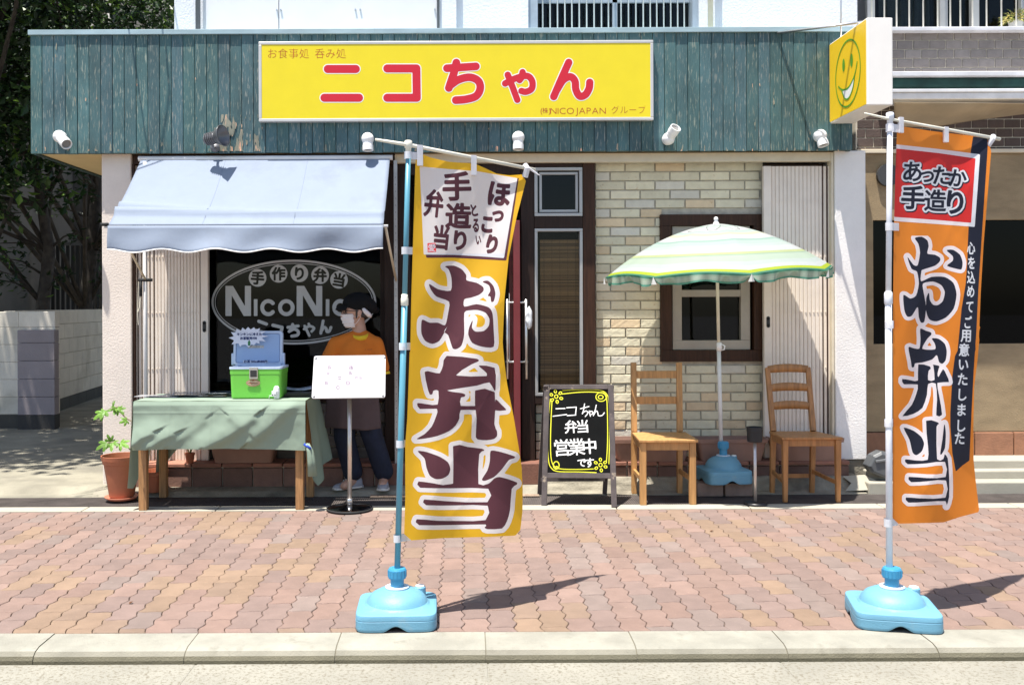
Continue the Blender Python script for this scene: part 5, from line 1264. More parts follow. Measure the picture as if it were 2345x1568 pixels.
# ================================================================ plants and pots
M['terra'] = mat("terracotta plastic", (.36, .115, .055), .6, var=.08, vs=6)
M['planter'] = mat("brown planter plastic", (.30, .17, .125), .65, var=.12, vs=5, bump=.1, bs=60)
M['soil'] = mat("dry soil", (.10, .075, .055), .95, var=.4, vs=30, bump=.8, bs=60)
pc = P(279, 1100, 6.80); pb = .012
fp_ = thing("flower_pot", "tall terracotta flower pot holding the fig beside the left pillar", "flower pot", (pc.x, 6.8, pb))
zr = PZ(1042, 6.72)
mb = MB(); mb.lathe([(.0, .022), (.082, .022), (.085, .026), (.122, zr - .06 - pb), (.128, zr - .058 - pb), (.133, zr - .035 - pb), (.137, zr - .03 - pb), (.141, zr - pb), (.132, zr - pb), (.124, zr - .05 - pb), (0, zr - .05 - pb)], (pc.x, 6.8, pb), 40, cap=False); mb.build("pot", M['terra'], fp_, smooth=False, bevel=.002)
MB().lathe([(0, zr - .047 - pb), (.125, zr - .047 - pb)], (pc.x, 6.8, pb), 30, cap=False).build("soil", M['soil'], fp_)
MB().lathe([(0, .004), (.095, .004), (.118, .026), (.113, .026), (.092, .012), (0, .012)], (pc.x, 6.8, pb), 36, cap=False).build("saucer", mat("salmon saucer", (.50, .17, .10), .55), fp_, smooth=True)
fig = thing("fig_plant", "young fig with lobed bright green leaves growing in the terracotta pot", "plant", (pc.x + .03, 6.8, zr - .05))
M['stem'] = mat("grey brown stem", (.30, .24, .17), .8, var=.2, vs=20)
Pf = lambda x, y, dy=0: P(x, y, 6.80 + dy)
mb = MB(); mb.tube([Pf(309, 1052), Pf(306, 1020), Pf(302, 990)], [.011, .009, .006], 8); mb.tube([Pf(305, 1012), Pf(312, 985), Pf(308, 968), Pf(290, 958), Pf(274, 942), Pf(266, 928)], [.008, .006, .005, .005, .004, .003], 8)
mb.tube([Pf(306, 1035), Pf(290, 1022, -.05), Pf(262, 1012, -.08), Pf(244, 1014, -.09)], [.005, .004, .003, .002], 6); mb.tube([Pf(270, 932), Pf(250, 936, -.04), Pf(236, 946, -.06)], [.003, .003, .002], 6)
mb.build("stem", M['stem'], fig, smooth=True)
lf = MB(); rp = random.Random(12)
def figleaf(c, d, nrm, L):
    d = Vector(d).normalized(); nrm = Vector(nrm); nrm = (nrm - d * nrm.dot(d)).normalized(); s = d.cross(nrm); k = rp.uniform(.8, 1.25); col = (.17 * k, .34 * k, .045 * k)
    for a, l in ((-1.75, .55), (-.85, .82), (0, 1.0), (.85, .82), (1.75, .55)):
        u = d * math.cos(a) + s * math.sin(a); w_ = u.cross(nrm) * L * l * .20; o = c
        def B(t, q, dz): return o + u * L * l * t + w_ * q + nrm * dz * L
        pts = [B(0, -.35, 0), B(0, .35, 0), B(.45, .95, -.02), B(.8, .8, -.07), B(1.0, 0, -.14), B(.8, -.8, -.07), B(.45, -.95, -.02), B(.5, 0, .035), B(0, 0, .01)]
        lf.add(pts, [(8, 1, 2, 7), (7, 2, 3), (7, 3, 4), (7, 4, 5), (7, 5, 6), (7, 6, 0, 8)], col)
for x, y, dy, d, L in ((236, 944, -.06, (-.7, -.3, -.5), .085), (240, 940, -.05, (-.2, -.6, -.6), .08), (258, 934, -.03, (.3, -.5, .7), .075), (266, 932, 0, (.1, -.8, -.6), .08), (272, 936, 0, (.7, -.5, -.5), .07),
                       (290, 962, -.02, (-.6, -.6, -.2), .06), (304, 970, 0, (.8, -.5, .2), .06), 
                       (244, 1014, -.09, (-.8, -.3, -.45), .09), (258, 1012, -.08, (.1, -.7, -.6), .085), (276, 1014, -.06, (.85, -.4, -.3), .085), (254, 1010, -.08, (-.4, -.2, .8), .06)):
    figleaf(Pf(x, y, dy), d, (rp.uniform(-.3, .5), -.75, rp.uniform(.35, .8)), L * .95)
lf.build("leaves", mat("fig leaf", (1, 1, 1), .5, attr=True, var=.1, vs=30, transl=.35), fig, fixn=False)
# small pots
def smallpot(px, py, Y, r, h, label, z0):
    c = P(px, py, Y); t = thing("flower_pot", label, "flower pot", (c.x, Y, z0)); MB().lathe([(0, 0), (r * .72, 0), (r * .95, h * .78), (r * 1.04, h * .8), (r * 1.06, h), (r * .9, h), (r * .85, h * .8), (0, h * .8)], (c.x, Y, z0), 24, cap=False).build("pot", M['terra'], t)
    return c, t
c, t = smallpot(435, 1075, 7.12, .036, .075, "small red terracotta pot with thin stalks on the brick ledge under the table", .216)
mb = MB(); rp = random.Random(2)
for k in range(7): a = rp.uniform(0, 6.3); e = Vector((math.cos(a) * .06, math.sin(a) * .05, rp.uniform(.06, .13))); mb.tube([(c.x, 7.12, .28), Vector((c.x, 7.12, .28)) + e * .6 + Vector((0, 0, .03)), Vector((c.x, 7.12, .28)) + e], [.003, .003, .001], 5)
mb.build("stalks", mat("pale green stalk", (.22, .30, .10), .6), t)
smallpot(352, 1110, 6.98, .10, .15, "dark terracotta pot half hidden behind the left cloth corner", .035)
def planter(px0, px1, Y, label, z0=.216, h=.165, d=.20, rim_tone=None):
    xa, xb = PX(px0, Y), PX(px1, Y); cx, hx = (xa + xb) / 2, (xb - xa) / 2; cy = Y + d / 2; hy = d / 2
    t = thing("long_planter", label, "planter", (cx, cy, z0), "long brown planters at the foot of the shop front")
    MB().loft([rr(cx, cy, hx * .82, hy * .72, .03, z0), rr(cx, cy, hx * .93, hy * .9, .035, z0 + h - .035), rr(cx, cy, hx * .94, hy * .91, .035, z0 + h - .03), rr(cx, cy, hx * .985, hy, .035, z0 + h - .028), rr(cx, cy, hx, hy * 1.02, .035, z0 + h), rr(cx, cy, hx * .95, hy * .92, .03, z0 + h), rr(cx, cy, hx * .92, hy * .84, .03, z0 + h - .04)]).build("trough", M['planter'], t)
    MB().loft([rr(cx, cy, hx * .92, hy * .84, .03, z0 + h - .034), rr(cx, cy, hx * .9, hy * .82, .03, z0 + h - .031)]).build("soil", M['soil'], t)
planter(472, 634, 7.07, "long brown planter in deep shade under the green table")
planter(1400, 1588, 7.07, "long brown planter behind the chalkboard and the taller chair", d=.185)
planter(1592, 1762, 7.065, "long brown planter directly behind the blue parasol base", d=.19)
planter(1766, 1936, 7.075, "long brown planter behind the low slatted chair", d=.185)

# ================================================================ chalkboard
fy, fz0 = 6.56, .004
q0, q1 = P(1241, 1155, fy), P(1410, 1160, fy); q0.z = q1.z = fz0
fy0 = ground(1241, 1156, .004).y
yt = fy0 + .17
T0, T1 = P(1246, 880, yt), P(1405, 880, yt); B0_, B1_ = ground(1240, 1156, .004), ground(1411, 1161, .004)
zt = (T0.z + T1.z) / 2
ab = thing("chalkboard_sign", "black chalkboard A-frame with yellow chalk border and white writing", "chalkboard", ((B0_.x + B1_.x) / 2, fy0, 0))
ux = (B1_ - B0_).normalized(); uy = ((T0 + T1) / 2 - (B0_ + B1_) / 2).normalized(); un = ux.cross(uy); un = un if un.y < 0 else -un
org = (B0_ + T0) / 2
pk = lambda d: (lambda x, y: ray_plane(x, y, org + un * d, un))
M['board_frame'] = mat("worn black wood frame", (.075, .060, .058), .7, var=.3, vs=9, stain=(.30, .24, .18), ss=16, slo=.62, shi=.7)
M['board_black'] = mat("blackboard", (.005, .0055, .0055), .8, spec=.12, var=.3, vs=3)
pp = pk(0); thk = -un * .022
def edge(name, a, b, c, d): return MB().prism([a, b, c, d], pp, thk).build(name, M['board_frame'], ab, bevel=.003)
edge("frame_stile", (1246, 880), (1259, 880), (1252, 1157), (1239.5, 1157)); edge("frame_stile", (1392, 880), (1405, 880), (1413, 1161), (1400, 1161))
edge("frame_rail", (1259.2, 880), (1391.8, 880), (1392, 891), (1259, 891)); edge("frame_rail", (1253.5, 1082), (1397.5, 1083), (1398.5, 1095), (1253, 1094))
bd = MB().prism([(1258, 889), (1393, 889), (1399, 1085), (1252, 1085)], pk(-.008), -un * .006).build("writing_panel", M['board_black'], ab)
for a, b in ((T0, B0_), (T1, B1_)):
    s = .012 if a is T0 else -.012; top = a + Vector((s, .01, -.01)); MB().bar(top, Vector((b.x + s * 1.2, fy0 + .36, .004)), .032, .018).build("back_leg", M['board_frame'], ab, bevel=.002)
mb = MB(); mb.bar(Vector((B0_.x + .02, fy0 + .315, .12)), Vector((B1_.x - .02, fy0 + .315, .12)), .02, .03, side=(0, 0, 1)); mb.build("back_rail", M['board_frame'], ab)
# chalk: coordinates noted from the enlargement (1300,880) scale 860/2345
CB = crop(1300, 880, .36674); kb = .36674 * .91602
yl = [CB(*bez([(290, 262), (400, 256), (530, 258), (590, 285), (606, 360), (610, 560), (606, 760)])), CB(*bez([(285, 285), (420, 272), (540, 275), (585, 300), (595, 400), (597, 600), (590, 740)])),
      CB(*bez([(207, 318), (197, 420), (190, 600), (195, 740), (215, 790), (260, 812), (400, 815), (520, 820)])), CB(*bez([(218, 335), (212, 450), (208, 600), (212, 720), (232, 775), (280, 795), (400, 798), (500, 795)]))]
for cx_, cy_ in ((247, 302), (549, 768)):
    yl.append(CB(*arc(cx_, cy_, 12, 12, 0, 360, 10)))
    for a in range(0, 360, 60 if cx_ < 300 else 62):
        r = 36; ex, ey = cx_ + r * math.cos(math.radians(a + 20)), cy_ + r * math.sin(math.radians(a + 20)); yl.append(CB(*[(ex + 11 * math.cos(t) * math.cos(math.radians(a + 20)) - 8 * math.sin(t) * math.sin(math.radians(a + 20)), ey + 11 * math.cos(t) * math.sin(math.radians(a + 20)) + 8 * math.sin(t) * math.cos(math.radians(a + 20))) for t in [2 * math.pi * i / 10 for i in range(11)]]))
yl += [CB(*arc(553, 305, 36, 30, 0, 360, 18)), CB(*arc(550, 306, 17, 13, 0, 400, 14)), CB(*arc(247, 770, 20, 26, 0, 420, 16)), CB(*arc(250, 785, 8, 8, 0, 360, 8))]
sheet(phi_strokes(yl, 2.9 * kb), (*CB((180, 240))[0], *CB((620, 830))[0]), .8, pk(-.0072)).build("chalk_border", mat("yellow chalk", (.72, .72, .03), .8), bd)
wt = [CB((245, 385), (307, 383)), CB((225, 436), (318, 424)), CB((318, 378), (384, 374), (378, 428)), CB((322, 432), (380, 428)), CB((412, 385), (470, 370)), CB(*bez([(440, 352), (433, 395), (425, 420)])), CB(*bez([(425, 415), (450, 400), (462, 415), (445, 438)])),
      CB(*bez([(462, 412), (485, 402), (498, 412), (488, 424)])), CB((472, 400), (480, 436)), CB(*bez([(520, 360), (512, 395), (500, 432)])), CB(*bez([(503, 425), (520, 400), (530, 412), (535, 432), (560, 430), (575, 412)]))]
fs = [phi_strokes(wt, 3.3 * kb)]
for ch, x, y, s, b in (("弁", 347, 508, 94, .45), ("当", 427, 505, 94, .45), ("営", 285, 650, 122, .42), ("業", 385, 645, 122, .36), ("中", 474, 640, 110, .6), ("で", 420, 752, 64, .4), ("す", 474, 752, 70, .45)):
    a, b_ = CB((x, y))[0]; fs.append(phi_char(ch, a, b_, s * kb, b, -.07))
sheet(phi_or(*fs), (*CB((205, 340))[0], *CB((590, 800))[0]), .7, pk(-.0072)).build("chalk_writing", mat("white chalk", (.78, .78, .76), .8), bd)

# ================================================================ chairs
CH = crop(1300, 880, .36674)
def chair_tall():
    t = thing("wooden_chair", "plain pine chair with tall straight back posts and two flat rails between chalkboard and parasol", "chair", (PX(1525, 6.8), 6.8, 0), "pine chairs under the parasol")
    fl, fr = ground(1472.5, 1155, .004), ground(1586, 1154, .004); rl, rr_ = P(1452, 1134, 6.965), P(1556, 1134, 6.965); rl.z = rr_.z = .006
    sz = .452; w_ = .043
    mbs = []
    for a in (fl, fr): MB().bar(a, Vector((a.x, a.y, sz - .02)), w_, w_).build("leg", M['pine'], t, bevel=.004)
    tl, tr = P(1450.5, 830, 7.03), P(1555, 830, 7.03)
    for a, b in ((rl, tl), (rr_, tr)):
        m = Vector((a.x, a.y, sz)); m.x = a.x * .75 + b.x * .25
        mb = MB(); mb.bar(a, m, .036, .042, w1=.040); mb.bar(m, b, .040, .042, w1=.040, h1=.032); mb.build("back_post", M['pine'], t, bevel=.004)
    for y0, y1 in ((849, 866), (908, 925)):
        ya = 7.018 if y0 < 880 else 7.0; a, b = P(1459, y0, ya), P(1550, y0, ya); c = P(1459, y1, ya)
        MB().box(a.x - .006, b.x + .006, ya - .006, ya + .012, c.z, a.z).build("back_rail", M['pine'], t, bevel=.004)
    mb = MB(); s = [P(1443, 0, 6.96).x, P(1566, 0, 6.96).x, fr.x + .032, fl.x - .030]
    mb.add([(s[0], 6.955, sz), (s[1], 6.955, sz), (s[2], fl.y - .035, sz), (s[3], fl.y - .035, sz), (s[0], 6.955, sz - .02), (s[1], 6.955, sz - .02), (s[2], fl.y - .035, sz - .02), (s[3], fl.y - .035, sz - .02)], [(0, 1, 2, 3), (7, 6, 5, 4), (0, 4, 5, 1), (1, 5, 6, 2), (2, 6, 7, 3), (3, 7, 4, 0)])
    mb.build("seat", M['pine'], t, bevel=.005)
    MB().box(fl.x + .022, fr.x - .022, fl.y - .009, fl.y + .009, sz - .075, sz - .021).build("apron_rail", M['pine'], t, bevel=.003)
    for a, b in ((fl, rl), (fr, rr_)):
        MB().bar(Vector((a.x, a.y + .022, sz - .048)), Vector((b.x, b.y - .02, sz - .048)), .018, .054).build("apron_rail", M['pine'], t, bevel=.003)
        MB().bar(Vector((a.x, a.y + .022, .17)), Vector((b.x, b.y - .02, .17)), .018, .032).build("stretcher", M['pine'], t, bevel=.003)
M['pine_dark'] = mat("orange stained pine", (0.38, 0.172, 0.056), 0.45, var=.22, vs=3, stretch=(14, 14, 1.2), bump=.08, bs=12, bstretch=(10, 10, 1))
def chair_slat():
    t = thing("wooden_chair", "orange stained pine chair with three curved back slats right of the parasol", "chair", (PX(1845, 6.8), 6.8, 0), "pine chairs under the parasol"); m_ = M['pine_dark']
    fl, fr = ground(1798, 1149, .004), ground(1919, 1149, .004); rl, rr_ = P(1768, 1127, 6.96), P(1859, 1127, 6.96); rl.z = rr_.z = .006; sz = .455
    for a in (fl, fr): MB().bar(a, Vector((a.x, a.y, sz - .019)), .030, .030, w1=.040, h1=.040).build("leg", m_, t, bevel=.004)
    tl, tr = P(1757, 842, 7.06), P(1850, 841, 7.06); pts = []
    for a, b in ((rl, tl), (rr_, tr)):
        m = Vector((a.x + .004, 6.94, sz)); mb = MB(); mb.bar(a, m, .032, .034, w1=.038, h1=.04); mb.bar(m, b, .038, .04, w1=.034, h1=.026); mb.build("back_post", m_, t, bevel=.004); pts.append((m, b))
    for y0, y1 in ((844, 860), (886, 902), (927, 943)):
        Y = 7.05 if y0 < 860 else (7.03 if y0 < 900 else 7.01); k = (P(0, (y0 + y1) / 2, Y).z - sz) / (tl.z - sz)
        a = pts[0][0].lerp(pts[0][1], k); b = pts[1][0].lerp(pts[1][1], k); h = (y1 - y0) * Y / F
        def slat(u, v):
            p = a.lerp(b, u); arch = .014 * (1 - (2 * u - 1) ** 2)
            return Vector((p.x, p.y + .016 * (1 - (2 * u - 1) ** 2), p.z - h / 2 + h * v + arch * (.35 + .65 * v) - .005))
        MB().grid(slat, 16, 2).build("back_slat", m_, t, smooth=True, solid=.014)
    mb = MB(); y0, y1 = 6.955, fl.y - .03; xs = (rl.x - .022, rr_.x + .025, fr.x + .03, fl.x - .03)
    mb.add([(xs[0], y0, sz), (xs[1], y0, sz), (xs[2], y1, sz), (xs[3], y1, sz)] + [(xs[0], y0, sz - .018), (xs[1], y0, sz - .018), (xs[2], y1, sz - .018), (xs[3], y1, sz - .018)], [(0, 1, 2, 3), (7, 6, 5, 4), (0, 4, 5, 1), (1, 5, 6, 2), (2, 6, 7, 3), (3, 7, 4, 0)]); mb.build("seat", m_, t, bevel=.005)
    MB().box(fl.x + .02, fr.x - .02, fl.y - .009, fl.y + .009, sz - .065, sz - .0195).build("apron_rail", m_, t, bevel=.003)
    for a, b in ((fl, rl), (fr, rr_)):
        MB().bar(Vector((a.x, a.y + .02, sz - .042)), Vector((b.x, b.y - .02, sz - .042)), .018, .044).build("apron_rail", m_, t, bevel=.003)
        MB().bar(Vector((a.x, a.y + .016, .135)), Vector((b.x, b.y - .016, .165)), .016, .028).build("stretcher", m_, t, bevel=.003)
    MB().bar(Vector((rl.x + .018, rl.y - .0, .13)), Vector((rr_.x - .018, rr_.y, .13)), .016, .03, side=(0, 1, 0)).build("stretcher", m_, t, bevel=.003)
chair_tall(); chair_slat()

# ================================================================ ashtray post
sp = ground(1730, 1155, .004); t = thing("ashtray_stand", "slim steel post with black ashtray cup and round black foot left of the slatted chair", "ashtray stand", (sp.x, sp.y, 0))
MB().lathe([(.0, 0), (.078, 0), (.080, .006), (.078, .016), (.05, .022), (0, .022)], (sp.x, sp.y, .005), 32, cap=False).build("foot", mat("black foot", (.02, .02, .021), .4), t, smooth=True)
cz = PZ(1014, sp.y); px_ = PX(1727, sp.y)
MB().tube([(sp.x, sp.y, .02), (px_, sp.y, cz + .01)], .011, 12).build("post", mat("steel post light", (.66, .60, .55), .3, metal=.6), t, smooth=True)
mb = MB(); hh = PZ(980, sp.y) - cz; mb.lathe([(0, 0), (.046, 0), (.050, .006), (.052, hh * .7), (.054, hh * .72), (.054, hh), (.048, hh), (.046, hh - .03), (0, hh - .03)], (px_, sp.y, cz), 28, cap=False); mb.build("cup", mat("matt black cup", (.016, .016, .017), .6), t)
# grey weight by the neighbour's corner
wt_ = P(2012, 1064, 7.02); t = thing("plastic_weight", "dark grey plastic weight tipped on edge behind the white banner pole", "weight", (wt_.x, 7.02, .16))
mb = MB(); o8 = [(-.10, .0), (-.06, .075), (.0, .105), (.10, .085), (.14, .0), (.10, -.085), (.02, -.09), (-.07, -.05)]
mb.loft([[(wt_.x + x * s, 7.02 + dy, wt_.z + z * s) for x, z in o8] for dy, s in ((-.06, .8), (-.045, 1), (.045, 1), (.06, .8))]); mb.build("body", mat("dark grey plastic", (.085, .09, .095), .45, var=.15, vs=5), t, bevel=.006)
MB().bar(wt_ + Vector((-.05, -.066, .035)), wt_ + Vector((.09, -.066, .055)), .018, .012, side=(0, 0, 1)).build("grip", mat("mid grey plastic", (.16, .165, .17), .45), t, bevel=.004)

# ================================================================ water filled bases
M['tank'] = mat("light blue blow moulded plastic", (0.135, 0.325, 0.445), .5, var=.08, vs=4, bump=.15, bs=150, stain=(.19, .35, .44), ss=16, slo=.60, shi=.72)
M['tank_dark'] = mat("blue screw collar plastic", (0.045, 0.27, 0.46), .4, var=.05)
def tank(t, c, half, h, rot, dome_r, neck_h, neck_r, notch=True):
    c = Vector(c); R = Matrix.Rotation(rot, 3, 'Z'); N = 128
    def ring(hx, z, e=.55, nt=0.0):
        out = []
        for i in range(N):
            a = 2 * math.pi * i / N; ca, sa = math.cos(a), math.sin(a); k = (abs(ca) ** (2 / e) + abs(sa) ** (2 / e)) ** (-e / 2)
            p = Vector((hx * ca * k, hx * sa * k, z)); m = min(abs(p.x), abs(p.y))
            if nt: p.z += nt * (.5 + .5 * math.cos(math.pi * min(1, m / .060)))
            out.append(c + R @ p)
        return out
    e = .26; sl = h * .50
    mb = MB(); mb.loft([ring(half * .985, .0, e, .024 if notch else 0), ring(half, .006, e, .022 if notch else 0), ring(half, .014, e, .016 if notch else 0), ring(half, sl * .62, e), ring(half * .990, sl * .64, e), ring(half * .990, sl * .67, e), ring(half * .998, sl * .69, e), ring(half * .995, sl - .006, e), ring(half * .985, sl - .001, e), ring(half * .965, sl + .001, e), ring(half * .90, sl + .002, e), ring(dome_r * 1.20, sl + .004, .8), ring(dome_r * 1.16, sl + .010, 1), ring(dome_r * 1.13, sl + .012, 1), ring(dome_r * 1.07, sl + (h - sl) * .40, 1), ring(dome_r * .93, sl + (h - sl) * .68, 1), ring(dome_r * .70, sl + (h - sl) * .88, 1), ring(neck_r * 1.5, h, 1), ring(neck_r * 1.3, h + .004, 1)], cap=False)
    tk = mb.build("tank", M['tank'], t, smooth='auto')
    mb = MB(); mb.lathe([(neck_r * 1.45, h + .003), (neck_r * 1.45, h + .008), (neck_r, h + .009)], c, 24); mb.build("neck_ring", mat("pale blue ring", (.62, .74, .82), .4), tk)
    mb = MB(); mb.lathe([(neck_r * .82, h), (neck_r * .82, h + neck_h * .5), (neck_r * 1.06, h + neck_h * .5), (neck_r * 1.1, h + neck_h * .56), (neck_r * 1.1, h + neck_h * .92), (neck_r * .98, h + neck_h), (neck_r * .5, h + neck_h)], c, 24); mb.build("screw_collar", M['tank_dark'], tk)
    mb = MB()
    for k in range(16): a = k * math.pi / 8; mb.box(c.x + neck_r * 1.1 * math.cos(a) - .002, c.x + neck_r * 1.1 * math.cos(a) + .002, c.y + neck_r * 1.1 * math.sin(a) - .002, c.y + neck_r * 1.1 * math.sin(a) + .002, c.z + h + neck_h * .58, c.z + h + neck_h * .9)
    mb.build("collar_ribs", M['tank_dark'], tk)
    fc = c + R @ Vector((dome_r * .84, dome_r * .40, 0)); mb = MB(); mb.lathe([(.027, sl + .01), (.025, h * .92), (.022, h * .94)], fc, 18); mb.build("filler", M['tank'], tk)
    MB().lathe([(.020, h * .94), (.020, h * .98), (.014, h * .995), (0, h * .995)], fc, 16).build("filler_cap", mat("white cap", (.82, .85, .86), .4), tk, smooth=True)
    mb = MB()
    for s in (-1, 1):
        d = R @ Vector((.036 * s, -dome_r * .70, 0)); mb.lathe([(.010, 0), (.0085, .004), (.005, .0005), (0, .0)], c + d + Vector((0, 0, sl + (h - sl) * .70)), 14, R @ Vector((.2 * s, -.75, .65)))
    mb.build("dimples", M['tank'], tk, smooth=True)
    return tk
def tape(t, c, r, z, d, L, hgt=.045):
    mb = MB(); d = Vector(d).normalized(); mb.lathe([(r + .003, -hgt / 2), (r + .003, hgt / 2)], (c.x, c.y, z), 14, cap=False)
    n = d.cross(Vector((0, 0, 1))); mb.obox(Vector((c.x, c.y, z)) + d * (r + L / 2) - n * 0, d * L / 2, n * .0035, Vector((0, 0, hgt / 2))); mb.build('tie_tape', M['tape'], t)

def tri(t): return abs((t % 1.0) * 2 - 1)
def flag_depth(xp, yp, slope, wav):
    """sheet standing on the pole line and running back to the right; wav(x, y) pushes it to and fro"""
    def Yf(x, y, d=0.0):
        k = (x - CX) / F; Y = (yp - slope * xp) / (1 - slope * k) + wav(x, y) - d
        return P(x, y, Y)
    return Yf
# ---- yellow banner
base = ground(906, 1404, 0); base.y = 4.215; base.x = PX(907, 4.215)
ys = thing("banner_stand", "light blue banner pole in a square blue water base near the kerb", "banner stand", (base.x, base.y, 0), "banner stands with blue water bases")
tank(ys, (base.x, base.y, .002), .174, .137, .03, .118, .088, .036)
ptop = P(935, 322, 4.215); pm_ = P(926.5, 688, 4.215); p0 = Vector((base.x, base.y, .20))
M['pole_blue'] = mat("light blue pole", (.095, .285, .375), .35, var=.04); M['pole_white'] = mat("white plastic pole", (.74, .74, .78), .35); M['cream_plastic'] = mat("cream plastic", (.74, .70, .58), .4)
MB().tube([p0, pm_], .0135, 14).build("lower_pole", M['pole_blue'], ys, smooth=True); MB().tube([pm_, ptop - Vector((0, 0, .05))], .0115, 14).build("upper_pole", M['pole_blue'], ys, smooth=True)
MB().lathe([(.012, -.025), (.0165, -.02), (.0165, .008), (.0145, .014), (.0145, .025), (.011, .028)], pm_, 18).build("pole_joint", M['cream_plastic'], ys, smooth=True)
MB().lathe([(.0125, -.06), (.0125, -.035), (.017, -.03), (.017, -.004), (.013, 0), (0, .001)], ptop, 18).build("pole_cap", M['cream_plastic'], ys, smooth=True)
SL = .50
Yl = flag_depth(ptop.x, 4.215, SL, lambda x, y: 0)
MB().tube([Yl(860, 320), Yl(935, 332), Yl(1225, 389)], [.006, .0085, .0085], 10).build("cross_arm", M['cream_plastic'], ys, smooth=True)
# cloth outline in picture measure
CA, CBb = crop(920, 320, .35714), crop(980, 860, .33149)
outl = CA((335, 195), (385, 186), (440, 208), (560, 236), (640, 243), (710, 246), (760, 256), (820, 282), (900, 320), (990, 332), (1078, 326), (1105, 372), (1075, 490), (1040, 625), (985, 905), (955, 1200), (943, 1500)) + \
       CBb((838, 30), (845, 110), (868, 300), (920, 560), (958, 790), (978, 930), (986, 1100), (984, 1260), (968, 1400), (930, 1442), (700, 1452), (400, 1460), (145, 1478), (92, 1430), (100, 1150), (99, 760), (115, 560), (126, 260), (133, 60)) + CA((296, 1560), (303, 1180), (315, 800), (330, 300))
def yw(x, y):
    v = (y - 350) / 880; u = (x - 935) / 260
    k = .010 * math.sin(14 * (v - .35 * u)) * u + .012 * abs(math.sin(5.5 * (v + .55 * u) + .7)) * min(1, 3 * max(0, u))
    k += (.026 * tri(2.3 * v + .62 * u + .1) - .018 * tri(3.1 * v - .8 * u + .35)) * min(1, 2.2 * max(0, u)) * (.6 + .6 * mnoise.noise(Vector((u * 2, v * 5, 4))))
    return k + .030 * math.sin(v * 5.2 + u * 2.6) * u + .012 * math.sin(u * 9 + v * 11) * min(1, 4 * u) + .03 * u * max(0, v - .55) * math.sin(u * 6) - .13 * max(0, v) * u
Yy = flag_depth(ptop.x, 4.215, SL, yw)
M['flag_yellow'] = mat("yellow polyester", (0.86, 0.47, 0.012), .6, var=.04, vs=3, transl=.42, translcol=(.90, .54, .03))
M['flag_white'] = mat("white polyester print", (.88, .87, .90), .6, var=.02, transl=.35, translcol=(.86, .86, .88))
M['flag_brown'] = mat("dark brown polyester print", (.105, .034, .044), .6, spec=.2, var=.06, transl=.12)
yf = thing("banner_flag", "tall yellow banner flag with big brown characters and a white panel on top", "banner", ptop, "tall banner flags")
bbx = (915, 345, 1212, 1245)
sheet(phi_poly(outl), bbx, 3.0, lambda x, y: Yy(x, y)).build("cloth", M['flag_yellow'], yf, smooth=True)
pan = CA((362, 270), (560, 288), (760, 303), (1052, 352), (962, 922), (812, 908), (600, 893), (390, 890)); shadow = CA((405, 880), (408, 908), (600, 908), (812, 920), (968, 928), (1056, 352), (1046, 352), (952, 880))
sheet(phi_and(phi_poly(shadow), phi_poly(outl)), bbx, 2.2, lambda x, y: Yy(x, y, .00024)).build("panel_edge", M['flag_brown'], yf, smooth=True)
pan2 = CA((362, 270), (560, 288), (760, 303), (1046, 352), (952, 911), (812, 900), (600, 888), (390, 886))
sheet(phi_poly(pan2), bbx, 2.2, lambda x, y: Yy(x, y, .00044)).build("white_panel", M['flag_white'], yf, smooth=True)
ka = .35714 * .91602; fs = []
for ch, x, y, s, b, r, sx in (("手", 622, 408, 210, 3.0, -.02, 1), ("造", 632, 615, 185, 2.8, .03, 1.0), ("り", 645, 785, 150, 3.0, .02, .9), ("弁", 462, 528, 200, 2.9, .10, .7), ("当", 512, 765, 175, 2.9, .10, .75),
                              ("ほ", 915, 460, 190, 3.6, .12, .9), ("っ", 910, 600, 130, 3.0, .1, .8), ("こ", 835, 672, 135, 3.8, .1, .75), ("り", 868, 815, 140, 3.8, .22, .8), ("と", 742, 575, 100, 1.8, -.2, .6), ("る", 755, 680, 110, 1.9, 0, .5), ("い", 772, 782, 80, 1.7, -.1, .5)):
    a, b_ = CA((x, y))[0]; fs.append(phi_char(ch, a, b_, s * ka, b * .75, r, sx))
sheet(phi_or(*fs), (960, 385, 1190, 590), 1.1, lambda x, y: Yy(x, y, .00064)).build("panel_lettering", M['flag_brown'], yf, smooth=True)
a, b_ = CA((447, 838))[0]; seal = phi_poly(CA((416, 806), (472, 804), (478, 868), (418, 870)))
sheet(seal, (975, 550, 1005, 582), 1.2, lambda x, y: Yy(x, y, .00064)).build("red_seal", mat("red print", (.75, .02, .02), .6), yf); sheet(phi_char("愛", a, b_, 58 * ka, .25), (975, 550, 1005, 582), .7, lambda x, y: Yy(x, y, .00084)).build("seal_lettering", M['flag_white'], yf)
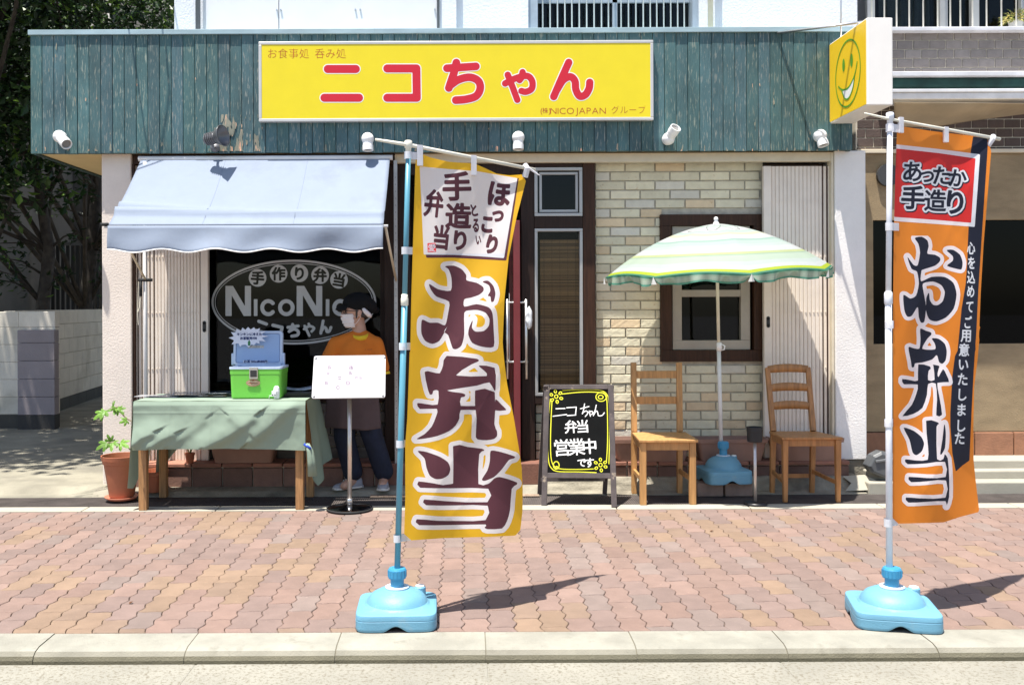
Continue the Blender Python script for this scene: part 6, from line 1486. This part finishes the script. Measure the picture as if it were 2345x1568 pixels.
gl_o = [smooth_poly(CA((538, 968), (600, 963), (655, 988), (688, 1030), (690, 1066), (760, 1083), (806, 1112), (808, 1140), (778, 1167), (720, 1187), (674, 1198), (674, 1250), (760, 1232), (845, 1255), (872, 1300), (880, 1420), (880, 1530), (800, 1530), (730, 1503), (702, 1445), (708, 1395), (735, 1338), (727, 1395), (752, 1424), (810, 1420), (845, 1385), (850, 1335), (822, 1292), (770, 1274), (720, 1275), (674, 1292), (674, 1440), (655, 1520), (622, 1545), (592, 1540), (562, 1450), (532, 1425), (560, 1380), (540, 1420), (500, 1488), (450, 1510), (400, 1488), (375, 1440), (372, 1385), (380, 1340), (430, 1362), (490, 1362), (540, 1380), (560, 1300), (568, 1215), (480, 1180), (440, 1130), (428, 1090), (490, 1128), (580, 1138), (584, 1050), (565, 990)), 3),
        smooth_poly(CA((800, 1076), (840, 1068), (878, 1106), (892, 1160), (880, 1212), (862, 1216), (857, 1180), (838, 1174), (856, 1140), (846, 1100)), 3)]
gl_b = [smooth_poly(CBb((412, 88), (640, 110), (650, 130), (600, 152), (480, 236), (716, 240), (690, 195), (652, 160), (774, 178), (782, 300), (776, 357), (735, 287), (640, 312), (410, 349), (525, 368), (553, 380), (545, 397), (520, 402), (518, 465), (632, 465), (630, 496), (518, 496), (508, 560), (480, 612), (430, 655), (340, 692), (250, 710), (180, 716), (245, 678), (300, 620), (332, 545), (340, 486), (210, 488), (190, 443), (260, 452), (345, 455), (350, 350), (312, 350), (305, 375), (285, 379), (268, 330), (246, 208), (300, 210), (360, 220), (385, 160)), 2),
        smooth_poly(CBb((626, 349), (775, 361), (772, 600), (792, 655), (792, 692), (768, 714), (715, 723), (660, 720), (632, 700), (638, 560)), 2), smooth_poly(CBb((782, 415), (820, 450), (862, 492), (850, 498), (778, 498)), 2)]
gl_t = [smooth_poly(CBb((193, 805), (260, 812), (360, 848), (422, 890), (440, 940), (425, 985), (380, 1012), (330, 1016), (285, 990), (260, 930), (245, 860)), 3),
        smooth_poly(CBb((460, 768), (570, 774), (680, 788), (695, 803), (658, 828), (652, 1053), (730, 1050), (770, 1012), (810, 1000), (880, 1018), (942, 1042), (940, 1058), (903, 1090), (890, 1250), (868, 1330), (830, 1388), (720, 1393), (698, 1380), (705, 1357), (450, 1362), (205, 1363), (186, 1318), (340, 1330), (500, 1331), (706, 1325), (722, 1216), (480, 1214), (258, 1213), (242, 1170), (400, 1182), (720, 1190), (726, 1088), (460, 1085), (212, 1081), (199, 1034), (300, 1046), (461, 1051)), 2),
        smooth_poly(CBb((745, 803), (820, 812), (925, 845), (920, 860), (882, 872), (830, 940), (770, 1000), (700, 1029), (678, 1018), (720, 950), (738, 880)), 3)]
big = phi_or(*[phi_poly(p) for p in gl_o + gl_b + gl_t])
sheet(phi_and(phi_grow(big, 10.2), phi_poly(outl)), (930, 590, 1212, 1240), 2.0, lambda x, y: Yy(x, y, .00028)).build("lettering_outline", M['flag_white'], yf, smooth=True)
sheet(phi_and(big, phi_poly(outl)), (930, 590, 1212, 1240), 1.6, lambda x, y: Yy(x, y, .00052)).build("lettering", M['flag_brown'], yf, smooth=True)
M['tape'] = mat("white tie tape", (.78, .77, .80), .7, transl=.3)
mb = MB(); fd = Vector((1, SL, 0))
for y, L in ((356, .03), (574, .055), (793, .05), (1016, .05), (1232, .05)):
    k = (y - 322) / (1300 - 322); c = P(935 + (908 - 935) * k, y, 4.215); tape(yf, c, .0135, c.z, fd, L, .032)
for x, y in ((962, 341), (1085, 364)):
    c = Yl(x, y); MB().obox(c + Vector((0, -.004, -.03)), fd.normalized() * .014, Vector((0, .011, 0)), Vector((0, 0, .045))).build('tie_tape', M['tape'], yf)
c = Yl(1207, 386); mb = MB(); mb.tube([c + Vector((-.01, 0, .015)), c + Vector((0, -.012, 0)), c + Vector((-.01, 0, -.04))], .014, 8); mb.tube([c + Vector((.01, 0, 0)), c + Vector((.06, .02, -.03))], [.006, .002], 6)
mb.build("tie_knot", M['tape'], yf)
# ---- orange banner
ob_ = ground(2036, 1405, 0); oy = 4.20; ox = PX(2034, oy); otop = P(2038, 258, oy)
os_ = thing("banner_stand", "white banner pole in a turned square blue water base at the right of the pavement", "banner stand", (ox, oy, 0), "banner stands with blue water bases")
tank(os_, (ox + .006, oy - .012, .002), .176, .137, -.22, .118, .088, .036)
pm2 = P(2034.5, 683, oy)
MB().tube([Vector((ox, oy, .2)), pm2], .0140, 14).build("lower_pole", M['pole_white'], os_, smooth=True); MB().tube([pm2, otop - Vector((0, 0, .04))], .0120, 14).build("upper_pole", M['pole_white'], os_, smooth=True)
MB().lathe([(.013, -.03), (.0175, -.022), (.0175, .02), (.0145, .028), (.012, .03)], pm2, 18).build("pole_joint", M['pole_white'], os_, smooth=True)
MB().lathe([(.0125, -.06), (.0125, -.03), (.0165, -.026), (.0165, -.004), (.013, 0), (0, .001)], otop, 18).build("pole_cap", M['pole_white'], os_, smooth=True)
SLo = .44
Yo_l = flag_depth(otop.x, oy, SLo, lambda x, y: 0)
MB().tube([Yo_l(1980, 260), Yo_l(2038, 273), Yo_l(2289, 319)], [.004, .006, .0085], 10).build("cross_arm", M['cream_plastic'], os_, smooth=True)
CC, CR = crop(2100, 240, .40816), crop(2200, 800, .33176)
outo = CC((350, 205), (385, 188), (560, 215), (815, 246), (905, 262), (926, 340), (905, 600), (880, 900), (862, 1200), (850, 1500)) + CR((757, 50), (735, 300), (710, 500), (704, 800), (705, 1050), (720, 1200), (747, 1430), (742, 1445), (600, 1482), (480, 1522), (300, 1528), (140, 1532), (95, 1490), (99, 600), (98, 100)) + CC((325, 1300), (330, 800), (345, 300))
def ow(x, y):
    v = (y - 290) / 900; u = (x - 2046) / 200
    k = .008 * math.sin(13 * (v - .3 * u) + 1) * u + .012 * abs(math.sin(5.0 * (v + .5 * u) + .2)) * min(1, 3 * max(0, u))
    k += (.022 * tri(2.0 * v + .7 * u + .4) - .016 * tri(3.4 * v - .7 * u + .1)) * min(1, 2.2 * max(0, u)) * (.6 + .6 * mnoise.noise(Vector((u * 2, v * 5, 9))))
    return k + .026 * math.sin(v * 4.6 + u * 2.2 + .6) * u + .010 * math.sin(u * 8 + v * 9) * min(1, 4 * max(0, u)) + .025 * max(0, v - .7) * math.sin(u * 7) - .12 * max(0, v) * u
Yo = flag_depth(otop.x, oy, SLo, ow)
M['flag_orange'] = mat("orange polyester", (0.80, 0.235, 0.018), .6, var=.04, vs=3, transl=.42, translcol=(.85, .28, .03))
M['flag_navy'] = mat("navy black polyester print", (.013, .014, .026), .6, spec=.18, var=.1)
M['flag_red'] = mat("red polyester print", (.68, .022, .018), .6, var=.03, transl=.3)
of = thing("banner_flag", "tall orange banner flag with black characters, red panel and black side band", "banner", otop, "tall banner flags")
obx = (2040, 285, 2275, 1202)
sheet(phi_poly(outo), obx, 3.0, lambda x, y: Yo(x, y)).build("cloth", M['flag_orange'], of, smooth=True)
band = CC((815, 248), (800, 345), (785, 700), (788, 800), (783, 900), (780, 1000), (770, 1150), (745, 1300), (720, 1560)) + CR((565, 270), (545, 420), (530, 700), (530, 800), (545, 1000), (571, 1140), (620, 1095), (674, 1056), (690, 700), (705, 400), (715, 250), (726, 80)) + CC((830, 1560), (847, 1200), (866, 900), (886, 600), (904, 330), (905, 262))
sheet(phi_and(phi_poly(band), phi_poly(outo)), obx, 2.4, lambda x, y: Yo(x, y, .00020)).build("side_band", M['flag_navy'], of, smooth=True)
sheet(phi_and(phi_poly(CC((340, 297), (600, 325), (858, 358), (842, 580), (825, 802), (600, 785), (325, 766))), phi_poly(outo)), obx, 2.2, lambda x, y: Yo(x, y, .00040)).build("panel_border", M['flag_white'], of, smooth=True)
sheet(phi_and(phi_poly(CC((340, 322), (600, 350), (830, 383), (816, 580), (803, 777), (600, 760), (325, 740))), phi_poly(outo)), obx, 2.2, lambda x, y: Yo(x, y, .00060)).build("red_panel", M['flag_red'], of, smooth=True)
kc = .40816 * .91602; fs = []
for ch, x, y, s, b in (("あ", 443, 462, 135, 1.15), ("っ", 532, 478, 120, 1.0), ("た", 622, 487, 125, 1.15), ("か", 718, 502, 120, 1.2), ("手", 447, 622, 150, 1.7), ("造", 583, 640, 140, 1.2), ("り", 705, 650, 160, 2.0)):
    a, b_ = CC((x, y))[0]; fs.append(phi_char(ch, a, b_, s * kc, b, .04))
tx = phi_or(*fs); pbx = (2060, 365, 2235, 510)
dx_ = np.array([1.6, 2.0])
sheet(phi_grow(lambda p: tx(p - dx_), 5.2), pbx, 1.3, lambda x, y: Yo(x, y, .00080)).build("panel_lettering_shadow", M['flag_navy'], of, smooth=True)
sheet(phi_grow(tx, 4.2), pbx, 1.2, lambda x, y: Yo(x, y, .00100)).build("panel_lettering_outline", M['flag_white'], of, smooth=True)
sheet(tx, pbx, 1.0, lambda x, y: Yo(x, y, .00120)).build("panel_lettering", M['flag_navy'], of, smooth=True)
g = [smooth_poly(CC((458, 870), (500, 862), (535, 885), (543, 920), (535, 965), (580, 972), (612, 990), (612, 1012), (580, 1040), (505, 1064), (498, 1076), (496, 1135), (560, 1108), (640, 1108), (695, 1145), (714, 1215), (697, 1300), (650, 1355), (590, 1380), (548, 1368), (530, 1325), (528, 1240), (545, 1203), (550, 1248), (570, 1278), (600, 1280), (630, 1255), (642, 1200), (620, 1158), (570, 1136), (508, 1148), (512, 1200), (527, 1290), (517, 1380), (495, 1386), (482, 1350), (476, 1290), (440, 1345), (412, 1350), (394, 1310), (388, 1218), (430, 1240), (466, 1222), (483, 1150), (472, 1076), (438, 1058), (412, 984), (450, 1034), (476, 1036), (490, 960), (480, 905)), 3),
     smooth_poly(CC((652, 945), (692, 942), (735, 972), (751, 1018), (745, 1060), (722, 1060), (655, 1040), (690, 1010), (690, 980)), 3),
     smooth_poly(CR((303, 64), (345, 80), (383, 92), (386, 110), (355, 142), (318, 216), (415, 220), (412, 175), (390, 138), (440, 140), (488, 178), (503, 235), (495, 300), (470, 328), (445, 315), (428, 262), (392, 296), (320, 318), (265, 325), (258, 350), (240, 356), (233, 310), (214, 204), (255, 212), (297, 214), (305, 140)), 3),
     smooth_poly(CR((288, 333), (375, 348), (381, 368), (366, 382), (362, 452), (411, 450), (402, 342), (394, 334), (446, 344), (443, 362), (434, 400), (440, 430), (475, 368), (500, 410), (520, 466), (432, 472), (446, 570), (468, 712), (424, 716), (430, 600), (420, 477), (362, 480), (354, 560), (320, 660), (250, 706), (168, 723), (238, 640), (272, 560), (285, 484), (180, 483), (167, 443), (230, 452), (286, 455)), 2),
     smooth_poly(CR((178, 809), (255, 834), (312, 880), (332, 930), (316, 985), (275, 1016), (245, 995), (222, 900)), 3),
     smooth_poly(CR((347, 757), (430, 767), (446, 784), (426, 802), (430, 1046), (478, 1045), (487, 1008), (511, 1042), (521, 1180), (521, 1330), (500, 1402), (494, 1362), (350, 1367), (215, 1373), (194, 1334), (300, 1341), (494, 1336), (498, 1206), (360, 1212), (235, 1219), (216, 1179), (350, 1188), (495, 1180), (490, 1066), (350, 1078), (208, 1084), (189, 1047), (270, 1056), (360, 1051), (362, 950)), 2),
     smooth_poly(CR((485, 778), (496, 850), (490, 960), (462, 1012), (454, 1000), (470, 900)), 3)]
big = phi_or(*[phi_poly(p) for p in g]); gb = (2050, 540, 2240, 1190)
sheet(phi_and(phi_grow(big, 8.6), phi_poly(outo)), gb, 1.9, lambda x, y: Yo(x, y, .00044)).build("lettering_outline", M['flag_white'], of, smooth=True)
sheet(phi_and(big, phi_poly(outo)), gb, 1.5, lambda x, y: Yo(x, y, .00064)).build("lettering", M['flag_navy'], of, smooth=True)
fs = []; pts = [(2224, 568), (2225, 602), (2224, 635), (2223, 667), (2221, 702), (2216, 738), (2213, 768), (2208, 801), (2206, 834), (2204.5, 868), (2202.5, 903), (2201.5, 938), (2200, 974), (2197.5, 1003)]
for ch, (x, y) in zip("心を込めてご用意いたしました", pts): fs.append(phi_char(ch, x, y, 31, .75, .03, .62 if y < 750 else .84))
sheet(phi_or(*fs), (2180, 545, 2245, 1022), .9, lambda x, y: Yo(x, y, .00040)).build("band_lettering", M['flag_white'], of, smooth=True)
mb = MB(); fd = Vector((1, SLo, 0))
for y, L in ((293, .045), (519, .04), (743, .04), (968, .04), (1196, .04)):
    k = (y - 258) / 1050; c = P(2038 - 5 * k, y, oy); tape(of, c, .0135, c.z, fd, L, .034)
for x, y in ((2062, 281), (2165, 303)): c = Yo_l(x, y); MB().obox(c + Vector((0, -.004, -.012)), fd.normalized() * .012, Vector((0, .010, 0)), Vector((0, 0, .034))).build('tie_tape', M['tape'], of)
c = Yo_l(2270, 317); mb = MB(); mb.tube([c + Vector((.01, 0, .01)), c + Vector((0, -.012, -.005)), c + Vector((-.02, 0, -.04))], .012, 8)
mb.build("tie_knot", M['tape'], of)

# ================================================================ parasol
bz = .10; bY = 6.955; bX = PX(1654, bY)
for i, (a, b, lab) in enumerate(((1595, 1655, "grey brown paving brick under the left half of the parasol base"), (1659, 1722, "grey brown paving brick under the right half of the parasol base"))):
    c = ((PX(a, 6.85) + PX(b, 6.85)) / 2, 6.93, 0)
    tag(MB().box(PX(a, 6.85), PX(b, 6.85), 6.85, 7.015, .004, .098).build("paving_brick", mat("grey brown brick", (.24, .17, .135), .9, var=.2, vs=9, bump=.4, bs=70), None, bevel=.006, loc=c), lab, "brick", "bricks under the parasol base")
pbs = thing("parasol_stand", "blue water base for the parasol standing on two bricks between the chairs", "parasol base", (bX, bY, .1))
tank(pbs, (bX, bY - .01, .100), .165, .178, .12, .115, .105, .034)
par = thing("parasol", "green, yellow and white striped parasol tilted a little on a white pole", "parasol", (bX - .012, bY, .3))
apx = P(1640, 512, bY); rimL, rimR = P(1392, 636, bY), P(1905, 614, bY)
MB().tube([Vector((PX(1650, bY), bY, .33)), P(1646, 795, bY)], .0145, 14).build("lower_pole", mat("white coated pole", (.72, .70, .66), .4), par, smooth=True)
MB().tube([P(1646, 795, bY), apx], .0115, 14).build("upper_pole", mat("cream coated pole", (.70, .66, .52), .4), par, smooth=True)
cl_ = P(1647, 792, bY); mb = MB(); mb.lathe([(.019, -.035), (.019, .02), (.014, .025)], cl_, 16); mb.tube([cl_ + Vector((.018, 0, .012)), cl_ + Vector((.038, -.01, .0)), cl_ + Vector((.034, -.01, -.025)), cl_ + Vector((.018, 0, -.03))], .005, 8); mb.build("height_clamp", M['lamp_white'], par, smooth=True)
xa = (rimR - rimL).normalized(); za = Vector((-xa.z, 0, xa.x)); za = (za + Vector((0, -.045, 0))).normalized(); ya = za.cross(xa); RR = (rimR - rimL).length / 2; cc0 = (rimL + rimR) / 2; hgt = (apx - cc0).dot(za)
org_ = apx - za * hgt
BK = .44      # the far half is pushed together by the wall
def par_pt(r, a, k=8):
    """panel cloth pulled straight between eight ribs"""
    f = (a / (2 * math.pi) * k) % 1.0; s = math.cos(math.pi / k) / math.cos((f - .5) * 2 * math.pi / k); s = 1 - (1 - s) * .55 * r
    z = hgt * (1 - (.22 * r + .78 * r ** 2.05)) - .018 * math.sin(math.pi * f) * r * (1 - r) * 2 + .022 * math.sin(math.pi * f) * r ** 4
    return org_ + (xa * math.cos(a) + ya * (math.sin(a) * (BK if math.sin(a) > 0 else 1))) * RR * r * s + za * z
m = mat("striped parasol cloth", (.57, .57, .57), .7, attr=True, var=.03, vs=6, transl=.35, bump=.1, bs=18)
stripes = [(.0, (.74, .80, .76)), (.13, (.40, .66, .54)), (.155, (.66, .78, .72)), (.24, (.76, .80, .80)), (.325, (.34, .62, .50)), (.345, (.56, .74, .66)), (.39, (.74, .74, .44)), (.43, (.76, .80, .79)), (.53, (.28, .58, .46)), (.555, (.52, .74, .65)), (.62, (.62, .76, .72)), (.66, (.76, .80, .82)), (.745, (.58, .70, .14)), (.765, (.30, .54, .32)), (.78, (.54, .74, .52)), (.86, (.62, .76, .70)), (.91, (.74, .80, .79)), (.952, (.58, .72, .03)), (.985, (.06, .32, .20))]
mb = MB(); NA, NR = 128, 64
for j in range(NR):
    r0, r1 = .02 + .98 * j / NR, .02 + .98 * (j + 1) / NR; rm = (r0 + r1) / 2; col = [c for q, c in stripes if q <= rm][-1]
    if rm < .95: col = tuple(k * .66 + g * .34 for k, g in zip(col, (.78, .82, .81)))
    for i in range(NA):
        a0, a1 = 2 * math.pi * i / NA, 2 * math.pi * (i + 1) / NA; mb.add([par_pt(r0, a0), par_pt(r0, a1), par_pt(r1, a1), par_pt(r1, a0)], [(0, 1, 2, 3)], col)
cn = mb.build("canopy", m, par, smooth=False)
bm = bmesh.new(); bm.from_mesh(cn.data); bmesh.ops.remove_doubles(bm, verts=bm.verts, dist=.0004); bm.to_mesh(cn.data); bm.free(); cn.data.polygons.foreach_set("use_smooth", [True] * len(cn.data.polygons))
mb = MB(); rp = random.Random(6)
def vpt(a, v):
    p = par_pt(1.0, a); rad = (xa * math.cos(a) + ya * math.sin(a)); f = (a / (2 * math.pi) * 8) % 1.0
    L = .062 * (1 - .75 * math.exp(-((min(f, 1 - f)) / .04) ** 2)) * (1 + .12 * math.sin(a * 17))
    return p + rad * (.006 + .012 * math.sin(a * 40) * v + .016 * math.sin(a * 13 + 2) * v - .012 * v) - Vector((0, 0, L * v))
for i in range(320):
    a0, a1 = 2 * math.pi * i / 320, 2 * math.pi * (i + 1) / 320
    for j, col in enumerate(((.12, .44, .30), (.55, .74, .56), (.66, .80, .64), (.60, .76, .60), (.16, .50, .36))):
        mb.add([vpt(a0, j / 5), vpt(a1, j / 5), vpt(a1, (j + 1) / 5), vpt(a0, (j + 1) / 5)], [(0, 1, 2, 3)], col)
mb.build("valance", m, par, fixn=False)
for k in range(8):
    a = 2 * math.pi * k / 8; MB().tube([par_pt(r, a) - za * .012 for r in (.03, .2, .4, .6, .8, .97)], .0035, 6).build("rib", mat("white rib", (.7, .7, .68), .4), par)
    # small grey pocket that holds the rib tip
mb = MB()
for k in range(8):
    a = 2 * math.pi * k / 8; p = vpt(a, .0); t_ = (xa * -math.sin(a) + ya * math.cos(a)); mb.add([p + (xa * math.cos(a) + ya * math.sin(a)) * .008 + Vector((0, 0, .006)), p - t_ * .022 + Vector((0, 0, -.045)), p + t_ * .022 + Vector((0, 0, -.045)), p + (xa * math.cos(a) + ya * math.sin(a)) * .012 + Vector((0, 0, -.045))], [(0, 1, 3), (0, 3, 2)])
mb.build("rib_pockets", mat("pale grey pocket", (.55, .55, .52), .7), par)
MB().lathe([(.026, -.012), (.022, .0), (.013, .018), (.013, .022), (.016, .030), (.014, .042), (.006, .048), (0, .048)], apx, 18, za).build("finial", M['lamp_white'], par, smooth=True)

# dry leaves blown onto the pavers
for x, y, a, lab in ((1630, 1216, .4, "brown dry leaf lying on the pavers below the chairs"), (2174, 1205, 2.1, "brown dry leaf lying on the pavers under the orange banner's hem"), (300, 1380, 1.2, "small dark dry leaf on the left pavers near the kerb")):
    c = ground(x, y, .004); mb = MB(); d = Vector((math.cos(a), math.sin(a), 0)); s = Vector((-d.y, d.x, 0))
    mb.add([c - d * .016, c + s * .008 + Vector((0, 0, .006)), c + d * .016 + Vector((0, 0, .004)), c - s * .008 + Vector((0, 0, .007)), c], [(0, 1, 4), (1, 2, 4), (2, 3, 4), (3, 0, 4)])
    tag(mb.build("dry_leaf", mat("dry leaf", (.14, .06, .025), .8), None, loc=c), lab, "leaf", "dry leaves on the pavement")
